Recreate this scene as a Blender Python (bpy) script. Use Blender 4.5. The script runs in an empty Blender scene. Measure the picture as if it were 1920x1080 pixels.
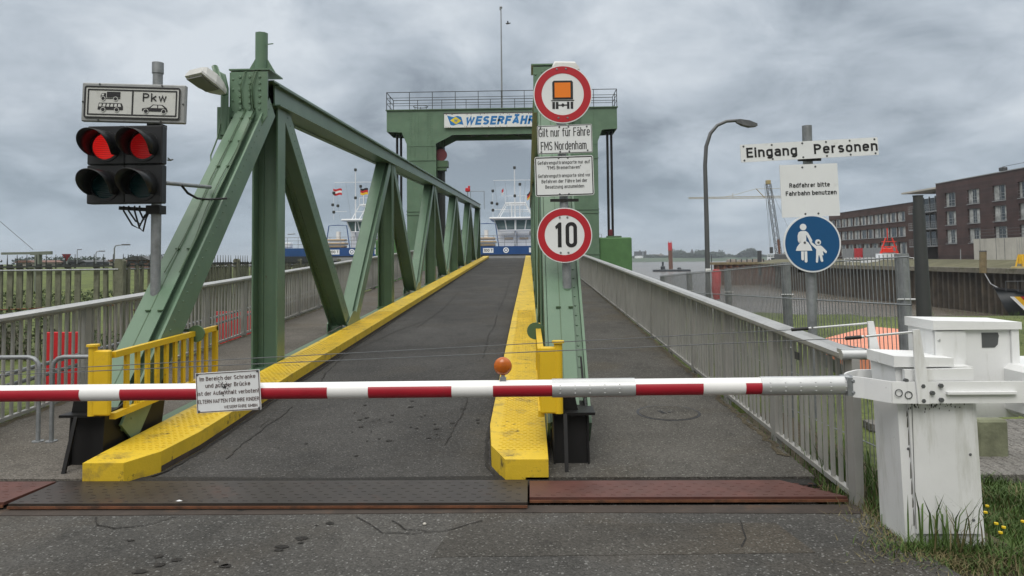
import bpy, math, random
from mathutils import Vector, Matrix
R = math.radians
rnd = random.Random(7)
sc = bpy.context.scene
col = sc.collection

# ------------------------------------------------------------------ camera, sky, sun, exposure
CAM_H = 1.7
YAW, PITCH, ROLL = R(1.35), R(2.5), R(0.6)
F, PPX, PPY = 1331.0, 960.0, 427.0
fw = Vector((-math.sin(YAW)*math.cos(PITCH), math.cos(YAW)*math.cos(PITCH), math.sin(PITCH)))
rt0 = Vector((math.cos(YAW), math.sin(YAW), 0)); up0 = rt0.cross(fw)
rt = rt0*math.cos(ROLL) - up0*math.sin(ROLL); upv = up0*math.cos(ROLL) + rt0*math.sin(ROLL)
CP = Vector((0, 0, CAM_H))
cd = bpy.data.cameras.new('camera'); cam = bpy.data.objects.new('camera', cd); col.objects.link(cam)
cd.sensor_width = 36; cd.lens = F/1920*36; cd.shift_y = -(540-PPY)/1920; cd.clip_start = .05; cd.clip_end = 20000
cam.matrix_world = Matrix(((rt.x, upv.x, -fw.x, 0), (rt.y, upv.y, -fw.y, 0), (rt.z, upv.z, -fw.z, CAM_H), (0, 0, 0, 1)))
sc.camera = cam

SUN_EL, SUN_AZ = R(50), R(-165)          # azimuth from +Y towards +X : behind and left of the viewer
w = bpy.data.worlds.new('World'); sc.world = w; w.use_nodes = True
nt = w.node_tree; N = nt.nodes; L = nt.links; N.clear()
def nd(t, **k):
    n = N.new(t)
    for a, b in k.items():
        if a.startswith('i_'): n.inputs[int(a[2:])].default_value = b
        else: setattr(n, a, b)
    return n
def wm(op, a, b=None, c=None):
    n = nd('ShaderNodeMath', operation=op)
    for i, v in enumerate((a, b, c)):
        if v is None: continue
        if isinstance(v, (int, float)): n.inputs[i].default_value = v
        else: L.new(v, n.inputs[i])
    return n.outputs[0]
tc = nd('ShaderNodeTexCoord'); sep = nd('ShaderNodeSeparateXYZ'); L.new(tc.outputs['Generated'], sep.inputs[0])
dx, dy, dz = sep.outputs
zc = wm('ADD', wm('MAXIMUM', dz, 0.0), .34)
cmb = nd('ShaderNodeCombineXYZ'); L.new(wm('DIVIDE', dx, zc), cmb.inputs[0]); L.new(wm('DIVIDE', dy, zc), cmb.inputs[1])
cmb.inputs[2].default_value = 3.7
def wnoise(scale, detail, rough, dist):
    n = nd('ShaderNodeTexNoise'); L.new(cmb.outputs[0], n.inputs['Vector'])
    n.inputs['Scale'].default_value = scale; n.inputs['Detail'].default_value = detail
    n.inputs['Roughness'].default_value = rough; n.inputs['Distortion'].default_value = dist
    return n.outputs['Fac']
n1 = wnoise(1.15, 6, .52, .4); n2 = wnoise(3.4, 8, .6, .4)
cl = wm('ADD', wm('MULTIPLY', n1, .66), wm('MULTIPLY', n2, .34))
ramp = nd('ShaderNodeValToRGB'); L.new(cl, ramp.inputs[0])
e = ramp.color_ramp.elements
e[0].position = .405; e[0].color = (.255, .300, .350, 1)
e[1].position = .61; e[1].color = (.68, .735, .79, 1)
m = e.new(.465); m.color = (.370, .425, .485, 1)
m = e.new(.53); m.color = (.50, .56, .625, 1)
# towards the horizon the cloud deck thickens into an even blue-grey
hz = nd('ShaderNodeMapRange'); L.new(dz, hz.inputs[0]); hz.inputs[1].default_value = -.02; hz.inputs[2].default_value = .17
hz.inputs[3].default_value = .66; hz.inputs[4].default_value = 0
side = nd('ShaderNodeMapRange'); L.new(dx, side.inputs[0]); side.inputs[1].default_value = -.5; side.inputs[2].default_value = .35
hcol = nd('ShaderNodeMix', data_type='RGBA'); L.new(side.outputs[0], hcol.inputs['Factor'])
hcol.inputs['A'].default_value = (.44, .55, .65, 1); hcol.inputs['B'].default_value = (.30, .39, .48, 1)
mx = nd('ShaderNodeMix', data_type='RGBA'); L.new(hz.outputs[0], mx.inputs['Factor'])
L.new(ramp.outputs[0], mx.inputs['A']); L.new(hcol.outputs['Result'], mx.inputs['B'])
# an overcast sky is brightest overhead, and the thin side is behind the viewer
zen = nd('ShaderNodeMapRange', interpolation_type='SMOOTHSTEP'); L.new(dz, zen.inputs[0])
zen.inputs[1].default_value = .33; zen.inputs[2].default_value = .85; zen.inputs[3].default_value = 1; zen.inputs[4].default_value = 3.7
bk = nd('ShaderNodeMapRange', interpolation_type='SMOOTHSTEP'); L.new(dy, bk.inputs[0])
bk.inputs[1].default_value = .35; bk.inputs[2].default_value = -.6; bk.inputs[3].default_value = 1; bk.inputs[4].default_value = .72
gain = wm('MULTIPLY', zen.outputs[0], bk.outputs[0])
# overhead and behind the viewer the cloud is neutral grey-white
nf = wm('MULTIPLY', wm('MAXIMUM', wm('MULTIPLY', wm('SUBTRACT', zen.outputs[0], 1.0), .6), wm('MULTIPLY', wm('SUBTRACT', 1.0, bk.outputs[0]), 3.5)), .9); nf.node.use_clamp = True
mn = nd('ShaderNodeMix', data_type='RGBA'); L.new(nf, mn.inputs['Factor']); L.new(mx.outputs['Result'], mn.inputs['A']); mn.inputs['B'].default_value = (.515, .515, .505, 1)
vm = nd('ShaderNodeVectorMath', operation='SCALE'); L.new(mn.outputs['Result'], vm.inputs[0]); L.new(gain, vm.inputs['Scale'])
sky = nd('ShaderNodeTexSky', sky_type='NISHITA', sun_disc=False, sun_elevation=SUN_EL, sun_rotation=SUN_AZ, air_density=1.0, dust_density=2.0)
bg1 = nd('ShaderNodeBackground'); L.new(sky.outputs[0], bg1.inputs[0]); bg1.inputs[1].default_value = .05
bg2 = nd('ShaderNodeBackground'); L.new(vm.outputs[0], bg2.inputs[0]); bg2.inputs[1].default_value = .9
ms = nd('ShaderNodeMixShader'); ms.inputs[0].default_value = .94
L.new(bg1.outputs[0], ms.inputs[1]); L.new(bg2.outputs[0], ms.inputs[2])
wo = nd('ShaderNodeOutputWorld'); L.new(ms.outputs[0], wo.inputs[0])

sd = bpy.data.lights.new('sun', 'SUN'); sd.energy = 1.45; sd.angle = R(35); sd.color = (1, .96, .9)
sun = bpy.data.objects.new('sun', sd); col.objects.link(sun)
sv = Vector((math.sin(SUN_AZ)*math.cos(SUN_EL), math.cos(SUN_AZ)*math.cos(SUN_EL), math.sin(SUN_EL)))
sun.rotation_euler = sv.to_track_quat('Z', 'Y').to_euler(); sun.location = sv*60
sc.view_settings.view_transform = 'Standard'; sc.view_settings.look = 'None'
sc.view_settings.exposure = 0.2; sc.view_settings.gamma = 1.0
sc.view_settings.use_curve_mapping = False

# ------------------------------------------------------------------ helpers
def ray(x, y): return fw + rt*((x-PPX)/F) - upv*((y-PPY)/F)
def at(x, y, X=None, Y=None, Z=None):
    """world point on the sight line through photo pixel (x, y) at a known world coordinate"""
    d = ray(x, y)
    t = (X-CP.x)/d.x if X is not None else (Y-CP.y)/d.y if Y is not None else (Z-CP.z)/d.z
    return CP + d*t
S = .0362; Y0 = 5.48                     # the bridge deck climbs from its hinge
def dz_(y): return max(0.0, S*(y-Y0))
def deck(x, y, z0=0.0):
    d = ray(x, y); t = (z0 - S*Y0 - CP.z)/(d.z - S*d.y); return CP + d*t

MATS = {}
def newmat(name):
    m = bpy.data.materials.new(name); m.use_nodes = True; MATS[name] = m
    return m, m.node_tree, m.node_tree.nodes['Principled BSDF']
def paint(name, c, rough=.5, metal=0.0, var=.12, vs=3.0, dirt=None, damt=.5, dscale=5.0, dpos=.6, bump=.0, bscale=40, spec=.5, streak=False, d2=None):
    """painted or plain surface: large soft variation, dirt patches, fine bump"""
    m, t, b = newmat(name); n = t.nodes; l = t.links
    tcn = n.new('ShaderNodeTexCoord')
    no = n.new('ShaderNodeTexNoise'); no.inputs['Scale'].default_value = vs; no.inputs['Detail'].default_value = 5; no.inputs['Roughness'].default_value = .6
    l.new(tcn.outputs['Object'], no.inputs['Vector'])
    mr = n.new('ShaderNodeMapRange'); mr.inputs[1].default_value = .3; mr.inputs[2].default_value = .7
    mr.inputs[3].default_value = 1-var; mr.inputs[4].default_value = 1+var; l.new(no.outputs['Fac'], mr.inputs[0])
    sc_ = n.new('ShaderNodeVectorMath'); sc_.operation = 'SCALE'; sc_.inputs[0].default_value = c[:3]; l.new(mr.outputs[0], sc_.inputs['Scale'])
    out = sc_.outputs[0]
    if dirt:
        d = n.new('ShaderNodeTexNoise'); d.inputs['Scale'].default_value = dscale; d.inputs['Detail'].default_value = 8; d.inputs['Roughness'].default_value = .68
        if streak:
            mp = n.new('ShaderNodeMapping'); mp.inputs['Scale'].default_value = (1, 1, .16); l.new(tcn.outputs['Object'], mp.inputs['Vector']); l.new(mp.outputs[0], d.inputs['Vector'])
        else: l.new(tcn.outputs['Object'], d.inputs['Vector'])
        r = n.new('ShaderNodeMapRange'); r.inputs[1].default_value = dpos; r.inputs[2].default_value = dpos+.14; r.inputs[3].default_value = 0; r.inputs[4].default_value = damt
        l.new(d.outputs['Fac'], r.inputs[0])
        mxn = n.new('ShaderNodeMix'); mxn.data_type = 'RGBA'; l.new(r.outputs[0], mxn.inputs['Factor']); l.new(out, mxn.inputs['A']); mxn.inputs['B'].default_value = (*dirt, 1)
        out = mxn.outputs['Result']
    if d2:
        c2, a2, s2, p2 = d2
        dn = n.new('ShaderNodeTexNoise'); dn.inputs['Scale'].default_value = s2; dn.inputs['Detail'].default_value = 10; dn.inputs['Roughness'].default_value = .75
        mp2 = n.new('ShaderNodeMapping'); mp2.inputs['Location'].default_value = (5.3, 2.1, 8.7); l.new(tcn.outputs['Object'], mp2.inputs[0]); l.new(mp2.outputs[0], dn.inputs['Vector'])
        r2 = n.new('ShaderNodeMapRange'); r2.inputs[1].default_value = p2; r2.inputs[2].default_value = p2+.05; r2.inputs[4].default_value = a2; l.new(dn.outputs['Fac'], r2.inputs[0])
        mx2 = n.new('ShaderNodeMix'); mx2.data_type = 'RGBA'; l.new(r2.outputs[0], mx2.inputs['Factor']); l.new(out, mx2.inputs['A']); mx2.inputs['B'].default_value = (*c2, 1); out = mx2.outputs['Result']
    l.new(out, b.inputs['Base Color'])
    b.inputs['Roughness'].default_value = rough; b.inputs['Metallic'].default_value = metal; b.inputs['Specular IOR Level'].default_value = spec
    if bump:
        bn = n.new('ShaderNodeTexNoise'); bn.inputs['Scale'].default_value = bscale; bn.inputs['Detail'].default_value = 4; l.new(tcn.outputs['Object'], bn.inputs['Vector'])
        bp = n.new('ShaderNodeBump'); bp.inputs['Strength'].default_value = bump; bp.inputs['Distance'].default_value = .01; l.new(bn.outputs['Fac'], bp.inputs['Height']); l.new(bp.outputs[0], b.inputs['Normal'])
    return m
def asphalt(name, dark, light, speck, rough=.8, patch=.6, brown=None, bamt=.5):
    m, t, b = newmat(name); n = t.nodes; l = t.links
    tcn = n.new('ShaderNodeTexCoord')
    big = n.new('ShaderNodeTexNoise'); big.inputs['Scale'].default_value = patch; big.inputs['Detail'].default_value = 7; big.inputs['Roughness'].default_value = .65
    l.new(tcn.outputs['Object'], big.inputs['Vector'])
    r = n.new('ShaderNodeMapRange'); r.inputs[1].default_value = .35; r.inputs[2].default_value = .66; l.new(big.outputs['Fac'], r.inputs[0])
    mx = n.new('ShaderNodeMix'); mx.data_type = 'RGBA'; l.new(r.outputs[0], mx.inputs['Factor']); mx.inputs['A'].default_value = (*dark, 1); mx.inputs['B'].default_value = (*light, 1)
    out = mx.outputs['Result']
    if brown:
        bn = n.new('ShaderNodeTexNoise'); bn.inputs['Scale'].default_value = .9; bn.inputs['Detail'].default_value = 6
        mp = n.new('ShaderNodeMapping'); mp.inputs['Location'].default_value = (7, 3, 1); l.new(tcn.outputs['Object'], mp.inputs[0]); l.new(mp.outputs[0], bn.inputs['Vector'])
        rr = n.new('ShaderNodeMapRange'); rr.inputs[1].default_value = .52; rr.inputs[2].default_value = .68; rr.inputs[4].default_value = bamt; l.new(bn.outputs['Fac'], rr.inputs[0])
        m2 = n.new('ShaderNodeMix'); m2.data_type = 'RGBA'; l.new(rr.outputs[0], m2.inputs['Factor']); l.new(out, m2.inputs['A']); m2.inputs['B'].default_value = (*brown, 1); out = m2.outputs['Result']
    sn = n.new('ShaderNodeTexNoise'); sn.inputs['Scale'].default_value = 1.7; sn.inputs['Detail'].default_value = 8; sn.inputs['Roughness'].default_value = .72
    mps = n.new('ShaderNodeMapping'); mps.inputs['Scale'].default_value = (1.2, .55, 1); mps.inputs['Location'].default_value = (3, 1, 0); l.new(tcn.outputs['Object'], mps.inputs[0]); l.new(mps.outputs[0], sn.inputs['Vector'])
    sr = n.new('ShaderNodeMapRange'); sr.inputs[1].default_value = .55; sr.inputs[2].default_value = .72; sr.inputs[3].default_value = 1; sr.inputs[4].default_value = .62; l.new(sn.outputs['Fac'], sr.inputs[0])
    ss = n.new('ShaderNodeVectorMath'); ss.operation = 'SCALE'; l.new(out, ss.inputs[0]); l.new(sr.outputs[0], ss.inputs['Scale']); out = ss.outputs[0]
    v = n.new('ShaderNodeTexVoronoi'); v.inputs['Scale'].default_value = 95; l.new(tcn.outputs['Object'], v.inputs['Vector'])
    sp = n.new('ShaderNodeSeparateColor'); l.new(v.outputs['Color'], sp.inputs[0])
    # stones: random grey per cell, a few pale ones
    g = n.new('ShaderNodeMapRange'); g.inputs[3].default_value = .66; g.inputs[4].default_value = 1.34; l.new(sp.outputs[0], g.inputs[0])
    s2 = n.new('ShaderNodeVectorMath'); s2.operation = 'SCALE'; l.new(out, s2.inputs[0]); l.new(g.outputs[0], s2.inputs['Scale'])
    pk = n.new('ShaderNodeMapRange'); pk.inputs[1].default_value = .93; pk.inputs[2].default_value = .98; pk.inputs[4].default_value = .5; l.new(sp.outputs[1], pk.inputs[0])
    m3 = n.new('ShaderNodeMix'); m3.data_type = 'RGBA'; l.new(pk.outputs[0], m3.inputs['Factor']); l.new(s2.outputs[0], m3.inputs['A']); m3.inputs['B'].default_value = (*speck, 1)
    l.new(m3.outputs['Result'], b.inputs['Base Color'])
    b.inputs['Roughness'].default_value = rough; b.inputs['Specular IOR Level'].default_value = .25
    bp = n.new('ShaderNodeBump'); bp.inputs['Strength'].default_value = .5; bp.inputs['Distance'].default_value = .006
    l.new(v.outputs['Distance'], bp.inputs['Height']); l.new(bp.outputs[0], b.inputs['Normal'])
    return m

class MB:
    """collects shapes into one mesh; each face remembers a material slot"""
    def __init__(s): s.v = []; s.f = []; s.mi = []; s.sm = []; s.cur = 0; s.smooth = False; s.M = None
    def add(s, vs, fs):
        o = len(s.v)
        for p in vs:
            p = Vector(p)
            s.v.append(s.M @ p if s.M else p)
        for f in fs: s.f.append([i+o for i in f]); s.mi.append(s.cur); s.sm.append(s.smooth)
        return s
    def box(s, c, d, M=None):
        x, y, z = (k/2 for k in d); c = Vector(c)
        vs = [Vector((a*x, b*y, e*z)) for a in (-1, 1) for b in (-1, 1) for e in (-1, 1)]
        vs = [(M @ p if M else p) + c for p in vs]
        return s.add(vs, [(0, 1, 3, 2), (4, 6, 7, 5), (0, 4, 5, 1), (2, 3, 7, 6), (0, 2, 6, 4), (1, 5, 7, 3)])
    def bb(s, x0, x1, y0, y1, z0, z1): return s.box(((x0+x1)/2, (y0+y1)/2, (z0+z1)/2), (x1-x0, y1-y0, z1-z0))
    def rbox(s, c, d, r=.01, M=None):
        """box with chamfered edges"""
        x, y, z = (k/2 for k in d); c = Vector(c); vs = []; fs = []
        r = min(r, x*.9, y*.9, z*.9)
        idx = {}
        for a in (-1, 1):
            for b in (-1, 1):
                for e in (-1, 1):
                    for k, p in enumerate(((a*x, b*(y-r), e*(z-r)), (a*(x-r), b*y, e*(z-r)), (a*(x-r), b*(y-r), e*z))):
                        idx[a, b, e, k] = len(vs); p = Vector(p); vs.append((M @ p if M else p)+c)
        q = lambda *t: fs.append([idx[i] for i in t])
        for a in (-1, 1):
            q((a, -1, -1, 0), (a, 1, -1, 0), (a, 1, 1, 0), (a, -1, 1, 0))
            q((-1, a, -1, 1), (1, a, -1, 1), (1, a, 1, 1), (-1, a, 1, 1))
            q((-1, -1, a, 2), (1, -1, a, 2), (1, 1, a, 2), (-1, 1, a, 2))
            for b in (-1, 1):
                q((a, b, -1, 0), (a, b, 1, 0), (a, b, 1, 1), (a, b, -1, 1))
                q((a, -1, b, 0), (a, 1, b, 0), (a, 1, b, 2), (a, -1, b, 2))
                q((-1, a, b, 1), (1, a, b, 1), (1, a, b, 2), (-1, a, b, 2))
                for e in (-1, 1): q((a, b, e, 0), (a, b, e, 1), (a, b, e, 2))
        return s.add(vs, fs)
    def beam(s, p0, p1, wd, ht, up=(0, 0, 1)):
        p0, p1 = Vector(p0), Vector(p1); a = (p1-p0); ln = a.length; a.normalize()
        side = a.cross(Vector(up))
        if side.length < 1e-4: side = a.cross(Vector((1, 0, 0)))
        side.normalize(); u = side.cross(a)
        M = Matrix((side, a, u)).transposed()
        return s.box((p0+p1)/2, (wd, ln, ht), M)
    def tube(s, pts, r, n=8, caps=True):
        pts = [Vector(p) for p in pts]; rs = r if isinstance(r, (list, tuple)) else [r]*len(pts)
        rings = []; prev = None
        for i, p in enumerate(pts):
            a = (pts[min(i+1, len(pts)-1)] - pts[max(i-1, 0)]).normalized()
            if prev is None:
                u = a.cross(Vector((0, 0, 1)))
                if u.length < .05: u = a.cross(Vector((1, 0, 0)))
            else: u = prev - a*prev.dot(a)
            u.normalize(); prev = u; b = a.cross(u)
            rings.append([p + (u*math.cos(2*math.pi*k/n) + b*math.sin(2*math.pi*k/n))*rs[i] for k in range(n)])
        vs = [q for rg in rings for q in rg]; fs = []
        for i in range(len(pts)-1):
            for k in range(n): fs.append((i*n+k, i*n+(k+1) % n, (i+1)*n+(k+1) % n, (i+1)*n+k))
        sm = s.smooth; s.smooth = n > 5; s.add(vs, fs); s.smooth = sm
        if caps: s.add(rings[0], [list(range(n))[::-1]]); s.add(rings[-1], [list(range(n))])
        return s
    def prism(s, poly, axis, a0, a1):
        """extrude a 2-D outline; axis 'x': poly=(y,z), 'y': poly=(x,z), 'z': poly=(x,y)"""
        def P(q, a): return {'x': (a, q[0], q[1]), 'y': (q[0], a, q[1]), 'z': (q[0], q[1], a)}[axis]
        n = len(poly); vs = [P(q, a0) for q in poly] + [P(q, a1) for q in poly]
        fs = [list(range(n))[::-1], [n+i for i in range(n)]] + [(i, (i+1) % n, n+(i+1) % n, n+i) for i in range(n)]
        return s.add(vs, fs)
    def disc(s, c, r, depth, n=40, axis='y', ry=None):
        ry = ry or r
        if axis == 'y': return s.prism([(c[0]+r*math.cos(2*math.pi*k/n), c[2]+ry*math.sin(2*math.pi*k/n)) for k in range(n)], 'y', c[1]-depth/2, c[1]+depth/2)
        if axis == 'z': return s.prism([(c[0]+r*math.cos(2*math.pi*k/n), c[1]+ry*math.sin(2*math.pi*k/n)) for k in range(n)], 'z', c[2]-depth/2, c[2]+depth/2)
        return s.prism([(c[1]+r*math.cos(2*math.pi*k/n), c[2]+ry*math.sin(2*math.pi*k/n)) for k in range(n)], 'x', c[0]-depth/2, c[0]+depth/2)
    def ring(s, c, r0, r1, y0, y1, n=48):
        vs = []; fs = []
        for k in range(n):
            a = 2*math.pi*k/n
            for r, y in ((r0, y0), (r1, y0), (r1, y1), (r0, y1)): vs.append((c[0]+r*math.cos(a), c[1]+y, c[2]+r*math.sin(a)))
        for k in range(n):
            a, b = k*4, (k+1) % n*4
            for j in range(4): fs.append((a+j, b+j, b+(j+1) % 4, a+(j+1) % 4))
        return s.add(vs, fs)
    def ball(s, c, r, n=12, m_=8, sq=(1, 1, 1)):
        c = Vector(c); vs = [c+Vector((0, 0, r*sq[2]))]; fs = []
        for i in range(1, m_):
            th = math.pi*i/m_
            for k in range(n):
                a = 2*math.pi*k/n; vs.append(c+Vector((r*sq[0]*math.sin(th)*math.cos(a), r*sq[1]*math.sin(th)*math.sin(a), r*sq[2]*math.cos(th))))
        vs.append(c-Vector((0, 0, r*sq[2])))
        for k in range(n): fs.append((0, 1+k, 1+(k+1) % n)); fs.append((len(vs)-1, 1+(m_-2)*n+(k+1) % n, 1+(m_-2)*n+k))
        for i in range(m_-2):
            for k in range(n): fs.append((1+i*n+k, 1+(i+1)*n+k, 1+(i+1)*n+(k+1) % n, 1+i*n+(k+1) % n))
        sm = s.smooth; s.smooth = True; s.add(vs, fs); s.smooth = sm; return s
    def rivet(s, p, nrm, r=.013):
        nrm = Vector(nrm).normalized(); u = nrm.orthogonal().normalized(); v = nrm.cross(u); p = Vector(p)
        vs = [p + (u*math.cos(k*math.pi/3)+v*math.sin(k*math.pi/3))*r for k in range(6)] + [p+nrm*r*.55+(u*math.cos(k*math.pi/3)+v*math.sin(k*math.pi/3))*r*.6 for k in range(6)]
        return s.add(vs, [(k, (k+1) % 6, 6+(k+1) % 6, 6+k) for k in range(6)] + [tuple(range(6, 12))])
    def build(s, name, mats, parent=None, world=True):
        me = bpy.data.meshes.new(name)
        if not isinstance(mats, (list, tuple)): mats = [mats]
        vs = s.v
        o = bpy.data.objects.new(name, me)
        if parent is not None:
            if world:
                M = Matrix.Identity(4); q = parent
                while q is not None: M = q.matrix_basis @ M; q = q.parent
                Mi = M.inverted(); vs = [Mi @ p for p in vs]
            o.parent = parent
        elif world and vs:
            xs = [p.x for p in vs]; ys = [p.y for p in vs]; zs = [p.z for p in vs]
            c = Vector(((min(xs)+max(xs))/2, (min(ys)+max(ys))/2, min(zs))); vs = [p-c for p in vs]; o.location = c
        me.from_pydata([tuple(p) for p in vs], [], s.f)
        for mm in mats: me.materials.append(MATS[mm] if isinstance(mm, str) else mm)
        if len(mats) > 1: me.polygons.foreach_set('material_index', s.mi)
        me.polygons.foreach_set('use_smooth', s.sm)
        import bmesh
        bm = bmesh.new(); bm.from_mesh(me); bmesh.ops.recalc_face_normals(bm, faces=bm.faces); bm.to_mesh(me); bm.free()
        me.update(); col.objects.link(o); return o
def empty(name, loc, rot=(0, 0, 0)):
    o = bpy.data.objects.new(name, None); o.empty_display_size = .2; o.location = loc; o.rotation_euler = rot; col.objects.link(o); return o
def tag(o, label=None, cat=None, group=None, kind=None):
    if label: o['label'] = label
    if cat: o['category'] = cat
    if group: o['group'] = group
    if kind: o['kind'] = kind
    return o
def thing(name, label, cat, loc, rot=(0, 0, 0), group=None): return tag(empty(name, loc, rot), label, cat, group)
def struct(o): return tag(o, kind='structure')
def copy_tree(o, parent=None):
    c = o.copy(); col.objects.link(c); c.parent = parent
    for ch in list(o.children): copy_tree(ch, c)
    return c
def arc(cx, cy, rx, ry, a0, a1, n=9): return [(cx+rx*math.cos(R(a0+(a1-a0)*k/n)), cy+ry*math.sin(R(a0+(a1-a0)*k/n))) for k in range(n+1)]
def glyph(ch):
    """centre-line strokes of a plain road-sign letter: (width, [(points, closed)])"""
    X = .71; w = .40; r = .19; W = .46; h = w/2
    bowl = (arc(h, X-r, h, r, 0, 180)+arc(h, r, h, r, 180, 360), True); st = lambda x, a=0, b=1.0: ([(x, a), (x, b)], False)
    op = lambda *p: (list(p), False); dots = lambda x0, x1, y: [op((x0, y), (x0, y+.015)), op((x1, y), (x1, y+.015))]
    if ch in 'äöüÄÖÜ':
        base = {'ä': 'a', 'ö': 'o', 'ü': 'u', 'Ä': 'A', 'Ö': 'O', 'Ü': 'U'}[ch]; g = glyph(base); y = .99 if ch in 'äöü' else 1.22
        return g[0], g[1]+dots(g[0]*.25, g[0]*.75, y)
    G = {'a': (w, [((arc(h, X-.17, h, .17, 160, 0)+[(w, 0)]), False), ([(w, .41), (.16, .41)]+arc(.16, .205, .16, .205, 90, 270)+[(w-.1, .0)]+arc(w-.1, .1, .1, .1, 270, 360), False)]),
         'b': (w, [st(0), bowl]), 'c': (w, [(arc(h, X-r, h, r, 20, 180)+arc(h, r, h, r, 180, 340), False)]), 'd': (w, [st(w), bowl]),
         'e': (w, [([(0, .37), (w, .37)]+arc(h, X-r, h, r, 0, 180)+arc(h, r, h, r, 180, 335), False)]), 'f': (.28, [([(.1, 0)]+arc(.25, .85, .15, .15, 180, 90)+[(.28, 1)], False), op((0, X), (.27, X))]),
         'g': (w, [bowl, ([(w, X)]+arc(h, -.08, h, .18, 0, -150), False)]), 'h': (w, [st(0), (arc(h, X-r, h, r, 180, 0)+[(w, 0)], False)]),
         'i': (0, [st(0, 0, X), st(0, .985, 1.0)]), 'k': (w, [st(0), op((w, X), (.0, .26)), op((.15, .40), (w+.02, 0))]), 'l': (.08, [([(0, 1)]+arc(.1, .1, .1, .1, 180, 260), False)]),
         'm': (.64, [st(0, 0, X), (arc(.16, X-.16, .16, .16, 180, 0)+[(.32, 0)], False), (arc(.48, X-.16, .16, .16, 180, 0)+[(.64, 0)], False)]),
         'n': (w, [st(0, 0, X), (arc(h, X-r, h, r, 180, 0)+[(w, 0)], False)]), 'o': (w, [bowl]), 'p': (w, [st(0, -.28, X), bowl]), 'r': (.25, [st(0, 0, X), (arc(.2, X-.2, .2, .2, 180, 75), False)]),
         's': (.36, [(arc(.18, X*.75, .18, X*.25, 25, 270)+arc(.18, X*.25, .18, X*.25, 90, -155), False)]), 't': (.28, [([(.1, .95)]+arc(.24, .14, .14, .14, 180, 270)+[(.28, 0)], False), op((0, X), (.27, X))]),
         'u': (w, [([(0, X)]+arc(h, r, h, r, 180, 360), False), st(w, 0, X)]), 'v': (w, [op((0, X), (h, 0), (w, X))]), 'w': (.62, [op((0, X), (.16, 0), (.31, X), (.46, 0), (.62, X))]),
         'z': (w, [op((0, X), (w, X), (0, 0), (w, 0))]), '.': (0, [st(0, 0, .015)]), '!': (0, [st(0, .34), st(0, 0, .015)]), '"': (.12, [st(0, .82, 1), st(.12, .82, 1)]),
         'A': (W+.06, [op((0, 0), (W/2+.03, 1), (W+.06, 0)), op((.08, .28), (W-.02, .28))]), 'B': (W, [([(0, 0), (0, 1), (W-.24, 1)]+arc(W-.24, .77, .21, .23, 90, -90)+[(0, .54)], False), ([(W-.24, .54)]+arc(W-.24, .27, .24, .27, 90, -90)+[(0, 0)], False)]),
         'D': (W, [([(0, 0), (0, 1), (W-.25, 1)]+arc(W-.25, .75, .25, .25, 90, 0)+arc(W-.25, .25, .25, .25, 0, -90), True)]), 'E': (.40, [op((.40, 1), (0, 1), (0, 0), (.40, 0)), op((0, .52), (.36, .52))]),
         'F': (.40, [op((.40, 1), (0, 1), (0, 0)), op((0, .52), (.35, .52))]), 'G': (W, [(arc(W/2, .77, W/2, .23, 20, 180)+arc(W/2, .23, W/2, .23, 180, 360)+[(W, .46), (W*.55, .46)], False)]),
         'H': (W, [st(0), st(W), op((0, .52), (W, .52))]), 'I': (0, [st(0)]), 'K': (W, [st(0), op((W, 1), (0, .38)), op((.16, .52), (W+.02, 0))]), 'L': (.38, [op((0, 1), (0, 0), (.38, 0))]),
         'M': (.66, [op((0, 0), (0, 1)), op((0, 1), (.33, .30), (.66, 1)), op((.66, 1), (.66, 0))]), 'N': (.54, [op((0, 0), (0, 1)), op((0, .97), (.54, .03)), op((.54, 1), (.54, 0))]), 'P': (W, [([(0, 0), (0, 1), (W-.25, 1)]+arc(W-.25, .74, .25, .26, 90, -90)+[(0, .48)], False)]),
         'R': (W, [([(0, 0), (0, 1), (W-.25, 1)]+arc(W-.25, .75, .25, .25, 90, -90)+[(0, .50)], False), op((W*.5, .5), (W+.02, 0))]), 'S': (W, [(arc(W/2, .75, W/2, .25, 25, 270)+arc(W/2, .25, W/2, .25, 90, -155), False)]),
         'T': (W, [op((0, 1), (W, 1)), st(W/2)]), 'U': (W, [([(0, 1)]+arc(W/2, .23, W/2, .23, 180, 360)+[(W, 1)], False)]), 'W': (.74, [op((0, 1), (.18, 0), (.37, .95), (.56, 0), (.74, 1))]),
         '0': (W, [(arc(W/2, .77, W/2, .23, 0, 180)+arc(W/2, .23, W/2, .23, 180, 360), True)]), '1': (.2, [op((0, .78), (.2, 1), (.2, 0))])}
    return G.get(ch, (.2, []))
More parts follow.
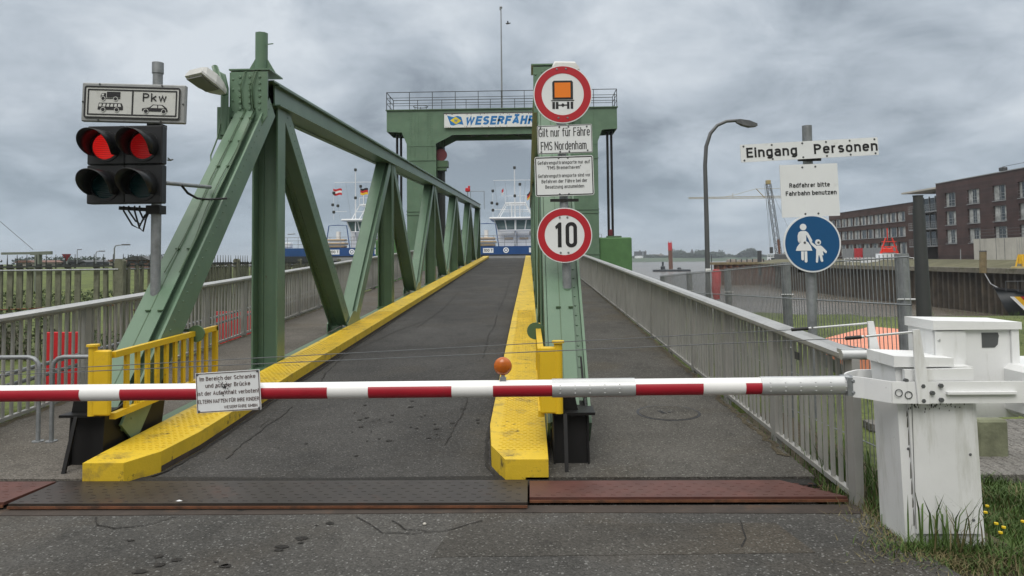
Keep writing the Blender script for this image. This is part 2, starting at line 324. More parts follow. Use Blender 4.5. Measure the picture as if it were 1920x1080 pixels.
def text_into(mb, s, x, z, width=None, height=.1, y=0.0, align='C', weight=0.0, shear=0.0):
    """flat lettering in the local XZ plane facing -Y, fitted to a width and a cap height"""
    t = .125+weight*3.4; gap = .115; lay = []; cx = 0.0
    for ch in s:
        if ch == ' ': cx += .34; continue
        gw, strokes = glyph(ch); lay.append((cx, strokes)); cx += gw+t+gap
    nat = cx-gap; kx = width/height/nat if width else 1.0
    tt = t*(kx if kx < 1 else 1)**.75
    off = {'C': -nat*kx*height/2, 'L': 0, 'R': -nat*kx*height}[align]; lay2 = 0
    for gx0, strokes in lay:
        for pts, closed in strokes:
            P = [Vector(((gx0+t/2+px_)*kx, tt/2+py_*(1-tt))) for px_, py_ in pts]
            Q = [P[0]]
            for p in P[1:]:
                if (p-Q[-1]).length > 1e-4: Q.append(p)
            if closed and (Q[0]-Q[-1]).length < 1e-4: Q.pop()
            n = len(Q); Lp, Rp = [], []
            if not closed:
                d0 = (Q[0]-Q[1]).normalized(); d1 = (Q[-1]-Q[-2]).normalized()
                if abs(d0.x) < .01 or abs(d0.y) < .01: Q[0] = Q[0]+d0*tt*.5*(1 if len(pts) > 1 else 0)
                if abs(d1.x) < .01 or abs(d1.y) < .01: Q[-1] = Q[-1]+d1*tt*.5
            for i in range(n):
                a = Q[i]-Q[i-1] if (i or closed) else Q[1]-Q[0]; b = Q[(i+1) % n]-Q[i] if (i < n-1 or closed) else Q[-1]-Q[-2]
                a.normalize(); b.normalize(); na = Vector((-a.y, a.x)); nb_ = Vector((-b.y, b.x)); m_ = na+nb_
                if m_.length < .2: m_ = na
                m_.normalize(); k = tt/2/max(.45, m_.dot(na)); Lp.append(Q[i]+m_*k); Rp.append(Q[i]-m_*k)
            yy = y-.00012*(lay2 % 3); lay2 += 1
            V = [(x+off+(q.x+shear*q.y)*height, yy, z+q.y*height) for q in Lp+Rp]
            mb.add(V, [(i, (i+1) % n, n+(i+1) % n, n+i) for i in range(n if closed else n-1)])
    return mb
def rrect(x0, x1, z0, z1, r, n=5):
    o = []
    for cx, cz, a0 in ((x1-r, z1-r, 0), (x0+r, z1-r, 90), (x0+r, z0+r, 180), (x1-r, z0+r, 270)):
        for k in range(n+1):
            a = R(a0+90*k/n); o.append((cx+r*math.cos(a), cz+r*math.sin(a)))
    return o
def rframe(mb, x0, x1, z0, z1, r, t, y0, y1):
    a = rrect(x0, x1, z0, z1, r); b = rrect(x0+t, x1-t, z0+t, z1-t, max(r-t, .002)); n = len(a)
    vs = [(p[0], y0, p[1]) for p in a]+[(p[0], y0, p[1]) for p in b]+[(p[0], y1, p[1]) for p in a]+[(p[0], y1, p[1]) for p in b]
    fs = []
    for i in range(n):
        j = (i+1) % n; fs += [(i, j, n+j, n+i), (2*n+i, 3*n+i, 3*n+j, 2*n+j), (i, 2*n+i, 2*n+j, j), (n+i, n+j, 3*n+j, 3*n+i)]
    return mb.add(vs, fs)

# ------------------------------------------------------------------ materials
GREEN = (.112, .186, .122)
paint('green', GREEN, .32, var=.14, vs=1.3, dirt=(.16, .22, .15), damt=.5, dscale=2.2, dpos=.54, bump=.12, bscale=25, d2=((.075, .065, .035), .75, 3.2, .655))
paint('green_old', (.066, .120, .060), .45, var=.2, vs=1.0, dirt=(.035, .055, .028), damt=.55, dscale=1.6, dpos=.54, bump=.1, streak=True, d2=((.09, .06, .03), .7, 4, .66))
paint('green_block', (.068, .165, .055), .6, var=.15, vs=2, dirt=(.05, .11, .04), damt=.5, dscale=3, bump=.5, bscale=8)
paint('yellow', (.64, .44, .022), .55, var=.14, vs=2.5, dirt=(.27, .19, .04), damt=.7, dscale=5, dpos=.51, bump=.2, bscale=60, d2=((.045, .035, .02), .75, 6, .585))
paint('yellow_gate', (.66, .43, .012), .45, var=.08, vs=3, dirt=(.40, .25, .03), damt=.6, dscale=6, dpos=.56, d2=((.10, .06, .025), .7, 9, .66))
paint('black_steel', (.006, .006, .006), .5, var=.3, vs=4, dirt=(.02, .017, .015), damt=.6, dscale=5, spec=.3)
paint('rail_grey', (.37, .365, .345), .45, metal=.25, var=.12, vs=2, dirt=(.13, .13, .10), damt=.45, dscale=7, dpos=.57, streak=True)
paint('rail_top', (.43, .43, .42), .38, metal=.5, var=.1, vs=3, dirt=(.22, .22, .2), damt=.5, dscale=4, dpos=.55)
paint('galv', (.26, .275, .285), .5, metal=.5, var=.2, vs=12, dirt=(.16, .17, .17), damt=.5, dscale=14, dpos=.52)
paint('galv_light', (.55, .56, .56), .33, metal=.55, var=.08, vs=5)
paint('white', (.74, .75, .75), .42, var=.06, vs=2, dirt=(.40, .39, .33), damt=.55, dscale=7, dpos=.57, streak=True, d2=((.12, .11, .08), .6, 14, .65))
paint('white_boom', (.80, .80, .79), .35, var=.05, vs=3, dirt=(.28, .28, .27), damt=.7, dscale=11, dpos=.66)
paint('white_cab', (.70, .71, .71), .45, var=.07, vs=2.2, dirt=(.33, .33, .27), damt=.5, dscale=6, dpos=.53, streak=True, bump=.05, bscale=30, d2=((.09, .09, .06), .65, 9, .655))
paint('grime', (.06, .058, .045), .9, var=.3, vs=20)
paint('sign_white', (.72, .74, .75), .4, var=.04, vs=3, dirt=(.5, .5, .48), damt=.4, dscale=7, dpos=.6)
paint('sign_white_dim', (.55, .56, .54), .5, var=.06, vs=4, dirt=(.34, .34, .31), damt=.4, dscale=8, dpos=.56)
paint('board_grey', (.30, .31, .31), .5, metal=.3, var=.12, vs=8, dirt=(.16, .16, .16), damt=.5, dscale=9, dpos=.56)
paint('sign_red', (.42, .012, .022), .4, var=.05, vs=3)
paint('boom_red', (.36, .010, .024), .4, var=.08, vs=4, dirt=(.2, .02, .03), damt=.5, dscale=9, dpos=.6)
paint('sign_orange', (.80, .20, .008), .4, var=.04)
paint('sign_blue', (.006, .075, .20), .35, var=.05)
paint('ink', (.010, .010, .012), .5, var=.1)
paint('ink_faded', (.11, .075, .07), .6, var=.35, vs=30)
paint('lettering_blue', (.015, .17, .46), .4, var=.15, vs=2)
paint('flag_yellow', (.7, .55, .02), .5)
paint('cable_black', (.008, .008, .008), .5)
paint('cable_dark', (.035, .04, .038), .6)
paint('signal_black', (.014, .015, .017), .38, var=.1)
paint('dark_grey', (.045, .048, .05), .5, var=.1, vs=2)
paint('rust_plate', (.105, .040, .031), .55, metal=.2, var=.25, vs=4, dirt=(.10, .045, .035), damt=.8, dscale=3, dpos=.5, bump=.2)
paint('dark_plate', (.050, .041, .035), .42, metal=.35, var=.2, vs=3, dirt=(.13, .055, .035), damt=.55, dscale=2.2, dpos=.56, bump=.12)
paint('road_seam', (.045, .034, .027), .85, var=.3, vs=5, dirt=(.10, .055, .03), damt=.6, dscale=2.5, dpos=.55, bump=.3)
paint('rust', (.14, .055, .025), .85, var=.35, vs=9, dirt=(.05, .03, .02), damt=.7, dscale=8, dpos=.5, bump=.4)
paint('red_paint', (.50, .012, .018), .5, var=.1)
paint('dark_red', (.13, .015, .022), .5, var=.2)
paint('salmon', (.70, .26, .155), .6, var=.1, vs=3, dirt=(.45, .17, .10), damt=.5, dscale=4, dpos=.54)
paint('lamp_glass', (.16, .16, .15), .35, var=.1)
paint('lamp_white', (.55, .55, .53), .45, var=.08, vs=9, dirt=(.3, .3, .28), damt=.5, dscale=14)
paint('steel_grey', (.10, .105, .11), .45, metal=.2, var=.1)
paint('concrete', (.50, .48, .43), .85, var=.12, vs=.5, dirt=(.22, .21, .18), damt=.5, dscale=.8, dpos=.55, streak=True)
paint('picket', (.155, .160, .115), .9, var=.28, vs=6, dirt=(.05, .055, .035), damt=.8, dscale=9, dpos=.5, streak=True, bump=.5)
paint('block_mossy', (.16, .17, .11), .95, var=.3, vs=6, bump=.5)
paint('quay_cap', (.17, .155, .12), .9, var=.3, vs=.6, dirt=(.07, .07, .035), damt=.8, dscale=.7, dpos=.48)
paint('red_bright', (.72, .04, .02), .45, var=.1)
paint('sheet_pile', (.062, .049, .034), .8, var=.45, vs=.7, dirt=(.14, .11, .07), damt=.6, dscale=.8, dpos=.54, streak=True, bump=.2, bscale=4)
paint('quay_top', (.105, .10, .055), .9, var=.25, vs=.4, dirt=(.07, .07, .03), damt=.7, dscale=.5, dpos=.5)
paint('timber', (.19, .15, .08), .9, var=.3, vs=2, dirt=(.06, .05, .03), damt=.6, dscale=2)
paint('ship_white', (.74, .76, .78), .4, var=.04)
paint('ship_blue', (.014, .062, .20), .4, var=.15, vs=.8)
paint('ship_dark', (.02, .025, .03), .5, var=.2, vs=1)
paint('ship_tan', (.42, .30, .17), .6, var=.1)
paint('ship_grey', (.25, .26, .27), .6, var=.1)
paint('glass', (.03, .04, .045), .06, var=.1, spec=.8)
paint('glass_ship', (.10, .16, .17), .08, var=.15, spec=.8)
paint('curtain', (.42, .43, .42), .9, var=.5, vs=1.7)
paint('frame_grey', (.30, .31, .31), .5)
paint('far_green', (.045, .075, .035), .9, var=.3, vs=.01)
paint('foliage_far', (.030, .048, .030), .9, var=.4, vs=.05)
paint('leaf_dark', (.040, .060, .018), .8, var=.5, vs=12)
paint('twig', (.045, .035, .022), .9, var=.3)
paint('grass_blade', (.068, .118, .027), .6, var=.4, vs=5, spec=.3)
paint('grass_dry', (.17, .145, .07), .7, var=.3, vs=5, spec=.3)
paint('dandelion', (.78, .55, .01), .6)
paint('roof_pale', (.15, .17, .14), .8, var=.15)
paint('roof_far', (.16, .09, .07), .8, var=.2, vs=.2)
paint('wall_far', (.30, .27, .24), .8, var=.2, vs=.2)
paint('car_white', (.72, .73, .74), .25)
paint('car_dark', (.03, .035, .05), .25)
paint('tyre', (.012, .012, .012), .8)
paint('crane_grey', (.085, .088, .085), .6, var=.2, vs=.3)
paint('crane_yellow', (.34, .27, .11), .6, var=.1, vs=.1)
paint('gold', (.75, .45, .02), .4)
asphalt('asphalt_bridge', (.038, .037, .0355), (.064, .062, .059), (.18, .18, .17), .9, .7, brown=(.058, .052, .043), bamt=.5)
asphalt('asphalt_walk', (.056, .053, .047), (.088, .083, .074), (.26, .26, .23), .9, .9, brown=(.082, .068, .046), bamt=.6)
asphalt('asphalt_patch', (.047, .044, .039), (.070, .066, .059), (.24, .24, .22), .9, .9, brown=(.068, .057, .043), bamt=.6)
asphalt('walk_left', (.078, .071, .060), (.125, .114, .100), (.30, .29, .26), .9, .8, brown=(.095, .078, .056), bamt=.6)
asphalt('asphalt_near', (.048, .047, .044), (.082, .079, .073), (.28, .28, .27), .9, .8, brown=(.066, .057, .045), bamt=.6)
asphalt('seam', (.018, .017, .016), (.03, .028, .025), (.08, .07, .06), .8)
asphalt('soil', (.055, .045, .03), (.10, .085, .055), (.2, .18, .13), .95, 3)
asphalt('pavers', (.13, .125, .115), (.19, .18, .165), (.3, .29, .27), .9, 2)

def ground_mat():
    m, t, b = newmat('ground'); n = t.nodes; l = t.links
    tcn = n.new('ShaderNodeTexCoord')
    a = n.new('ShaderNodeTexNoise'); a.inputs['Scale'].default_value = .35; a.inputs['Detail'].default_value = 8; a.inputs['Roughness'].default_value = .7
    c = n.new('ShaderNodeTexNoise'); c.inputs['Scale'].default_value = 9; c.inputs['Detail'].default_value = 5
    l.new(tcn.outputs['Object'], a.inputs['Vector']); l.new(tcn.outputs['Object'], c.inputs['Vector'])
    r = n.new('ShaderNodeValToRGB'); l.new(a.outputs['Fac'], r.inputs[0]); q = r.color_ramp.elements
    q[0].position = .33; q[0].color = (.050, .068, .014, 1); q[1].position = .68; q[1].color = (.115, .145, .030, 1)
    mr = n.new('ShaderNodeMapRange'); mr.inputs[1].default_value = .3; mr.inputs[2].default_value = .7; mr.inputs[3].default_value = .6; mr.inputs[4].default_value = 1.3; l.new(c.outputs['Fac'], mr.inputs[0])
    s = n.new('ShaderNodeVectorMath'); s.operation = 'SCALE'; l.new(r.outputs[0], s.inputs[0]); l.new(mr.outputs[0], s.inputs['Scale'])
    # mud and stone below the grass line
    g = n.new('ShaderNodeNewGeometry'); sp = n.new('ShaderNodeSeparateXYZ'); l.new(g.outputs['Position'], sp.inputs[0])
    k = n.new('ShaderNodeMapRange'); k.inputs[1].default_value = -.35; k.inputs[2].default_value = -.9; l.new(sp.outputs[2], k.inputs[0])
    mx_ = n.new('ShaderNodeMix'); mx_.data_type = 'RGBA'; l.new(k.outputs[0], mx_.inputs['Factor']); l.new(s.outputs[0], mx_.inputs['A']); mx_.inputs['B'].default_value = (.09, .075, .06, 1)
    l.new(mx_.outputs['Result'], b.inputs['Base Color']); b.inputs['Roughness'].default_value = .95
    bp = n.new('ShaderNodeBump'); bp.inputs['Strength'].default_value = .8; bp.inputs['Distance'].default_value = .05; l.new(c.outputs['Fac'], bp.inputs['Height']); l.new(bp.outputs[0], b.inputs['Normal'])
ground_mat()
def water_mat():
    m, t, b = newmat('water'); n = t.nodes; l = t.links
    tcn = n.new('ShaderNodeTexCoord')
    a = n.new('ShaderNodeTexNoise'); a.inputs['Scale'].default_value = .05; a.inputs['Detail'].default_value = 4; l.new(tcn.outputs['Object'], a.inputs['Vector'])
    r = n.new('ShaderNodeValToRGB'); l.new(a.outputs['Fac'], r.inputs[0]); q = r.color_ramp.elements
    q[0].color = (.105, .090, .070, 1); q[1].color = (.155, .135, .11, 1); q[0].position = .35; q[1].position = .65
    l.new(r.outputs[0], b.inputs['Base Color']); b.inputs['Roughness'].default_value = .22; b.inputs['Specular IOR Level'].default_value = .4
    mp = n.new('ShaderNodeMapping'); mp.inputs['Scale'].default_value = (1, .55, 1); l.new(tcn.outputs['Object'], mp.inputs[0])
    c = n.new('ShaderNodeTexNoise'); c.inputs['Scale'].default_value = .9; c.inputs['Detail'].default_value = 6; c.inputs['Roughness'].default_value = .62; l.new(mp.outputs[0], c.inputs['Vector'])
    bp = n.new('ShaderNodeBump'); bp.inputs['Strength'].default_value = 1; bp.inputs['Distance'].default_value = .35; l.new(c.outputs['Fac'], bp.inputs['Height']); l.new(bp.outputs[0], b.inputs['Normal'])
water_mat()
def brick_mat(name, c1, c2, mortar):
    m, t, b = newmat(name); n = t.nodes; l = t.links
    tcn = n.new('ShaderNodeTexCoord'); mp = n.new('ShaderNodeMapping'); l.new(tcn.outputs['Object'], mp.inputs[0]); mp.inputs['Rotation'].default_value = (R(90), 0, R(90))
    br = n.new('ShaderNodeTexBrick'); l.new(mp.outputs[0], br.inputs['Vector']); br.inputs['Scale'].default_value = 1.0
    br.inputs['Color1'].default_value = (*c1, 1); br.inputs['Color2'].default_value = (*c2, 1); br.inputs['Mortar'].default_value = (*mortar, 1)
    br.inputs['Brick Width'].default_value = .5; br.inputs['Row Height'].default_value = .17; br.inputs['Mortar Size'].default_value = .012
    no = n.new('ShaderNodeTexNoise'); no.inputs['Scale'].default_value = .6; no.inputs['Detail'].default_value = 6; l.new(tcn.outputs['Object'], no.inputs['Vector'])
    mr = n.new('ShaderNodeMapRange'); mr.inputs[1].default_value = .3; mr.inputs[2].default_value = .7; mr.inputs[3].default_value = .75; mr.inputs[4].default_value = 1.25; l.new(no.outputs['Fac'], mr.inputs[0])
    s = n.new('ShaderNodeVectorMath'); s.operation = 'SCALE'; l.new(br.outputs['Color'], s.inputs[0]); l.new(mr.outputs[0], s.inputs['Scale'])
    l.new(s.outputs[0], b.inputs['Base Color']); b.inputs['Roughness'].default_value = .85
brick_mat('brick', (.074, .041, .037), (.050, .031, .030), (.075, .062, .06))
brick_mat('brick_far', (.078, .043, .034), (.060, .034, .029), (.085, .065, .06))
def lens_mat(name, c, em, strength):
    m, t, b = newmat(name); n = t.nodes; l = t.links
    b.inputs['Base Color'].default_value = (*c, 1); b.inputs['Roughness'].default_value = .25
    tcn = n.new('ShaderNodeTexCoord'); wv = n.new('ShaderNodeTexWave'); wv.bands_direction = 'Z'; wv.inputs['Scale'].default_value = 17; wv.inputs['Distortion'].default_value = .6
    l.new(tcn.outputs['Object'], wv.inputs['Vector'])
    bp = n.new('ShaderNodeBump'); bp.inputs['Strength'].default_value = .6; bp.inputs['Distance'].default_value = .004; l.new(wv.outputs['Fac'], bp.inputs['Height']); l.new(bp.outputs[0], b.inputs['Normal'])
    if strength:
        b.inputs['Emission Color'].default_value = (*em, 1)
        mr = n.new('ShaderNodeMapRange'); mr.inputs[3].default_value = strength*.55; mr.inputs[4].default_value = strength*1.3; l.new(wv.outputs['Fac'], mr.inputs[0]); l.new(mr.outputs[0], b.inputs['Emission Strength'])
lens_mat('lens_red', (.35, .01, .012), (1, .022, .018), .36)
lens_mat('lens_red_dim', (.30, .008, .012), (1, .02, .02), .12)
lens_mat('lens_green', (.006, .035, .04), (0, 0, 0), 0)
paint('lens_amber', (.40, .095, .008), .22, var=.25, vs=14)

# ------------------------------------------------------------------ ground, water, far bank
WZ = -5.0
def sstep(a, b, x):
    t = min(1, max(0, (x-a)/(b-a))); return t*t*(3-2*t)
def gh(x, y):
    d1 = 22.5 - y + 1.5*math.sin(x*.35) if x > -9 else 22.5 - y
    d2 = (-x - 9 - .52*max(0, y-42))
    d = max(d1, d2)
    z = -.10 if d > 0 else max(-8, -.10 + d*.42)
    if d > 0 and x < -8.6: z += 1.25*sstep(15, 48, y)*sstep(8.6, 14, -x)
    if -6.2 < x < 2.45 and 5.0 < y < 60: z = min(z, -.7)
    return z
def grid(xs, ys, fz):
    mb = MB(); nx = len(xs)
    vs = [(x, y, fz(x, y)) for y in ys for x in xs]
    mb.smooth = True
    mb.add(vs, [(j*nx+i, j*nx+i+1, (j+1)*nx+i+1, (j+1)*nx+i) for j in range(len(ys)-1) for i in range(nx-1)])
    return mb
xs = [-3000, -1500, -800, -500, -350, -250, -180, -130, -95, -70, -52, -40, -32, -27, -23, -20, -18, -16] + [-15+.5*k for k in range(18)] + [-6.3, -6.15, -5, -3, -1, 1, 2.4, 2.5] + [3+.75*k for k in range(24)] + [22, 25, 30, 38, 50, 70, 100, 160, 300]
ys = [-40, -20, -10, -4, 0, 2, 4, 4.9, 5.05] + [6+k for k in range(40)] + [48, 52, 57, 63, 70, 80, 95, 115, 140, 180, 240, 320, 430, 600, 900, 1500, 3000]
struct(grid(xs, ys, gh).build('ground', 'ground'))
mb = MB(); mb.add([(-9000, 5, WZ), (9000, 5, WZ), (9000, 9000, WZ), (-9000, 9000, WZ)], [(0, 1, 2, 3)]); struct(mb.build('water', 'water'))
# far bank: a low dike across the river
mb = MB(); mb.smooth = True
pr = [(0, -6), (10, -4.6), (60, -2.5), (90, .5), (140, .8), (600, .5)]
xsb = list(range(-200, 2600, 50))
mb.add([(x, 980+.1*x+q[0]+12*math.sin(x*.004), q[1]) for x in xsb for q in pr], [(i*6+j, (i+1)*6+j, (i+1)*6+j+1, i*6+j+1) for i in range(len(xsb)-1) for j in range(5)])
struct(mb.build('far_bank', 'far_green'))

# approach road in front of the bridge, with the newer patch and cracks
mb = MB()
mb.prism([(-14, -6), (3.4, -6), (2.45, 2.6), (2.30, 3.6), (2.22, 4.3), (2.2, 4.98), (-14, 4.98)], 'z', -.2, 0)
road = struct(mb.build('road', 'asphalt_near'))
mb = MB(); mb.prism([(-14, 4.80), (-3, 4.79), (0, 4.83), (2.2, 4.80), (2.2, 4.96), (-14, 4.94)], 'z', 0, .004); struct(mb.build('road_edge_strip', 'road_seam'))
mb = MB(); mb.prism([(-.58, 4.12), (1.62, 4.18), (1.55, 4.64), (-.50, 4.62)], 'z', 0, .003); struct(mb.build('road_patch', 'asphalt_patch'))
def ribbon(mb, pts, wd, jit=0.0):
    pts = [Vector(p) for p in pts]; out = []
    for a, b in zip(pts, pts[1:]):
        n = max(1, int((b-a).length/.07))
        for k in range(n):
            p = a.lerp(b, k/n); out.append(p + Vector((rnd.uniform(-jit, jit), rnd.uniform(-jit, jit)*1.5, 0)))
    out.append(pts[-1]); L_, R_ = [], []
    for i, p in enumerate(out):
        d = (out[min(i+1, len(out)-1)]-out[max(i-1, 0)]); d.z = 0; d.normalize(); s = Vector((-d.y, d.x, 0))*wd*rnd.uniform(.5, 1.2)/2
        L_.append(p+s); R_.append(p-s)
    n = len(out); mb.add(L_+R_, [(i, i+1, n+i+1, n+i) for i in range(n-1)])
def flat(x, y): return at(x, y, Z=.006)
mb = MB()
for c in ([(670, 968), (700, 985), (720, 998), (775, 1000), (830, 995), (905, 975)], [(735, 975), (760, 992), (800, 995)], [(180, 968), (182, 985), (215, 990), (270, 985), (330, 968)], [(1390, 975), (1400, 1010), (1390, 1025)]):
    ribbon(mb, [flat(*p) for p in c], .010, .008)
mb.build('crack', 'seam', road)

# ------------------------------------------------------------------ bridge deck
YE = 54.0
def dslab(mb, x0, x1, y0, y1, top=0.0, th=.25, x0e=None, x1e=None):
    x0e = x0 if x0e is None else x0e; x1e = x1 if x1e is None else x1e
    z0, z1 = S*(y0-Y0)+top, S*(y1-Y0)+top
    mb.add([(x0, y0, z0-th), (x1, y0, z0-th), (x1e, y1, z1-th), (x0e, y1, z1-th), (x0, y0, z0), (x1, y0, z0), (x1e, y1, z1), (x0e, y1, z1)],
           [(0, 3, 2, 1), (4, 5, 6, 7), (0, 1, 5, 4), (1, 2, 6, 5), (2, 3, 7, 6), (3, 0, 4, 7)])
mb = MB(); dslab(mb, -3.25, -.05, Y0+.02, YE); dk = struct(mb.build('bridge_road', 'asphalt_bridge'))
mb = MB(); dslab(mb, -.046, 2.14, Y0+.02, YE, .03); struct(mb.build('walkway_right', 'asphalt_walk'))
mb = MB(); dslab(mb, -5.36, -3.254, Y0+.02, YE, .03); struct(mb.build('walkway_left', 'walk_left'))
mb = MB(); dslab(mb, -5.2, 2.0, Y0+.1, YE-.1, -.26, .55); struct(mb.build('bridge_girder', 'green_old'))
mb = MB()
def dk_(x, y): return deck(x, y, .006)
for c in ([(425, 860), (460, 828), (505, 795), (530, 780), (548, 762)], [(488, 800), (500, 788), (530, 786)], [(590, 735), (610, 700), (645, 668), (668, 655), (690, 645), (745, 620), (800, 600)], [(835, 835), (850, 805), (868, 775), (880, 735)],
          [(905, 672), (912, 650), (915, 630), (928, 610), (932, 590)], [(935, 580), (948, 555), (952, 540), (958, 520)], [(780, 615), (830, 580), (862, 545)]):
    ribbon(mb, [dk_(*p) for p in c], .013, .012)
mb.build('crack', 'seam', dk)
# moss and grit along the edges, old drip spots
mb = MB()
ribbon(mb, [(2.10, y, S*(y-Y0)+.034) for y in range(6, 36, 1)], .07, .03)
ribbon(mb, [(-5.30, y, S*(y-Y0)+.034) for y in range(6, 36, 1)], .08, .03)
struct(mb.build('edge_grit', 'soil'))
mb = MB()
ribbon(mb, [(-3.09, 5.50, .012), (-2.955, 5.73, .018), (-2.905, 6.3, S*.82+.005), (-2.915, 7.2, S*1.72+.005), (-2.955, 9, S*3.52+.005), (-2.965, 14, S*8.52+.005), (-3.0, 30, S*24.52+.005)], .035, .010)
ribbon(mb, [(-.24, 5.52, .012), (-.36, 5.85, .02), (-.405, 6.5, S*1.02+.005), (-.405, 9, S*3.52+.005), (-.395, 15, S*9.52+.005), (-.34, 30, S*24.52+.005)], .035, .010)
mb.build('kerb_joint', 'seam', dk)
mb = MB(); rs_ = random.Random(31)
for k in range(34):
    x, y = rs_.gauss(-1.35, .35), rs_.gauss(7.0, .55); r_ = rs_.uniform(.008, .035); z = S*(y-Y0)+.005
    mb.add([(x+r_*rs_.uniform(.6, 1.2)*math.cos(q), y+1.3*r_*rs_.uniform(.6, 1.2)*math.sin(q), z) for q in (0, .9, 1.8, 2.7, 3.6, 4.5, 5.4)], [tuple(range(7))])
mb.build('drip_spot', 'seam', dk)
mb = MB()
for k in range(16):
    x, y = rs_.gauss(-1.75, .3), rs_.gauss(4.35, .25); r_ = rs_.uniform(.01, .03)
    mb.add([(x+1.5*r_*rs_.uniform(.6, 1.2)*math.cos(q), y+r_*rs_.uniform(.6, 1.2)*math.sin(q), .005) for q in (0, .9, 1.8, 2.7, 3.6, 4.5, 5.4)], [tuple(range(7))])
mb.build('drip_spot', 'seam', road)
# dark joint between deck and cover plates
mb = MB(); mb.prism([(-5.4, 5.40), (2.1, 5.36), (2.1, 5.62), (1, 5.57), (-.3, 5.60), (-1.5, 5.56), (-2.9, 5.60), (-5.4, 5.58)], 'z', .002, .014); struct(mb.build('joint_strip', 'seam'))

# hinge cover plates with raised tread
def plate(name, label, x0, x1, ya, yb, za, zb, mat, cut=None):
    o = thing(name, label, 'steel plate', ((x0+x1)/2, ya, 0), group='hinge cover plates')
    p = MB(); pts = cut or [(x0, ya), (x1, ya), (x1, yb), (x0, yb)]
    zf = lambda y: za + (zb-za)*(y-ya)/(yb-ya)
    n = len(pts)
    p.add([(x, y, zf(y)-.022) for x, y in pts]+[(x, y, zf(y)) for x, y in pts], [list(range(n))[::-1], list(range(n, 2*n))]+[(i, (i+1) % n, n+(i+1) % n, n+i) for i in range(n)])
    t = p; y = ya+.05; r_ = 0
    while y < yb-.04:
        x = x0+.06+(r_ % 2)*.04
        while x < x1-.06:
            if not cut or x > x0+.5*(y-ya)/(yb-ya):
                a = R(45 if r_ % 2 else -45)*.35
                t.box((x, y, zf(y)+.0004), (.034, .009, .003), Matrix.Rotation(a, 3, 'Z'))
            x += .105
        y += .07; r_ += 1
    p.build('plate', mat, o)
    f = MB(); f.bb(x0, x1, ya-.012, ya-.002, za-.034, za-.018); f.build('edge_bar', 'rust', o)
    return o
plate('cover_plate', 'long dark grey tread plate across the roadway hinge below the barrier', -3.62, -.03, 4.90, 5.44, .045, .03, 'dark_plate')
plate('cover_plate', 'rust red tread plate across the right walkway hinge beside the railing end', -.015, 2.16, 4.99, 5.42, .050, .03, 'rust_plate', cut=[(-.015, 4.99), (2.16, 4.99), (1.85, 5.42), (-.015, 5.42)])
plate('cover_plate', 'faded red tread plate at the left walkway hinge by the photo edge', -5.3, -3.65, 4.90, 5.44, .055, .03, 'rust_plate')

# yellow kerbs
def kerb(inner, outer, h=.165):
    """inner/outer: lists of (x, y) with equal counts; a solid raised strip following the deck"""
    mb = MB(); n = len(inner)
    zt = lambda y: S*(y-Y0)+h
    vs = []
    for (xi, yi), (xo, yo) in zip(inner, outer): vs += [(xi, yi, zt(yi)-h-.02), (xi, yi, zt(yi)), (xo, yo, zt(yo)), (xo, yo, zt(yo)-h-.02)]
    fs = [(i*4+j, (i+1)*4+j, (i+1)*4+j+1, i*4+j+1) for i in range(n-1) for j in range(3)]
    fs += [(0, 1, 2, 3), tuple(4*(n-1)+k for k in (3, 2, 1, 0))]
    mb.add(vs, fs); return mb
def kerb_tread(mb, x0, x1, ya, yb, h=.165):
    y = ya; r_ = 0
    while y < yb:
        x = x0+.05+(r_ % 2)*.028
        while x < x1-.03:
            mb.box((x, y, S*(y-Y0)+h+.002), (.034, .010, .0035), Matrix.Rotation(R(25 if r_ % 2 else -25), 3, 'Z')); x += .056
        y += .05; r_ += 1
il = [(-3.13, 5.45), (-2.99, 5.74), (-2.94, 6.3), (-2.95, 7.2), (-2.99, 9), (-3.0, 14), (-3.05, YE)]
ol = [(-3.45, 5.45), (-3.46, 5.74), (-3.46, 6.3), (-3.46, 7.2), (-3.46, 9), (-3.46, 14), (-3.46, YE)]
t = kerb(il, ol); kerb_tread(t, -3.44, -2.98, 5.8, 16); struct(t.build('kerb_left', 'yellow'))
ir = [(-.20, 5.50), (-.325, 5.86), (-.37, 6.5), (-.37, 9), (-.36, 15), (-.30, 30), (-.25, YE)]
orr = [(.13, 5.50), (.13, 5.86), (.13, 6.5), (.13, 9), (.13, 15), (.12, 30), (.12, YE)]
t = kerb(ir, orr); kerb_tread(t, -.30, .12, 5.75, 16); struct(t.build('kerb_right', 'yellow'))
# scuffed rusty skirt where tyres rub the kerb
mb = MB()
for a, b in zip(il[1:], il[2:]): mb.add([(a[0]+.004, a[1], S*(a[1]-Y0)+.004), (b[0]+.004, b[1], S*(b[1]-Y0)+.004), (b[0]+.004, b[1], S*(b[1]-Y0)+.05), (a[0]+.004, a[1], S*(a[1]-Y0)+.05)], [(0, 1, 2, 3)])
for a, b in zip(ir[1:], ir[2:]): mb.add([(a[0]-.004, a[1], S*(a[1]-Y0)+.004), (b[0]-.004, b[1], S*(b[1]-Y0)+.004), (b[0]-.004, b[1], S*(b[1]-Y0)+.035), (a[0]-.004, a[1], S*(a[1]-Y0)+.035)], [(0, 1, 2, 3)])
struct(mb.build('kerb_scuff', 'road_seam'))

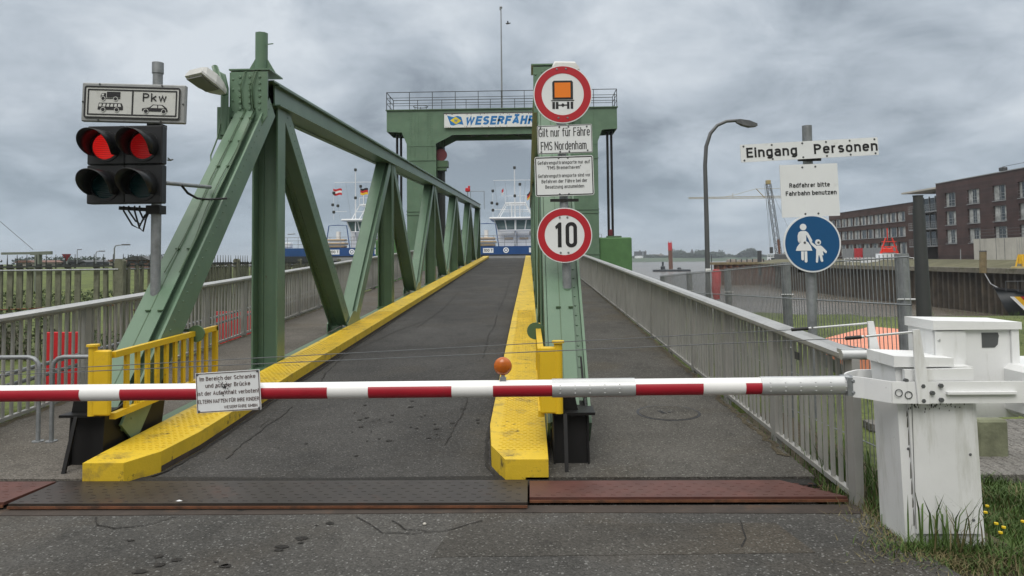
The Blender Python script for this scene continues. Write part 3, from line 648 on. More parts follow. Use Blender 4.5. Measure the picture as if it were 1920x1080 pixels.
# manhole in the right walkway
mc = deck(1253, 774, .03)
o = thing('manhole_cover', 'round asphalt filled manhole cover in the right walkway', 'manhole cover', mc)
tilt = math.atan(S)
mb = MB(); mb.M = Matrix.Translation(mc) @ Matrix.Rotation(tilt, 4, 'X')
mb.prism([(.325*math.cos(2*math.pi*k/48), .31*math.sin(2*math.pi*k/48)) for k in range(48)], 'z', -.01, .003); mb.build('rim', 'ink', o)
mb = MB(); mb.M = Matrix.Translation(mc) @ Matrix.Rotation(tilt, 4, 'X')
mb.prism([(.298*math.cos(2*math.pi*k/48), .283*math.sin(2*math.pi*k/48)) for k in range(48)], 'z', -.01, .006)
mb.build('lid', 'asphalt_walk', o)
mb = MB(); mb.M = Matrix.Translation(mc) @ Matrix.Rotation(tilt, 4, 'X')
for q in (-.075, -.05): mb.box((q, .0, .007), (.012, .12, .006), Matrix.Rotation(.35, 3, 'Z'))
mb.disc((.01, 0, .007), .018, .006, 10, 'z'); mb.build('lifting_slot', 'ink', o)

# ------------------------------------------------------------------ trusses
PY = [9.9+8.2*k for k in range(6)]
CT = lambda y: 4.17 + S*(y-9.9)          # top of top chord
BT = lambda y: S*(y-Y0)+.05
def hbeam(p0, p1, wx=.36, d=.30, tf=.022, web=0.0, riv=0.0, cover=False):
    """riveted H member lying in a plane X = const"""
    mb = MB(); p0, p1 = Vector(p0), Vector(p1); a = (p1-p0).normalized(); n = Vector((0, -a.z, a.y))
    if n.y > 0: n = -n                   # n points towards the viewer
    X = Vector((1, 0, 0))
    for s in (-1, 1): mb.beam(p0+X*s*(wx/2-tf/2), p1+X*s*(wx/2-tf/2), tf, d, n)
    mb.beam(p0+n*web, p1+n*web, wx-2*tf-.002, tf, n)
    # corner angles along the web
    for s in (-1, 1): mb.beam(p0+X*s*(wx/2-tf-.04)+n*(web+tf/2+.007), p1+X*s*(wx/2-tf-.04)+n*(web+tf/2+.007), .076, .014, n)
    if cover: mb.beam(p0+n*(d/2+.008)-X*wx*.09, p1+n*(d/2+.008)-X*wx*.09, wx*.66, .014, n)
    if riv:
        ln = (p1-p0).length; k = riv
        while k < ln:
            q = p0+a*k
            for s in (-1, 1):
                mb.rivet(q+X*s*(wx/2-tf-.04)+n*(web+tf/2+.014), n)
            mb.rivet(q+X*(wx/2)+n*(web), X)
            k += riv
    return mb
def truss(xc, label, lamp_side):
    o = thing('bridge_truss', label, 'bridge truss', (xc, 5.9, 0), group='green bridge trusses')
    # end diagonal
    a0 = Vector((xc, 6.12, .22)); a1 = Vector((xc, 9.52, 3.80))
    d = hbeam(a0, a1, .37, .30, .024, .06, .12, True).build('end_diagonal', 'green', o)
    ax = (a1-a0).normalized(); n = Vector((0, -ax.z, ax.y)); n = -n if n.y > 0 else n
    mb = MB(); mb.beam(a0+n*.167-Vector((.035, 0, 0)), a1+n*.167-Vector((.035, 0, 0)), .008, .003, n); mb.build('weld_seam', 'green_old', d)
    mb = MB()
    for t_ in (.25, .42, .58, .7, .8, .9):
        q = a0.lerp(a1, t_)+n*.172
        for s in (-.05, .07): mb.box(q+Vector((s, 0, .0)), (.045, .03, .014))
    mb.build('cable_clip', 'green_old', d)
    # foot: black bearing housing
    f = MB(); side = [(5.80, .02), (6.72, .02), (6.86, .62), (6.55, .80), (6.20, .52), (5.95, .44), (5.84, .44)]
    f.prism(side, 'x', xc-.145, xc-.13); f.prism(side, 'x', xc+.13, xc+.145)
    f.prism([(5.83, .02), (6.6, .02), (6.6, .5), (5.87, .43)], 'x', xc-.129, xc+.129)
    ft = f.build('bearing_foot', 'black_steel', o)
    f = MB(); f.bb(xc-(.19 if lamp_side < 0 else .15), xc+(.19 if lamp_side > 0 else .15), 5.76, 6.02, .441, .462); f.prism([(xc-.15, .463), (xc-.13, .58), (xc-.06, .67), (xc+.02, .66), (xc+.06, .463)], 'y', 5.86, 5.88)
    f.beam((xc-.05, 5.62, .03), (xc-.05, 5.77, .45), .03, .02); f.build('foot_cap', 'black_steel', ft)
    # gusset box at the knee
    g = MB(); zt = 4.20
    so = lamp_side; g.prism([(9.20, zt-.62), (9.20, zt), (9.66, zt+.02), (9.66, zt-.62)], 'x', xc+so*.2575-.0125, xc+so*.2575+.0125)
    g.bb(xc-.244, xc+.244, 9.175, 9.20, zt-.60, zt); g.bb(xc-.27, xc+.27, 9.17, 9.68, zt+.021, zt+.04)
    g.prism([(xc-.2, zt-.60), (xc+.244, zt-.60), (xc+.16, zt-.75), (xc-.2, zt-.75)], 'y', 9.15, 9.172)
    for i in range(3):
        for j in range(6): g.rivet((xc-.12+.13*i, 9.175, zt-.07-.085*j), (0, -1, 0), .025)
    for j in range(4): g.rivet((xc-.215, 9.175, zt-.1-.14*j), (0, -1, 0), .018)
    g.build('gusset_plate', 'green', o)
    # stub column above the knee (left truss only)
    st = MB(); st.tube([(xc+.02, 9.55, zt+.04), (xc+.02, 9.55, 4.83)], .088, 8)
    for s in (-1, 1): st.prism([(xc+.02+s*.08, zt+.041), (xc+.02+s*.22, zt+.041), (xc+.02+s*.08, zt+.28)], 'y', 9.54, 9.556)
    st.beam((xc+.1, 9.5, 4.66), (xc+.2, 9.5, 4.67), .012, .012)
    if lamp_side < 0: st.build('stub_column', 'green', o)
    # posts
    for i, y in enumerate(PY):
        p = hbeam((xc, y, BT(y)+.0), (xc, y, CT(y)-.32), .36, .30, .022, -.05, .0)
        p.bb(xc-.2, xc+.2, y-.17, y+.17, BT(y)-.02, BT(y)+.015)
        pj = p.build('post', 'green_old' if i else 'green', o)
    # diagonals
    for i, y in enumerate(PY):
        if i < 5:
            yn = y+4.1
            hbeam((xc, y+.18, CT(y+.18)-.30), (xc, yn-.28, BT(yn)+.10), .34, .26, .02, 0, .14 if i < 2 else 0).build('diagonal', 'green', o)
            hbeam((xc, yn+.28, BT(yn)+.10), (xc, PY[i+1]-.18, CT(PY[i+1])-.30), .34, .26, .02, .05, 0, i < 4).build('diagonal', 'green', o)
            gp = MB()
            for s in (-1, 1):
                gp.prism([(yn-.55, BT(yn)-.02), (yn+.55, BT(yn)+.02), (yn+.52, BT(yn)+.14), (yn+.1, BT(yn)+.34), (yn-.1, BT(yn)+.34), (yn-.52, BT(yn)+.14)], 'x', xc+s*.19-.008, xc+s*.19+.008)
            if i < 3:
                for q in range(7):
                    for r_ in range(2): gp.rivet((xc+.198, yn-.42+q*.14, BT(yn)+.03+.07*r_), (1, 0, 0), .014)
            gp.build('node_plate', 'green', o)
    # top chord: cover plate, two webs, angles and bottom flange
    c0, c1 = 9.45, PY[-1]+.35
    pt = lambda x, y, dz: Vector((xc+x, y, CT(y)+dz))
    c = MB(); c.beam(pt(0, c0, -.012), pt(0, c1, -.012), .46, .024)
    for s in (-1, 1):
        c.beam(pt(s*.16, c0+.2, -.17), pt(s*.16, c1, -.17), .018, .29)
        c.beam(pt(s*.20, c0+.2, -.308), pt(s*.20, c1, -.308), .10, .016); c.beam(pt(s*.20, c0+.2, -.032), pt(s*.20, c1, -.032), .07, .014)
    c.beam(pt(0, c0+.2, -.29), pt(0, c1, -.29), .30, .014)
    y = c0+.5
    while y < 26: 
        c.rivet(pt(.169, y, -.26), (1, 0, 0), .013); c.rivet(pt(.222, y, -.300), (0, 0, 1), .013); y += .13
    c.build('top_chord', 'green', o)
    for yy in PY[1:5]:
        s_ = MB(); s_.beam(pt(0, yy-.5, .006), pt(0, yy+.5, .006), .40, .010)
        s_.build('splice_plate', 'green', o)
    b = MB(); b.beam((xc, 6.6, BT(6.6)-.12), (xc, YE-.5, BT(YE-.5)-.12), .36, .20); b.build('bottom_chord', 'green_old', o)
    return o
XL, XR = -3.66, .325
TL = truss(XL, 'green riveted steel truss between the roadway and the left walkway', -1)
TR = truss(XR, 'green riveted steel truss behind the round traffic signs at the right walkway', 1)
# cables clipped to the left end diagonal
D0 = Vector((XL, 6.12, .22)); D1 = Vector((XL, 9.52, 3.80)); DA = (D1-D0).normalized(); DN = Vector((0, -DA.z, DA.y)); DN = -DN if DN.y > 0 else DN
def onD(t, s, lift=.185): return D0.lerp(D1, t) + Vector((s, 0, 0)) + DN*lift
mb = MB()
for s0, r_, seed in ((-.05, .007, 1), (.07, .006, 2), (.10, .008, 3)):
    rr = random.Random(seed); mb.tube([onD(t_, s0+rr.uniform(-.02, .02)) for t_ in (.35, .45, .55, .65, .75, .85, .95)] + [Vector((XL+s0-.03, 9.15, 3.7)), Vector((XL+s0-.05, 9.14, 4.0)), Vector((XL+s0, 9.15, 4.19)), Vector((XL+s0+.05, 9.3, 4.26)), Vector((XL+.25, 9.5, 4.24))], r_, 6)
mb.tube([(XL-.21, 9.13, 3.55), (XL-.33, 9.1, 3.58), (XL-.36, 9.05, 3.3), (XL-.38, 8.9, 3.05), (XL-.28, 8.7, 2.9), (XL-.1, 8.5, 2.86)], .010, 6)
mb.build('cable_run', 'green_old', TL)

def lane_lamp(xc, side, label, head):
    """street lamp head on a bent arm bolted to the truss knee"""
    o = thing('lane_lamp', label, 'street lamp', (xc+side*.30, 9.1, 3.35), group='lamps on the truss ends')
    base = Vector((xc+side*.30, 9.12, 3.35)); h = Vector(head)
    mb = MB(); mb.tube([base, base+Vector((0, 0, .62)), base+Vector((side*.02, -.03, .78)), base+Vector((side*.09, -.10, .88)), h+Vector((-side*.02, .03, -.03))] if side < 0 else [base, base+Vector((-.02, 0, .40)), base+Vector((-.08, -.02, .58)), h+Vector((.0, .06, -.09)), h+Vector((0, .03, -.02))], [.05, .05, .045, .04, .036], 10)
    mb.bb(base.x-.09, base.x+.07, 9.10, 9.16, 3.3, 3.72)
    mb.build('arm', 'green', o)
    # head: flattened tapered housing with glass underneath, pointing outwards
    M = Matrix.Translation(h) @ Matrix.Rotation(R(-28*side), 4, 'Z') @ Matrix.Rotation(R(38 if side < 0 else 20)*side*-1*-1 if False else 0, 4, 'Y')
    dirv = Vector((-.46, -.80, .40) if side < 0 else (.12, -.95, .20)).normalized(); sidev = dirv.cross(Vector((0, 0, 1))).normalized(); upd = sidev.cross(dirv)
    B = Matrix((dirv, sidev, upd)).transposed().to_4x4(); B.translation = h
    hb = MB(); hb.M = B; ln = .46
    secs = [(-.02, .06, .04, -.03), (.08, .13, .07, -.055), (.22, .175, .095, -.065), (.38, .18, .085, -.06), (ln-.02, .165, .04, -.045)]
    vs = []; 
    for x, wy, zt_, zb in secs: vs += [(x, -wy, zb), (x, -wy, zb+.03), (x, -wy*.72, zt_), (x, wy*.72, zt_), (x, wy, zb+.03), (x, wy, zb)]
    fs = [(i*6+j, (i+1)*6+j, (i+1)*6+(j+1) % 6, i*6+(j+1) % 6) for i in range(4) for j in range(6)]+[(0, 1, 2, 3, 4, 5), (24, 25, 26, 27, 28, 29)]
    hb.add(vs, fs); hd = hb.build('lamp_head', 'lamp_white', o)
    gl = MB(); gl.M = B; gl.prism([(.13, -.12), (.41, -.15), (.41, .15), (.13, .12)], 'z', -.078, -.055); gl.build('glass', 'lamp_glass', o)
    return o
lane_lamp(XL, -1, 'grey street lamp on a bent green arm at the left truss top', at(417, 172, Y=8.95))
lane_lamp(XR, 1, 'pale street lamp head just showing above the orange tanker sign', at(1050, 153, Y=9.0))

# ------------------------------------------------------------------ walkway railings
def railing(name, label, pts, hts, nposts, inside, tubes=False):
    """pts: near and far foot (x,y); follows deck slope. Posts, balusters by bay, wide flat hand rail."""
    (xa, ya), (xb, yb) = pts
    P = lambda t, h: Vector((xa+(xb-xa)*t, ya+(yb-ya)*t, S*(ya+(yb-ya)*t-Y0)+h))
    ln = math.hypot(xb-xa, yb-ya)
    o = thing(name, label, 'railing', P(0, 0), group='walkway railings')
    H = hts
    m_ = MB()
    sgn = inside
    prof = [(-.085, -.03), (-.085, .0), (-.045, .022), (.045, .022), (.085, .0), (.085, -.03)]
    A, B = P(-.0, H), P(1, H)
    vs = [(A.x+q[0], A.y, A.z+q[1]) for q in prof]+[(B.x+q[0], B.y, B.z+q[1]) for q in prof]
    m_.add(vs, [(i, (i+1) % 6, 6+(i+1) % 6, 6+i) for i in range(6)]+[(5, 4, 3, 2, 1, 0), (6, 7, 8, 9, 10, 11)])
    m_.build('handrail', 'rail_top', o)
    b_ = MB(); b_.beam(P(0, .06), P(1, .06), .05, .035); b_.build('bottom_rail', 'rail_grey', o)
    t_ = MB(); t_.beam(P(0, H-.05), P(1, H-.05), .045, .03); t_.build('top_rail', 'rail_grey', o)
    for k in range(nposts+1):
        t = k/nposts; q = P(t, -.12); r_ = P(t, H-.03)
        pb = MB(); pb.box(((q+r_)/2), (.055, .11, (r_-q).length)); pb.bb(q.x-.08, q.x+.08, q.y-.08, q.y+.08, q.z-.1, q.z)
        pb.build('rail_post', 'rail_grey', o)
        if k < nposts:
            nb = int(ln/nposts/.118); bb = MB()
            for j in range(1, nb):
                tt = t + j/nb/nposts; u = P(tt, .03); v = P(tt, H-.04)
                bb.box((u+v)/2+Vector((rnd.uniform(-.004, .004), rnd.uniform(-.006, .006), 0)), (.022, .032, (v-u).length), Matrix.Rotation(rnd.uniform(-.006, .006), 3, 'X') @ Matrix.Rotation(rnd.uniform(-.12, .12), 3, 'Z'))
            bb.build('baluster_panel', 'rail_grey', o)
    if tubes:
        for h in (.36, .48):
            tb = MB(); tb.tube([P(0, h)+Vector((-.10, 0, 0)), P(1, h)+Vector((-.10, 0, 0))], .024, 8); tb.build('pipe', 'galv', o)
    return o, P
rr_o, rrP = railing('railing', 'grey bar railing along the right edge of the right walkway', ((2.235, 5.02), (2.02, 36.0)), 1.035, 20, -1)
# bull nose end piece and small plate on the right railing
mb = MB(); a = rrP(0, 1.035); mb.tube([a+Vector((-.09, -.03, -.006)), a+Vector((.09, -.03, -.006))], .034, 12); mb.bb(a.x-.078, a.x+.078, a.y-.03, a.y+.06, a.z-.038, a.z+.03); mb.build('end_cap', 'galv_light', rr_o)
mb = MB(); q = at(1495, 667, X=2.19); mb.bb(q.x-.006, q.x, q.y-.045, q.y+.045, q.z-.03, q.z+.03); mb.build('small_plate', 'dark_grey', rr_o)
rl_o, rlP = railing('railing', 'grey bar railing along the outer edge of the left walkway', ((-5.36, 5.3), (-5.55, 36.0)), 1.10, 19, 1, True)

# ------------------------------------------------------------------ yellow guard grilles beside the truss feet
def guard(xc, label, side):
    o = thing('guard_grille', label, 'guard grille', (xc, 5.75, .3), group='yellow guard grilles at the truss feet')
    ya, yb = 5.80, 7.72; zt = lambda y: .945+.018*(y-ya); zb = lambda y: .445+.02*(y-ya)
    m_ = MB(); m_.beam((xc, ya, zt(ya)), (xc, yb, zt(yb)), .05, .05); m_.build('top_rail', 'yellow_gate', o)
    m_ = MB(); m_.beam((xc, ya, zb(ya)), (xc, yb, zb(yb)), .05, .05); m_.build('bottom_rail', 'yellow_gate', o)
    m_ = MB(); m_.beam((xc, yb-.02, zb(yb)-.02), (xc, yb-.02, zt(yb)+.02), .05, .045, (0, 1, 0)); m_.build('end_post', 'yellow_gate', o)
    for k in range(10):
        y = ya+.20+k*.165
        b = MB(); b.bb(xc-.012, xc+.012, y-.026, y+.026, zb(y)+.02, zt(y)-.02); b.build('bar', 'yellow_gate', o)
    b = MB(); b.rbox((xc-side*.06, 5.755, .725), (.14, .05, .53), .012)
    b.tube([(xc-side*.14, 5.755, .46), (xc-side*.14, 5.755, 1.02)], .035, 10); b.disc((xc-side*.14, 5.755, 1.028), .05, .018, 14, 'z')
    b.build('end_plate', 'yellow_gate', o)
    h = MB(); hy = 7.2; h.disc((xc+side*.03, hy, zt(hy)+.0), .085, .02, 20, 'y'); h.beam((xc+side*.03, hy+.03, zt(hy)+.03), (xc-side*.25, hy+.10, zt(hy)+.03), .03, .03)
    h.build('bracket', 'green_old', o)
    return o
guard(-3.43, 'yellow guard grille in front of the left truss foot', 1)
guard(.085, 'yellow guard grille seen end on beside the right truss foot', -1)

# ------------------------------------------------------------------ traffic light and vehicle board on the left diagonal
TY = 7.0
pf = at(288, 578, Y=TY); ptop = at(291, 120, Y=TY)
o = thing('traffic_light', 'black traffic light with two lit red lamps over two dark green lamps', 'traffic light', pf)
mb = MB(); mb.tube([pf+Vector((0, .03, -.12)), Vector((pf.x, pf.y+.03, ptop.z))], .048, 14); mb.tube([(pf.x, pf.y+.03, ptop.z-.0), (pf.x, pf.y+.03, ptop.z+.008), ], .055, 14)
mb.tube([(pf.x, pf.y+.03, ptop.z-.09), (pf.x, pf.y+.03, ptop.z+.02)], .056, 14); mb.build('pole', 'galv', o)
LY = TY-.14
cl_ = at(169, 238, Y=LY); cr_ = at(308, 382, Y=LY)
cw, ch = (cr_.x-cl_.x)/2, (cl_.z-cr_.z)/2
for i in range(2):
    for j in range(2):
        cx = cl_.x+cw*(i+.5); cz = cl_.z-ch*(j+.5) - .0
        h = MB(); h.rbox((cx, LY+.0, cz), (cw-.005, .10, ch-.005), .010); hs = h.build('housing', 'signal_black', o)
        lz = cz-.012; lr = .128; fy = LY-.05
        rg = MB(); rg.ring((cx, fy, lz), lr, lr+.024, -.012, .01, 36); rg.build('lens_ring', 'signal_black', hs)
        ln_ = MB(); ln_.smooth = True
        vs = [(cx, fy-.022, lz)]
        for q in range(1, 5):
            for k in range(32): a = 2*math.pi*k/32; rq = lr*q/4; vs.append((cx+rq*math.cos(a), fy-.022*(1-(q/4)**2), lz+rq*math.sin(a)))
        fs = [(0, 1+k, 1+(k+1) % 32) for k in range(32)]+[(1+q*32+k, 1+(q+1)*32+k, 1+(q+1)*32+(k+1) % 32, 1+q*32+(k+1) % 32) for q in range(3) for k in range(32)]
        ln_.add(vs, fs); ln_.build('lens', ('lens_red' if i == 0 else 'lens_red_dim') if j == 0 else 'lens_green', o)
        # visor: open-bottomed hood, longer at the top, cut back towards the sides
        vz = MB(); vz.smooth = True; n = 28; r_ = lr+.020; th = .006; vs = []
        for k in range(n+1):
            a = R(-38)+R(256)*k/n; dep = .30*(.30+.70*max(0, math.sin((a+R(38))/R(256)*math.pi))**.75)
            for rr_, yy in ((r_, fy), (r_, fy-dep), (r_-th, fy-dep), (r_-th, fy)): vs.append((cx+rr_*math.cos(a), yy, lz+rr_*math.sin(a)-(.05*(fy-yy))))
        fs = [(4*k+q, 4*k+4+q, 4*k+4+(q+1) % 4, 4*k+(q+1) % 4) for k in range(n) for q in range(4)]+[(0, 1, 2, 3), (4*n, 4*n+1, 4*n+2, 4*n+3)]
        vz.add(vs, fs); vz.build('visor', 'signal_black', hs)
bx = MB(); zb = cl_.z-2*ch; zt = cl_.z
bx.beam((cl_.x+.25, LY+.1, zb-.03), (pf.x, pf.y, zb-.05), .05, .035); bx.beam((cl_.x+.25, LY+.1, zt+.012), (pf.x+.02, pf.y, zt+.012), .05, .02)
bx.bb(pf.x-.07, pf.x+.07, pf.y-.04, pf.y+.09, zb-.09, zb-.005); bx.bb(pf.x-.07, pf.x+.07, pf.y-.04, pf.y+.09, zt+.002, zt+.045); bx.build('bracket', 'cable_black', o)
mb = MB()
for q, sag in ((0, .17), (.05, .13), (.11, .20), (.16, .10)):
    p0 = Vector((pf.x-.28+q, LY+.08, zb-.01)); p1 = Vector((pf.x-.06+.02*q, pf.y, zb-.07))
    mb.tube([p0, p0+Vector((.0, 0, -.05)), p0.lerp(p1, .35)+Vector((0, 0, -sag)), p0.lerp(p1, .6)+Vector((0, 0, -sag*1.1)), p0.lerp(p1, .85)+Vector((0, 0, -.04)), p1], .0085, 6)
mb.build('cable', 'cable_black', o)
arm_a = at(309, 343, Y=TY+.06); arm_b = at(394, 351, Y=8.05)
mb = MB(); mb.tube([arm_a, arm_b], .022, 10); mb.build('stay_arm', 'galv', o)
mb = MB(); mb.tube([at(340, 347, Y=7.3), at(352, 362, Y=7.4), at(370, 372, Y=7.6), at(392, 374, Y=7.8), at(425, 372, Y=8.0)], .013, 6); mb.build('feed_cable', 'cable_black', o)

# vehicle board above the light
bc = at(250, 193, Y=LY-.02)
BW, BH = 1.0, .385
o = thing('vehicle_board', 'grey framed board with lorry, bus and car pictures and Pkw above the traffic light', 'sign board', bc, (0, R(1.6), R(4)))
b = MB(); b.rbox((0, .032, 0), (BW, .055, BH), .010); b.build('case', 'board_grey', o, False)
b = MB(); b.prism(rrect(-BW/2+.03, BW/2-.045, -BH/2+.035, BH/2-.035, .02), 'y', -.004, .004); b.build('face', 'sign_white_dim', o, False)
fr = MB(); rframe(fr, -BW/2+.03, BW/2-.045, -BH/2+.033, BH/2-.033, .025, .016, -.008, -.0045); rframe(fr, -BW/2+.062, BW/2-.077, -BH/2+.064, BH/2-.064, .006, .013, -.008, -.0045)
fr.bb(-.012, .002, -.008, -.0045, -BH/2+.074, BH/2-.074); fr.build('border', 'ink', o, False)
pic = MB(); y0, y1 = -.0085, -.0045
U = lambda x, z: (-.5+(x-130)/1720*1.0, BH/2-(z-130)/690*BH)     # from the board's own drawing grid
def quadp(mb, pts): mb.prism([U(*p) for p in pts], 'y', y0, y1)
quadp(pic, [(553, 290), (775, 290), (775, 385), (553, 385)])
quadp(pic, [(540, 397), (775, 397), (775, 412), (540, 412)])
quadp(pic, [(452, 365), (470, 320), (535, 315), (535, 412), (515, 412), (505, 395), (470, 395), (455, 412)])
for c, r_ in (((495, 412), 27), ((700, 414), 27), ((500, 608), 30), ((725, 608), 30), ((1210, 618), 32), ((1505, 620), 32)):
    x, z = U(*c); pic.disc((x, (y0+y1)/2-.0008, z), r_*1.0/1720, .004, 20, 'y')
quadp(pic, [(410, 608), (415, 560), (430, 488), (800, 490), (825, 545), (825, 608)])
quadp(pic, [(1140, 610), (1145, 570), (1265, 548), (1320, 497), (1480, 500), (1550, 555), (1572, 618), (1530, 620), (1255, 618), (1165, 612)])
text_into(pic, 'Pkw', *((lambda p: (p[0], p[1]))(U(1347, 445))), width=.235, height=.083, y=y0, weight=.008)
pic.build('pictogram', 'ink', o, False)
lt = MB(); y0, y1 = -.0105, -.0088
quadp(lt, [(465, 360), (478, 330), (508, 327), (508, 360)])
for k in range(6): x = 432+k*63; quadp(lt, [(x-5, 555), (x+8, 503), (x+46, 503), (x+42, 555)] if k < 5 else [(x-5, 555), (x+3, 503), (x+36, 503), (x+52, 555)])
quadp(lt, [(1285, 560), (1328, 512), (1395, 512), (1395, 560)]); quadp(lt, [(1412, 560), (1412, 512), (1468, 514), (1515, 560)])
for c, r_ in (((495, 412), 40), ((700, 414), 40), ((500, 608), 42), ((725, 608), 42), ((1210, 618), 44), ((1505, 620), 44)):
    x, z = U(*c); lt.ring((x, 0, z), (r_-11)/1720, (r_-2)/1720, y0, y1, 20)
lt.build('pictogram_cutout', 'sign_white_dim', o, False)
sc_ = MB()
for x, z in ((-.33, BH/2-.014), (.27, BH/2-.014), (-.33, -BH/2+.014), (.27, -BH/2+.014), (-BW/2+.014, 0), (BW/2-.02, 0)): sc_.rivet((x, -.001, z), (0, -1, 0), .010)
sc_.build('screw', 'dark_grey', o, False)

# ------------------------------------------------------------------ sign column at the right truss
SY = 6.98
pb = at(1064, 572, Y=SY+.06); 
o = thing('sign_post', 'grey tube with a green foot carrying four traffic signs on the right truss', 'sign post', pb)
zt = at(1052, 128, Y=SY+.06).z
mb = MB(); mb.tube([(pb.x-.0, SY+.06, pb.z+.16), (pb.x-.055, SY+.06, zt)], .044, 14); mb.build('tube', 'galv', o)
mb = MB(); mb.tube([(pb.x+.002, SY+.06, pb.z-.08), (pb.x, SY+.06, pb.z+.165)], .047, 14); mb.build('foot', 'green', o)
mb = MB()
for yy in (296, 376, 240): q = at(1058, yy, Y=SY+.04); mb.bb(q.x-.14, q.x+.14, SY+.004, SY+.02, q.z-.014, q.z+.014)
mb.build('clamp', 'cable_black', o)
def round_sign(name, label, c, r, rz, face, rim, group=None, lean=0):
    o = thing(name, label, 'road sign', c, (0, lean, rz), group)
    b = MB(); b.disc((0, 0, 0), r, .012, 64); b.build('panel', 'sign_white', o, False)
    return o
def bolts(o, pts, mat='galv'):
    b = MB()
    for x, z in pts: b.rivet((x, -.0095, z), (0, -1, 0), .011)
    b.build('bolt', mat, o, False)
c = at(1055, 177, Y=SY-.02); r = .289
o = round_sign('road_sign', 'round red rimmed sign with an orange tanker rear view, topmost on the post', c, r, 0, None, None, 'round red rimmed signs')
b = MB(); b.ring((0, 0, 0), r*.72, r*.965, -.0085, -.0065, 64); b.build('red_ring', 'sign_red', o, False)
b = MB(); g = r/313.0
T = lambda x, z: ((x-372)*g, (375-z)*g)
b.prism([T(*p) for p in ((262, 432), (262, 245), (278, 228), (468, 228), (482, 245), (482, 432))], 'y', -.0085, -.0065)
b.prism([T(*p) for p in ((248, 448), (248, 438), (494, 438), (494, 448))], 'y', -.0085, -.0065)
for x0, x1 in ((260, 288), (297, 325), (417, 442), (455, 482)): b.prism([T(*p) for p in ((x0, 532), (x0, 457), (x1, 457), (x1, 532))], 'y', -.0085, -.0065)
b.prism([T(*p) for p in ((325, 498), (325, 486), (355, 486), (372, 470), (388, 486), (417, 486), (417, 498), (388, 498), (372, 515), (355, 498))], 'y', -.0085, -.0065)
b.build('tanker_symbol', 'ink', o, False)
b = MB(); b.prism([T(*p) for p in ((286, 410), (286, 250), (456, 250), (456, 410))], 'y', -.011, -.0086); b.build('orange_panel', 'sign_orange', o, False)
bolts(o, [(-.055, .25), (.035, .252), (-.045, -.235), (.045, -.235)])
c = at(1058.5, 441, Y=SY-.02); r = .286*102/108*1.0
o = round_sign('road_sign', 'round red rimmed speed limit sign reading 10, lowest on the post', c, r, 0, None, None, 'round red rimmed signs')
b = MB(); b.ring((0, 0, 0), r*.72, r*.965, -.0085, -.0065, 64); b.build('red_ring', 'sign_red', o, False)
b = MB()
b.prism([(-.092, .085), (-.055, .125), (-.030, .125), (-.030, -.118), (-.066, -.118), (-.066, .072), (-.082, .058)], 'y', -.0085, -.0065)
a1_ = rrect(.010, .122, -.120, .128, .054, 8); a2_ = rrect(.045, .087, -.085, .093, .021, 8); n = len(a1_)
b.add([(p[0], -.0085, p[1]) for p in a1_]+[(p[0], -.0085, p[1]) for p in a2_], [(i, (i+1) % n, n+(i+1) % n, n+i) for i in range(n)])
b.build('lettering', 'ink', o, False)
bolts(o, [(-.045, .175), (.03, .175), (-.04, -.17), (.035, -.17)])
# text panels
def text_panel(name, label, cat, c, wd, ht, lines, rot=(0, 0, 0), frame=None, mat='sign_white', ink='ink', th=.008, rad=.012, boltpts=(), group=None, weight=.004):
    o = thing(name, label, cat, c, rot, group)
    b = MB(); b.prism(rrect(-wd/2, wd/2, -ht/2, ht/2, rad), 'y', -th/2, th/2); b.build('panel', mat, o, False)
    if frame:
        f = MB(); rframe(f, -wd/2+frame[0], wd/2-frame[0], -ht/2+frame[0], ht/2-frame[0], max(rad-frame[0], .003), frame[1], -th/2-.0022, -th/2-.0002); f.build('border', ink if len(frame) < 3 else frame[2], o, False)
    l_ = MB()
    for ln in lines:
        s, x, z, w_, h_ = ln[:5]; text_into(l_, s, x, z, w_, h_, -th/2-.002, weight=weight, align=ln[5] if len(ln) > 5 else 'C')
    if lines: l_.build('lettering', ink, o, False)
    if boltpts:
        b = MB()
        for x, z in boltpts: b.rivet((x, -th/2, z), (0, -1, 0), .010)
        b.build('bolt', 'steel_grey', o, False)
    return o
K = SY/F
c = at(1059, 261, Y=SY-.015); wd, ht = 103*K, 54*K
text_panel('text_sign', 'white panel reading Gilt nur für Fähre FMS Nordenham under the tanker sign', 'text sign', c, wd, ht,
           [('Gilt nur für Fähre', -.004, .028, wd*.93, .085), ('FMS Nordenham', -.014, -.105, wd*.83, .085)], (0, R(-1.2), 0), (.004, .005),
           boltpts=[(-.235, .12), (-.05, .122), (.04, .122), (.22, .118), (-.235, -.12), (-.05, -.122), (.04, -.122), (.22, -.118)], weight=.004)
c = at(1058, 330, Y=SY-.015); wd, ht = 110*K, 75*K
text_panel('text_sign', 'white panel with black border and five lines about Gefahrenguttransporte', 'text sign', c, wd, ht,
           [('Gefahrenguttransporte nur auf', 0, .118, wd*.89, .034), ('"FMS Bremerhaven"', -.0, .068, wd*.58, .034), ('Gefahrenguttransporte sind vor', 0, -.012, wd*.89, .034), ('Befahren der Fähre bei der', 0, -.066, wd*.78, .034), ('Besatzung anzumelden', 0, -.120, wd*.66, .034)],
           (0, R(-1.2), 0), (.007, .009), rad=.022, boltpts=[(-.05, .178), (.04, .178), (-.05, -.178), (.04, -.178)], weight=.004)

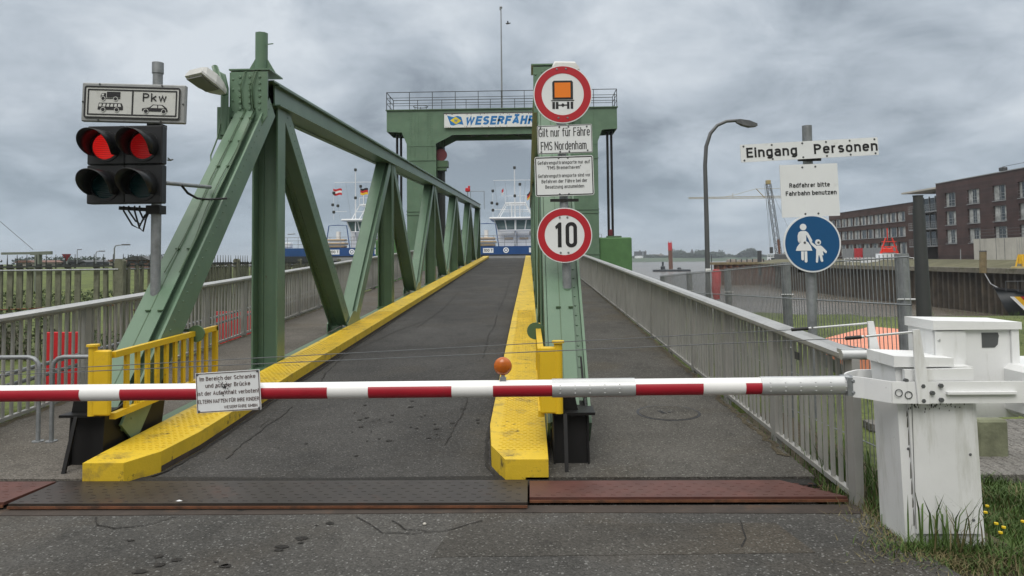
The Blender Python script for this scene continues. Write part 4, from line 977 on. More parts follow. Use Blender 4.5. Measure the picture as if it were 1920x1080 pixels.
# ------------------------------------------------------------------ barrier
BY = 4.50
bq = lambda x, y, Y=BY: at(x, y, Y=Y)
o = thing('boom_barrier', 'closed red and white boom barrier with a weathered white drive cabinet', 'barrier', (2.5, 4.5, 0))
BAR = o
bl, br_ = bq(-190, 740), bq(1592, 722)
bz = lambda x: bl.z+(br_.z-bl.z)*(x-bl.x)/(br_.x-bl.x)
RB = .052
mb = MB(); mb.tube([(bl.x, BY, bl.z), (br_.x, BY, br_.z)], RB, 28); boom = mb.build('boom', 'white_boom', o)
def film(xa, xb):
    """red reflective film on the road side of the boom"""
    m_ = MB(); m_.smooth = True; n = 12; rr_ = RB+.0012; vs = []
    for x in (xa, xb):
        for k in range(n+1): a = R(150)+R(92)*k/n; vs.append((x, BY+rr_*math.cos(a), bz(x)+rr_*math.sin(a)))
    m_.add(vs, [(k, k+1, n+2+k, n+1+k) for k in range(n)]); m_.build('red_film', 'boom_red', boom)
for a, b in ((-185, -71), (5, 157), (232, 384), (460, 617), (693, 848), (925, 1035), (1190, 1316), (1395, 1427)): film(bq(a, 735).x, bq(b, 735).x)
def sleeve(a, b):
    m_ = MB(); xa, xb = bq(a, 735).x, bq(b, 735).x; m_.tube([(xa, BY, bz(xa)), (xb, BY, bz(xb))], RB+.006, 28)
    x = xa+.05
    while x < xb-.03:
        for an in (150, 180, 205): m_.rivet((x, BY+(RB+.0055)*math.cos(R(an)), bz(x)+(RB+.0055)*math.sin(R(an))), (0, math.cos(R(an)), math.sin(R(an))), .006)
        x += .092
    m_.build('sleeve', 'galv_light', boom)
sleeve(1035, 1190); sleeve(1425, 1592)
# amber beacon on the boom
bx_ = bq(943, 705); mb = MB(); mb.bb(bx_.x-.02, bx_.x+.02, BY-.02, BY+.02, bz(bx_.x)+RB-.004, bz(bx_.x)+RB+.018); mb.tube([(bx_.x, BY, bz(bx_.x)+RB+.01), (bx_.x, BY, bz(bx_.x)+RB+.035)], .012, 8); bc_ = mb.build('beacon', 'galv', o)
mb = MB(); mb.smooth = True; cz = bz(bx_.x)+RB+.088
mb.ball((bx_.x, BY, cz), .057, 20, 14, (1, .62, 1)); mb.build('amber_lens', 'lens_amber', bc_)
# cabinet body, slightly tapering upward, lids, control box
CX0, CX1, CY0, CY1 = 2.205, 2.665, 4.32, 4.62
def taper(mb, x0, x1, y0, y1, z0, z1, dx, dy=0):
    mb.add([(x0, y0, z0), (x1, y0, z0), (x1, y1, z0), (x0, y1, z0), (x0+dx[0], y0, z1), (x1+dx[1], y0, z1), (x1+dx[1], y1, z1), (x0+dx[0], y1, z1)], [(0, 3, 2, 1), (4, 5, 6, 7), (0, 1, 5, 4), (1, 2, 6, 5), (2, 3, 7, 6), (3, 0, 4, 7)])
b = MB(); taper(b, CX0, CX1, CY0, CY1, -.06, 1.03, (-.03, -.03)); b.bb(CX0+.03, CX1-.09, CY0-.022, CY0-.003, 0.0, .99) if False else None
cab = b.build('cabinet', 'white_cab', o)
b = MB(); taper(b, CX0+.055, CX1-.03, CY0-.02, CY0-.002, .06, .985, (-.03, -.03)); b.build('front_door', 'white_cab', o)
b = MB(); b.prism([(CX0-.05, 1.035), (CX0+.30, 1.035), (CX0+.30, 1.085), (CX0-.05, 1.10)], 'y', CY0-.03, CY1+.01); b.build('lid', 'white', o)
g = MB(); rg_ = random.Random(3)
b = MB(); b.prism([(CX0+.0, .955), (CX0+.40, .955), (CX0+.40, 1.028), (CX0+.0, 1.022)], 'y', CY0-.05, CY0-.021); b.build('hood_strip', 'white', o)
kb = at(1708, 700, Y=4.52); kt = at(1915, 605, Y=4.40)
X0, X1 = at(1746, 650, Y=4.42).x, at(1905, 650, Y=4.42).x
z0 = at(1800, 708, Y=4.42).z; z1 = at(1800, 618, Y=4.42).z
b = MB(); b.bb(X0+.01, X1, 4.42, 4.70, z0-.24, z1); cb = b.build('control_box', 'white_cab', o)
b = MB(); b.bb(X0+.02, X0+.20, 4.404, 4.418, z0, z1-.005); b.bb(X0+.014, X0+.055, 4.396, 4.402, z0+.03, z1-.012); b.bb(X1-.035, X1+.01, 4.404, 4.418, z0, z1); b.build('door_panel', 'white_cab', cb)
b = MB(); b.prism([(X0+.0, z1+.002), (X1+.02, z1+.002), (X1+.02, z1+.045), (X0+.0, z1+.058)], 'y', 4.39, 4.72); b.build('box_lid', 'white', cb)
b = MB(); rgx = random.Random(5); gx0 = at(1843, 650, Y=4.41).x
pts = [(gx0, -.045), (gx0+.075, -.045)] + [(gx0+.075+rgx.uniform(.0, .03), -.045+.018*k) for k in range(1, 6)] + [(gx0, .045)]
zc_ = at(1857, 638, Y=4.41).z
b.prism([(p[0], zc_+p[1]) for p in pts], 'y', 4.399, 4.403); b.M = None; b.v = [v+Vector((0, .018, 0)) for v in b.v]; b.build('peeled_label', 'steel_grey', cb)
b = MB()
for x, z in ((X0+.035, z1-.06), (X0+.035, z1-.17)): b.rivet((x, 4.396, z), (0, -1, 0), .012)
b.build('bolt', 'galv_light', cb)
yf = CY0-.075; ta = at(1716, 622, Y=yf-.012)
# yoke round the cabinet: front and rear arms joined at the boom, counterweight at the far end
AZ = .845; yf = CY0-.075; yr = CY1+.09
zc2 = br_.z
b = MB()
path = [(br_.x+.0, BY-.055), (br_.x+.05, BY-.10), (br_.x+.14, yf+.01), (br_.x+.22, yf), (3.02, yf)]
for p, q in zip(path, path[1:]): b.beam((p[0], p[1], zc2), (q[0], q[1], zc2), .014, .125)
ya_ = b.build('front_arm', 'white', o)
b = MB(); path = [(br_.x+.0, BY+.055), (br_.x+.05, BY+.12), (br_.x+.14, yr-.01), (br_.x+.22, yr), (3.02, yr)]
for p, q in zip(path, path[1:]): b.beam((p[0], p[1], zc2), (q[0], q[1], zc2), .014, .125)
b.build('rear_arm', 'white', o)
b = MB(); b.bb(br_.x-.035, br_.x+.03, BY-.062, BY+.062, zc2-.055, zc2+.055)
for zz in (-.035, .035):
    b.rivet((br_.x-.0, BY-.062, zc2+zz), (0, -1, 0), .014); b.rivet((br_.x+.02, BY-.062, zc2+zz*.6), (0, -1, 0), .012)
b.build('boom_clamp', 'galv', o)
b = MB(); b.bb(2.42, 2.82, yf-.03, yf-.008, zc2-.008, zc2+.006); b.build('stiffener', 'white', ya_)
b = MB()
for x, z in ((ta.x+.030, .04), (ta.x+.030, -.045), (ta.x+.135, .042), (ta.x+.135, -.04), (ta.x+.085, 0)): b.tube([(x, yf-.024, zc2+z), (x, yf-.007, zc2+z)], .013, 6)
b.tube([(2.20, yf+.015, zc2+.07), (2.20, yf-.005, zc2+.07)], .012, 8)
b.build('bolt', 'steel_grey', ya_)
b = MB(); b.ring((br_.x+.17, yf-.008, zc2+.0), .018, .0225, -.003, .0, 20); b.ring((br_.x+.225, yf-.010, zc2-.012), .018, .0225, -.003, .0, 20); b.build('stamp', 'steel_grey', ya_)
cwx = at(1918, 740, Y=yf).x
b = MB(); b.rbox((cwx+.20, (yf+yr)/2, zc2-.01), (.38, yr-yf+.10, .30), .03); b.build('counterweight', 'white', o)
# mast plates for the stay wires
b = MB(); ta = at(1716, 622, Y=yf-.012); b.prism([(ta.x+.0, zc2-.062), (ta.x+.062, zc2-.062), (ta.x+.055, zc2+.12), (ta.x+.022, ta.z+.014), (ta.x-.018, ta.z+.012), (ta.x-.012, zc2+.1)], 'y', yf-.022, yf-.010)
b.build('wire_bracket', 'white', o)
tb_ = at(1630, 606, Y=yr)
b = MB(); b.prism([(tb_.x+.0, zc2), (tb_.x+.075, zc2), (tb_.x+.05, zc2+.2), (tb_.x+.018, tb_.z+.015), (tb_.x-.018, tb_.z+.012)], 'y', yr-.02, yr-.006)
b.build('wire_bracket', 'white', o)
for A_, sx, ex in ((ta, at(1592, 634, Y=yf-.01), at(-60, 706, Y=4.46)), (tb_, at(1490, 618, Y=yr), at(-60, 700, Y=4.54))):
    b = MB(); b.tube([A_, A_.lerp(sx, .75)], .007, 8); b.tube([A_.lerp(sx, .78), sx], .009, 8); b.build('turnbuckle', 'galv_light', o)
    b = MB(); b.tube([sx, ex], .0028, 5); b.build('stay_wire', 'steel_grey', o)
    b = MB(); b.tube([A_.lerp(sx, .82), sx+(ex-sx).normalized()*.02], .011, 8); b.build('wire_sleeve', 'cable_black', o)
# grime patches under the yoke and on the lid
b = MB(); rg_ = random.Random(11)
for k in range(70):
    x = CX0+.03+abs(rg_.gauss(0, .5))*.36
    if x > CX1-.10: continue
    z = zc2-.064-abs(rg_.gauss(0, 1))*.022; s_ = rg_.uniform(.001, .0045)
    b.prism([(x+s_*rg_.uniform(.5, 1)*math.cos(q), z+2.5*s_*rg_.uniform(.5, 1)*math.sin(q)) for q in (0, 1, 2, 3, 4, 5)], 'y', CY0-.0225, CY0-.0205)
zz = .10
while zz < .78:
    l_ = rg_.uniform(.03, .10); x = CX0+.052-.03*zz; w_ = rg_.uniform(.001, .0045)
    b.prism([(x-w_, zz), (x+w_*.4, zz+.004), (x+w_, zz+l_*.6), (x-.001, zz+l_), (x-w_*.7, zz+l_*.5)], 'y', CY0-.0035, CY0-.0012); zz += l_+rg_.uniform(-.01, .03)
b.build('grime_spot', 'grime', cab)
b = MB(); fy_ = CY0-.0235
for x0_, x1_, z0_, z1_ in ((CX0+.060, CX1-.062, .905, .908), (CX0+.048, CX0+.051, .09, .90)): b.bb(x0_, x1_, fy_, fy_+.002, z0_, z1_)
b.build('door_seam', 'steel_grey', cab)
b = MB()
for x, z in ((CX0+.02, .985), (CX0+.10, .99), (CX0+.03, .55), (CX1-.08, .52), (CX1-.075, .14)): b.rivet((x, CY0-.022 if x > CX0+.06 else CY0-.002, z), (0, -1, 0), .009)
b.build('bolt', 'steel_grey', cab)

# notice hung on the boom
q = [at(x, y, Y=BY-.075) for x, y in ((367, 700), (487, 692), (490, 768), (369, 775))]
c = (q[0]+q[1]+q[2]+q[3])/4; wd = (q[1]-q[0]).length; ht = (q[3]-q[0]).length
o = text_panel('notice_sign', 'crooked enamel notice hung on the boom reading Im Bereich der Schranke', 'notice', c, wd, ht,
               [('Im Bereich der Schranke', .0, .073, wd*.87, .026), ('und auf der Brücke', -.0, .030, wd*.70, .026), ('ist der Aufenthalt verboten!', 0, -.017, wd*.95, .026), ('ELTERN HAFTEN FÜR IHRE KINDER', 0, -.066, wd*.95, .024), ('WESERFÄHRE GMBH', .18, -.104, wd*.52, .019, 'R')],
               (0, R(-3.2), 0), (.004, .004, 'ink_faded'), 'sign_white', 'ink_faded', .006, .004, boltpts=[(-.19, .115), (.19, .115), (-.19, -.115), (.19, -.115)], weight=.009)
b = MB(); rg_ = random.Random(2)
for k in range(70):
    a = rg_.uniform(0, 6.28); rr_ = abs(rg_.gauss(0, .022)); x = -.02+rr_*math.cos(a)*1.1; z = .032+rr_*math.sin(a)*1.4; s_ = rg_.uniform(.0015, .005)
    b.prism([(x+s_*rg_.uniform(.4, 1)*math.cos(q_), z+s_*rg_.uniform(.4, 1)*math.sin(q_)) for q_ in (0, 1.2, 2.4, 3.6, 4.8)], 'y', -.0068, -.0052)
b.build('scuff', 'ink', o, False)

# ------------------------------------------------------------------ hoops on the left walkway, red panels behind the left railing
def hoop(xa, xb, Y, label):
    o = thing('hoop_barrier', label, 'hoop barrier', (xa, Y, dz_(Y)), group='steel hoops on the left walkway')
    zt = .80+dz_(Y); zb_ = dz_(Y)+.02
    pts = [(xa, Y, zb_), (xa, Y, zt-.10)]+[(xa+.10-.10*math.cos(R(a)), Y, zt-.10+.10*math.sin(R(a))) for a in (30, 60, 90)]+[(xb-.10+.10*math.sin(R(a)), Y, zt-.10+.10*math.cos(R(a))) for a in (0, 30, 60, 90)]+[(xb, Y, zb_)]
    m_ = MB(); m_.tube(pts, .020, 10); m_.build('bent_tube', 'galv', o)
    m_ = MB()
    for x in (xa, xb): m_.disc((x, Y, zb_+.012), .05, .012, 14, 'z')
    m_.build('foot_flange', 'galv', o)
hoop(at(-60, 675, Y=6.5).x, at(74, 675, Y=6.5).x, 6.5, 'bent steel hoop at the far left, cut by the photo edge')
hoop(at(99, 675, Y=6.5).x, at(190, 675, Y=6.5).x, 6.5, 'bent steel hoop ending behind the yellow guard grille')
def red_panel(xa, xb, ya, yb, Y, label, txt=None):
    a, b_ = at(xa, yb, Y=Y), at(xb, ya, Y=Y)
    o = thing('hoarding', label, 'board', ((a.x+b_.x)/2, Y, a.z), group='red panels behind the left railing')
    m_ = MB(); m_.rbox(((a.x+b_.x)/2, Y, (a.z+b_.z)/2), (b_.x-a.x, .03, b_.z-a.z), .008); m_.build('board', 'red_paint', o)
    if txt:
        t_ = MB(); text_into(t_, txt, (a.x+b_.x)/2, a.z+(b_.z-a.z)*.36, (b_.x-a.x)*.9, .09, Y-.018); t_.build('lettering', 'sign_white', o)
    m_ = MB()
    for x in (a.x+.12, b_.x-.12): m_.bb(x-.03, x+.03, Y+.018, Y+.06, gh(x, Y)-.1, b_.z-.1)
    m_.build('stake', 'galv', o)
red_panel(80, 158, 622, 740, 8.6, 'bright red board standing behind the left railing near the hoops')
red_panel(405, 500, 583, 645, 15.5, 'red board behind the left railing seen past the end diagonal')

# ------------------------------------------------------------------ left palisade, brambles, field
def picket_fence():
    segs = [((-14.0, 13.2), (-8.15, 14.0)), ((-8.15, 14.0), (-8.6, 32.0))]
    o = thing('palisade_fence', 'weathered concrete picket fence with iron spikes beyond the left railing', 'fence', (-8.15, 14, -.1))
    for si, (a, b_) in enumerate(segs):
        ln = math.hypot(b_[0]-a[0], b_[1]-a[1]); n = int(ln/.175); npost = max(1, round(ln/3.0))
        P = lambda t: Vector((a[0]+(b_[0]-a[0])*t, a[1]+(b_[1]-a[1])*t, 0))
        ang = math.atan2(b_[1]-a[1], b_[0]-a[0]); M = Matrix.Rotation(ang, 3, 'Z')
        pk = MB(); sp = MB(); rr_ = random.Random(si)
        for k in range(n):
            t = (k+.5)/n; p = P(t); h = rr_.uniform(1.58, 1.66)
            if rr_.random() < .05: continue
            pk.box(p+Vector((0, 0, h/2-.2)), (.095*rr_.uniform(.85, 1.1), .05, h+.4), M @ Matrix.Rotation(rr_.uniform(-.015, .015), 3, 'Y'))
            q = p+Vector((-.06 if si == 0 else 0, 0, 0)); sp.tube([q+Vector((0, 0, 1.60)), q+Vector((0, 0, 1.88))], [.016, .005], 5)
            sp.box(p+Vector((0, 0, 1.665)), (.06, .07, .05), M)
        pk.build('pickets', 'picket', o); sp.build('spikes', 'cable_dark', o)
        rl = MB(); rl.beam(P(0)+Vector((0, -.04, 1.64)), P(1)+Vector((0, -.04, 1.64)), .03, .035); rl.build('iron_rail', 'cable_dark', o)
        rl = MB(); rl.tube([P(0)+Vector((.0, -.08, 1.57)), P(1)+Vector((.0, -.08, 1.57))], .021, 6); rl.build('pipe_rail', 'galv', o)
        rl = MB(); rl.tube([P(0)+Vector((0, -.05, .72)), P(1)+Vector((0, -.05, .86))], .014, 6); rl.build('wire', 'rust', o)
        for k in range(npost+1):
            if si == 1 and k == 0: continue
            p = P(k/npost); ps = MB(); ps.box(p+Vector((0, -.02, .8)), (.17, .13, 1.86), M); ps.prism([(p.x-.085, 1.73), (p.x+.085, 1.73), (p.x+.05, 1.78), (p.x-.05, 1.78)], 'y', p.y-.07, p.y+.05); ps.build('fence_post', 'picket', o)
    return o
picket_fence()
def leaf_cloud(mb, c, rad, n, size, rr_, gap=.0, updir=.3):
    for k in range(n):
        while True:
            p = Vector((rr_.uniform(-1, 1), rr_.uniform(-1, 1), rr_.uniform(-1, 1)))
            if .15 < p.length < 1: break
        p = Vector((p.x*rad[0], p.y*rad[1], p.z*rad[2]))+Vector(c)
        u = Vector((rr_.gauss(0, 1), rr_.gauss(0, 1), rr_.gauss(0, 1))).normalized(); v = u.orthogonal().normalized(); s_ = size*rr_.uniform(.5, 1.3)
        mb.add([p-u*s_, p+v*s_*.45, p+u*s_, p-v*s_*.45], [(0, 1, 2, 3)])
for i, (x, y, h, wd_, lb) in enumerate(((-9.6, 13.0, .9, .9, 'tangled leafy bramble growing through the picket fence by the cut pickets'), (-12.2, 12.6, .6, 1.4, 'low tangled bramble at the foot of the picket fence at the photo edge'), (-8.0, 12.9, .45, .8, 'low bramble by the thick fence post behind the left railing'))):
    o = thing('bramble', lb, 'bramble', (x, y, -.1), group='brambles along the picket fence')
    rr_ = random.Random(40+i); st = MB()
    for k in range(26):
        p = Vector((x+rr_.uniform(-wd_, wd_), y+rr_.uniform(-.2, .35), -.1)); pts = [p]
        d = Vector((rr_.uniform(-.3, .3), rr_.uniform(-.1, .1), 1))
        for q in range(5): pts.append(pts[-1]+d*h*.3); d += Vector((rr_.uniform(-.5, .5), rr_.uniform(-.2, .2), -.35))
        st.tube(pts, [.009, .008, .007, .006, .004, .002], 4)
    st.build('stems', 'twig', o)
    lf = MB(); leaf_cloud(lf, (x, y+.05, h*.45), (wd_, .35, h*.62), 900 if i == 0 else 700, .035, rr_); lf.build('leaves', 'leaf_dark', o)
mb = MB(); mb.prism([(-60, 27), (-10.5, 25), (-10.5, 25.4), (-60, 27.4)], 'z', -.3, .0)

# field road with cars, lamps and houses far left
def small_car(c, mat, label, ln=4.2):
    o = thing('parked_car', label, 'car', c, group='cars beyond the grass field'); X, Y, Z = c
    b = MB(); b.prism([(X-ln/2, Z+.3), (X-ln/2, Z+.75), (X-ln*.28, Z+.85), (X+ln*.30, Z+.85), (X+ln/2, Z+.7), (X+ln/2, Z+.3)], 'y', Y-.8, Y+.8); b.build('body', mat, o)
    b = MB(); b.prism([(X-ln*.30, Z+.851), (X-ln*.18, Z+1.4), (X+ln*.15, Z+1.42), (X+ln*.30, Z+.851)], 'y', Y-.72, Y+.72); b.build('cabin', 'glass', o)
    b = MB(); b.bb(X-ln*.17, X+ln*.14, Y-.70, Y+.70, Z+1.421, Z+1.46); b.build('roof', mat, o)
    for sx in (-.32, .32):
        w_ = MB(); w_.disc((X+sx*ln, Y-.8, Z+.3), .31, .2, 16); w_.disc((X+sx*ln, Y+.8, Z+.3), .31, .2, 16); w_.build('wheel', 'tyre', o)
def gz(x, y): return gh(x, y)
for x, D, mt, lb in ((60, 165, 'car_white', 'white car beyond the grass, left of the second'), (79, 170, 'car_white', 'white car beyond the grass, right of the first'), (100, 176, 'car_dark', 'dark car beyond the grass behind the pickets')):
    p = at(x, 505, Y=D); small_car((p.x, D, gz(p.x, D)), mt, lb)
def field_lamp(x, ytop, D, arm, label):
    p = at(x, ytop, Y=D); o = thing('street_lamp', label, 'street lamp', (p.x, D, gz(p.x, D)), group='lamps beyond the grass field')
    b = MB(); b.tube([(p.x, D, gz(p.x, D)), (p.x, D, p.z-.3), (p.x+.15*arm, D, p.z-.08), (p.x+arm, D, p.z)], [.07, .055, .05, .04], 8); b.build('pole', 'galv', o)
    b = MB(); b.rbox((p.x+arm+.25, D, p.z+.0), (.7, .2, .12), .03); b.build('lamp_head', 'steel_grey', o)
field_lamp(214.5, 459, 60, .75, 'street lamp with an angled arm over the thick fence post')
field_lamp(180, 471, 85, .5, 'small street lamp with a curved arm left of the taller one')
field_lamp(145, 468, 110, .1, 'tiny straight street lamp beyond the grass field')
yc = at(125, 479, Y=24)
o = thing('yield_sign', 'triangular yield sign seen from behind over the pickets', 'road sign', (yc.x, 24, gz(yc.x, 24)))
b = MB(); b.tube([(yc.x, 24.03, gz(yc.x, 24)), (yc.x, 24.03, yc.z+.05)], .03, 8); b.build('post', 'galv', o)
b = MB(); b.prism([(yc.x-.165, yc.z+.05), (yc.x+.165, yc.z+.05), (yc.x, yc.z-.19)], 'y', 23.98, 24.0); b.build('panel', 'dark_red', o)
a = at(4, 475.5, Y=30); b_ = at(97, 474, Y=30)
o = thing('gate_arm', 'pale green beam with a tall frame beyond the picket fence at far left', 'gate', ((a.x+b_.x)/2, 30, gz(a.x, 30)))
b = MB(); b.beam((a.x, 30, a.z), (b_.x, 30, b_.z), .12, .10); p = at(72, 478, Y=30); b.beam((b_.x-.9, 30, b_.z-.02), (b_.x, 30, b_.z), .13, .14); b.build('beam', 'roof_pale', o)
b = MB(); b.bb(p.x-.10, p.x+.10, 29.9, 30.1, gz(p.x, 30)-.1, p.z+.05); b.build('post', 'roof_pale', o)
b = MB(); t0 = at(62, 468, Y=30); t1 = at(0, 415, Y=30); b.tube([t0, t1], .012, 5); b.build('tie_rod', 'steel_grey', o)
for i, (x0, x1, yt, D, mt, rf, lb) in enumerate(((238, 278, 481, 70, 'roof_far', 'dark_grey', 'low brown brick building beyond the fence right of the tall lamp'), (205, 236, 489, 120, 'wall_far', 'roof_far', 'small far house behind the thick fence post'), (30, 62, 489, 130, 'wall_far', 'roof_far', 'small far house on the field edge by the gate beam'), (95, 160, 495, 140, 'dark_grey', 'dark_grey', 'long dark shed at the far edge of the field'))):
    a, b_ = at(x0, yt, Y=D), at(x1, yt, Y=D); zg = gz(a.x, D)-.3
    o = thing('far_house', lb, 'building', ((a.x+b_.x)/2, D, zg), group='buildings beyond the field')
    zz = max(a.z, zg+1.5)
    b = MB(); b.bb(a.x, b_.x, D, D+8, zg, zz-.4); b.build('wall', mt, o)
    b = MB(); b.prism([(a.x-.3, zz-.4), (b_.x+.3, zz-.4), (b_.x-.6, zz), (a.x+.6, zz)], 'y', D-.3, D+8.3); b.build('roof', rf, o)
    b = MB(); nw = max(2, int((b_.x-a.x)/2.2))
    for k in range(nw): x = a.x+(b_.x-a.x)*(k+.5)/nw; b.bb(x-.4, x+.4, D-.02, D+.02, zg+1.0, zz-.7)
    b.build('windows', 'glass', o)
rr_ = random.Random(77); lf = MB()
for k in range(26):
    D = rr_.uniform(230, 330); x = rr_.uniform(-60, 470); p = at(x, 492, Y=D); leaf_cloud(lf, (p.x, D, gz(p.x, D)+1.4), (6, 3, rr_.uniform(1.2, 2.6)), 160, .5, rr_)
tag(lf.build('hedge_belt', 'foliage_far'), 'far dark belt of hedges and scrub along the left horizon', 'hedge', kind='stuff')
b = MB(); rr_ = random.Random(5)
leaf_cloud(b, (-17, 25.5, .25), (8.5, .7, .5), 5200, .06, rr_)
tag(b.build('low_hedge', 'leaf_dark'), 'low dark hedge line at the foot of the green field', 'hedge', kind='stuff')

# ------------------------------------------------------------------ gantry over the far end
GY = 42.0
gx = lambda x, y=300, Y=GY: at(x, y, Y=Y).x
gzz = lambda y, x=940: at(x, y, Y=GY).z
GL, GR = gx(725, 228), gx(1157, 222); LL0, LL1 = gx(763, 400), gx(818, 400); RR1 = gx(1123, 400); RR0 = RR1-(LL1-LL0)
ZT, ZB, ZU = 10.62, 9.36, 9.12
o = thing('lift_gantry', 'green steel lifting gantry spanning the far end of the bridge', 'gantry', ((GL+GR)/2, GY, -6)); GA = o
b = MB(); b.prism([(GL, ZT), (GL, ZB), (GL+.9, ZB-.05), (LL0-.0, ZB-.75), (LL0, ZB-.9), (LL1, ZB-.9), (LL1, ZB-.75), (LL1+1.0, ZU), (RR0-1.0, ZU), (RR0, ZB-.75), (RR0, ZB-.9), (RR1, ZB-.9), (RR1, ZB-.75), (GR-.9, ZB-.05), (GR, ZB), (GR, ZT)], 'y', GY, GY+.05)
b.prism([(GL, ZT), (GL, ZB), (GL+.9, ZB-.05), (LL0-.0, ZB-.75), (LL0, ZB-.9), (LL1, ZB-.9), (LL1, ZB-.75), (LL1+1.0, ZU), (RR0-1.0, ZU), (RR0, ZB-.75), (RR0, ZB-.9), (RR1, ZB-.9), (RR1, ZB-.75), (GR-.9, ZB-.05), (GR, ZB), (GR, ZT)], 'y', GY+2.1, GY+2.15)
b.bb(GL, GL+.04, GY+.051, GY+2.099, ZB, ZT); b.bb(GR-.04, GR, GY+.051, GY+2.099, ZB, ZT)
for x in [GL+.05*2, GL+1.4, GL+2.5, GL+2.6, GR-2.4, GR-1.4, GR-.1]:
    z = ZT-.1
    while z > ZB-(.4 if LL0 < x < RR1 else 0): b.rivet((x, GY, z), (0, -1, 0), .03); z -= .14
for x in (LL0+.5, LL0+.7, LL1-.5, LL1-.3, LL0+.3, LL1-.2):
    z = ZT-.2
    while z > ZB-.9: b.rivet((x, GY, z), (0, -1, 0), .028); z -= .15
gb = b.build('cross_beam', 'green', o)
b = MB(); b.bb(GL-.05, GR+.05, GY-.08, GY+2.23, ZT+.001, ZT+.06); b.build('platform', 'green_old', o)
b = MB()
for k in range(7):
    x = LL1+1.0+(RR0-LL1-2)*k/6; b.bb(x-.04, x+.04, GY+.06, GY+2.09, ZU+.2, ZU+.3)
    if k < 6: b.beam((x, GY+.1, ZU+.22), (x+(RR0-LL1-2)/6, GY+2.05, ZU+.22), .05, .05); b.beam((x, GY+2.05, ZU+.22), (x+(RR0-LL1-2)/6, GY+.1, ZU+.22), .05, .05)
b.bb(LL1+.2, RR0-.2, GY+.06, GY+2.09, ZU+.32, ZU+.34); b.build('bracing', 'steel_grey', gb)
for x0, x1 in ((LL0, LL1), (RR0, RR1)):
    b = MB(); b.bb(x0, x1, GY+.02, GY+.06, -6, ZB-.9); b.bb(x0, x0+.04, GY+.061, GY+2.0, -6, ZB-.9); b.bb(x1-.04, x1, GY+.061, GY+2.0, -6, ZB-.9); b.bb(x0, x1, GY+2.001, GY+2.04, -6, ZB-.9)
    for z in (7.6, 4.55, 4.35, 1.9): b.bb(x0-.02, x1+.02, GY-.02, GY+.018, z, z+.07)
    for x in (x0+.2, x0+.5, x1-.5, x1-.2):
        for q in range(8): b.rivet((x, GY+.02, 7.75+q*.1), (0, -1, 0), .028)
    b.build('leg', 'green', o)
# guard railing on the platform
rt_ = ZT+.06; b = MB(); hh = 1.05
def gr_line(mb, p, q, n):
    for h in (hh, hh*.68, hh*.36): mb.beam(Vector(p)+Vector((0, 0, h)), Vector(q)+Vector((0, 0, h)), .035 if h == hh else .025, .035 if h == hh else .025)
    for k in range(n+1): c = Vector(p).lerp(Vector(q), k/n); mb.beam(c, c+Vector((0, 0, hh)), .035, .035, (0, 1, 0))
gr_line(b, (GL, GY, rt_), (GR, GY, rt_), 10); gr_line(b, (GL, GY+2.15, rt_), (GR, GY+2.15, rt_), 9); gr_line(b, (GL, GY+.02, rt_), (GL, GY+2.13, rt_), 2); gr_line(b, (GR, GY+.02, rt_), (GR, GY+2.13, rt_), 2)
b.build('guard_rail', 'cable_dark', o)
b = MB(); hx = gx(783, 200)
for dx_ in (-.35, 0, .35): b.beam((hx+dx_, GY+1.2, rt_), (hx+dx_, GY+1.2, rt_+.42), .03, .03, (0, 1, 0))
b.tube([(hx+.45*math.cos(R(a)), GY+1.2+.4*math.sin(R(a)), rt_+.43) for a in range(0, 361, 30)], .02, 6); b.build('hatch_rail', 'cable_dark', o)
mx_ = gx(940, 100); b = MB(); b.tube([(mx_, GY+.1, ZT+.06), (mx_, GY+.1, ZT+1.15), (mx_, GY+.1, gzz(14))], [.055, .05, .03], 8); b.ball((mx_, GY+.1, gzz(13)), .09, 8, 6); b.bb(mx_-.09, mx_+.02, GY+.05, GY+.15, gzz(16)-.05, gzz(16)+.03); b.build('mast', 'galv', o)
# hoist gear: sheaves, frames, ropes
for sx, (xi, xo) in ((1, (LL1, gx(743, 300))), (-1, (RR0, gx(1147, 300)))):
    b = MB(); px = xi+sx*.25; zc_ = 8.0
    b.disc((px, GY+.5, zc_), .36, .12, 24); b.disc((px, GY+.72, zc_), .30, .10, 24); b.build('sheave', 'dark_red', o)
    b = MB(); b.bb(px-.36, px+.42, GY+.3, GY+.95, zc_-.75, zc_-.37); b.bb(px-.3, px+.3, GY+.35, GY+.9, zc_-.95, zc_-.751); b.build('block_frame', 'green_old', o)
    b = MB()
    for dx_ in (-.16, .05, .2): b.tube([(px+dx_, GY+.6, ZU+.3), (px+dx_, GY+.6, zc_)], .025, 6); b.tube([(px+dx_, GY+.6, zc_-.9), (px+dx_, GY+.6, 1.6)], .03, 6)
    b.bb(xi-(.0 if sx > 0 else .35), xi+(.35 if sx > 0 else .0), GY+.9, GY+1.3, 1.5, ZB-.8)
    b.build('hoist_rope', 'cable_dark', o)
    b = MB()
    for dx_ in (-.13, .11): b.tube([(xo+dx_, GY+1.0, ZB), (xo+dx_, GY+1.0, 2.95)], .075, 8)
    b.build('hanger_rod', 'cable_black', o)
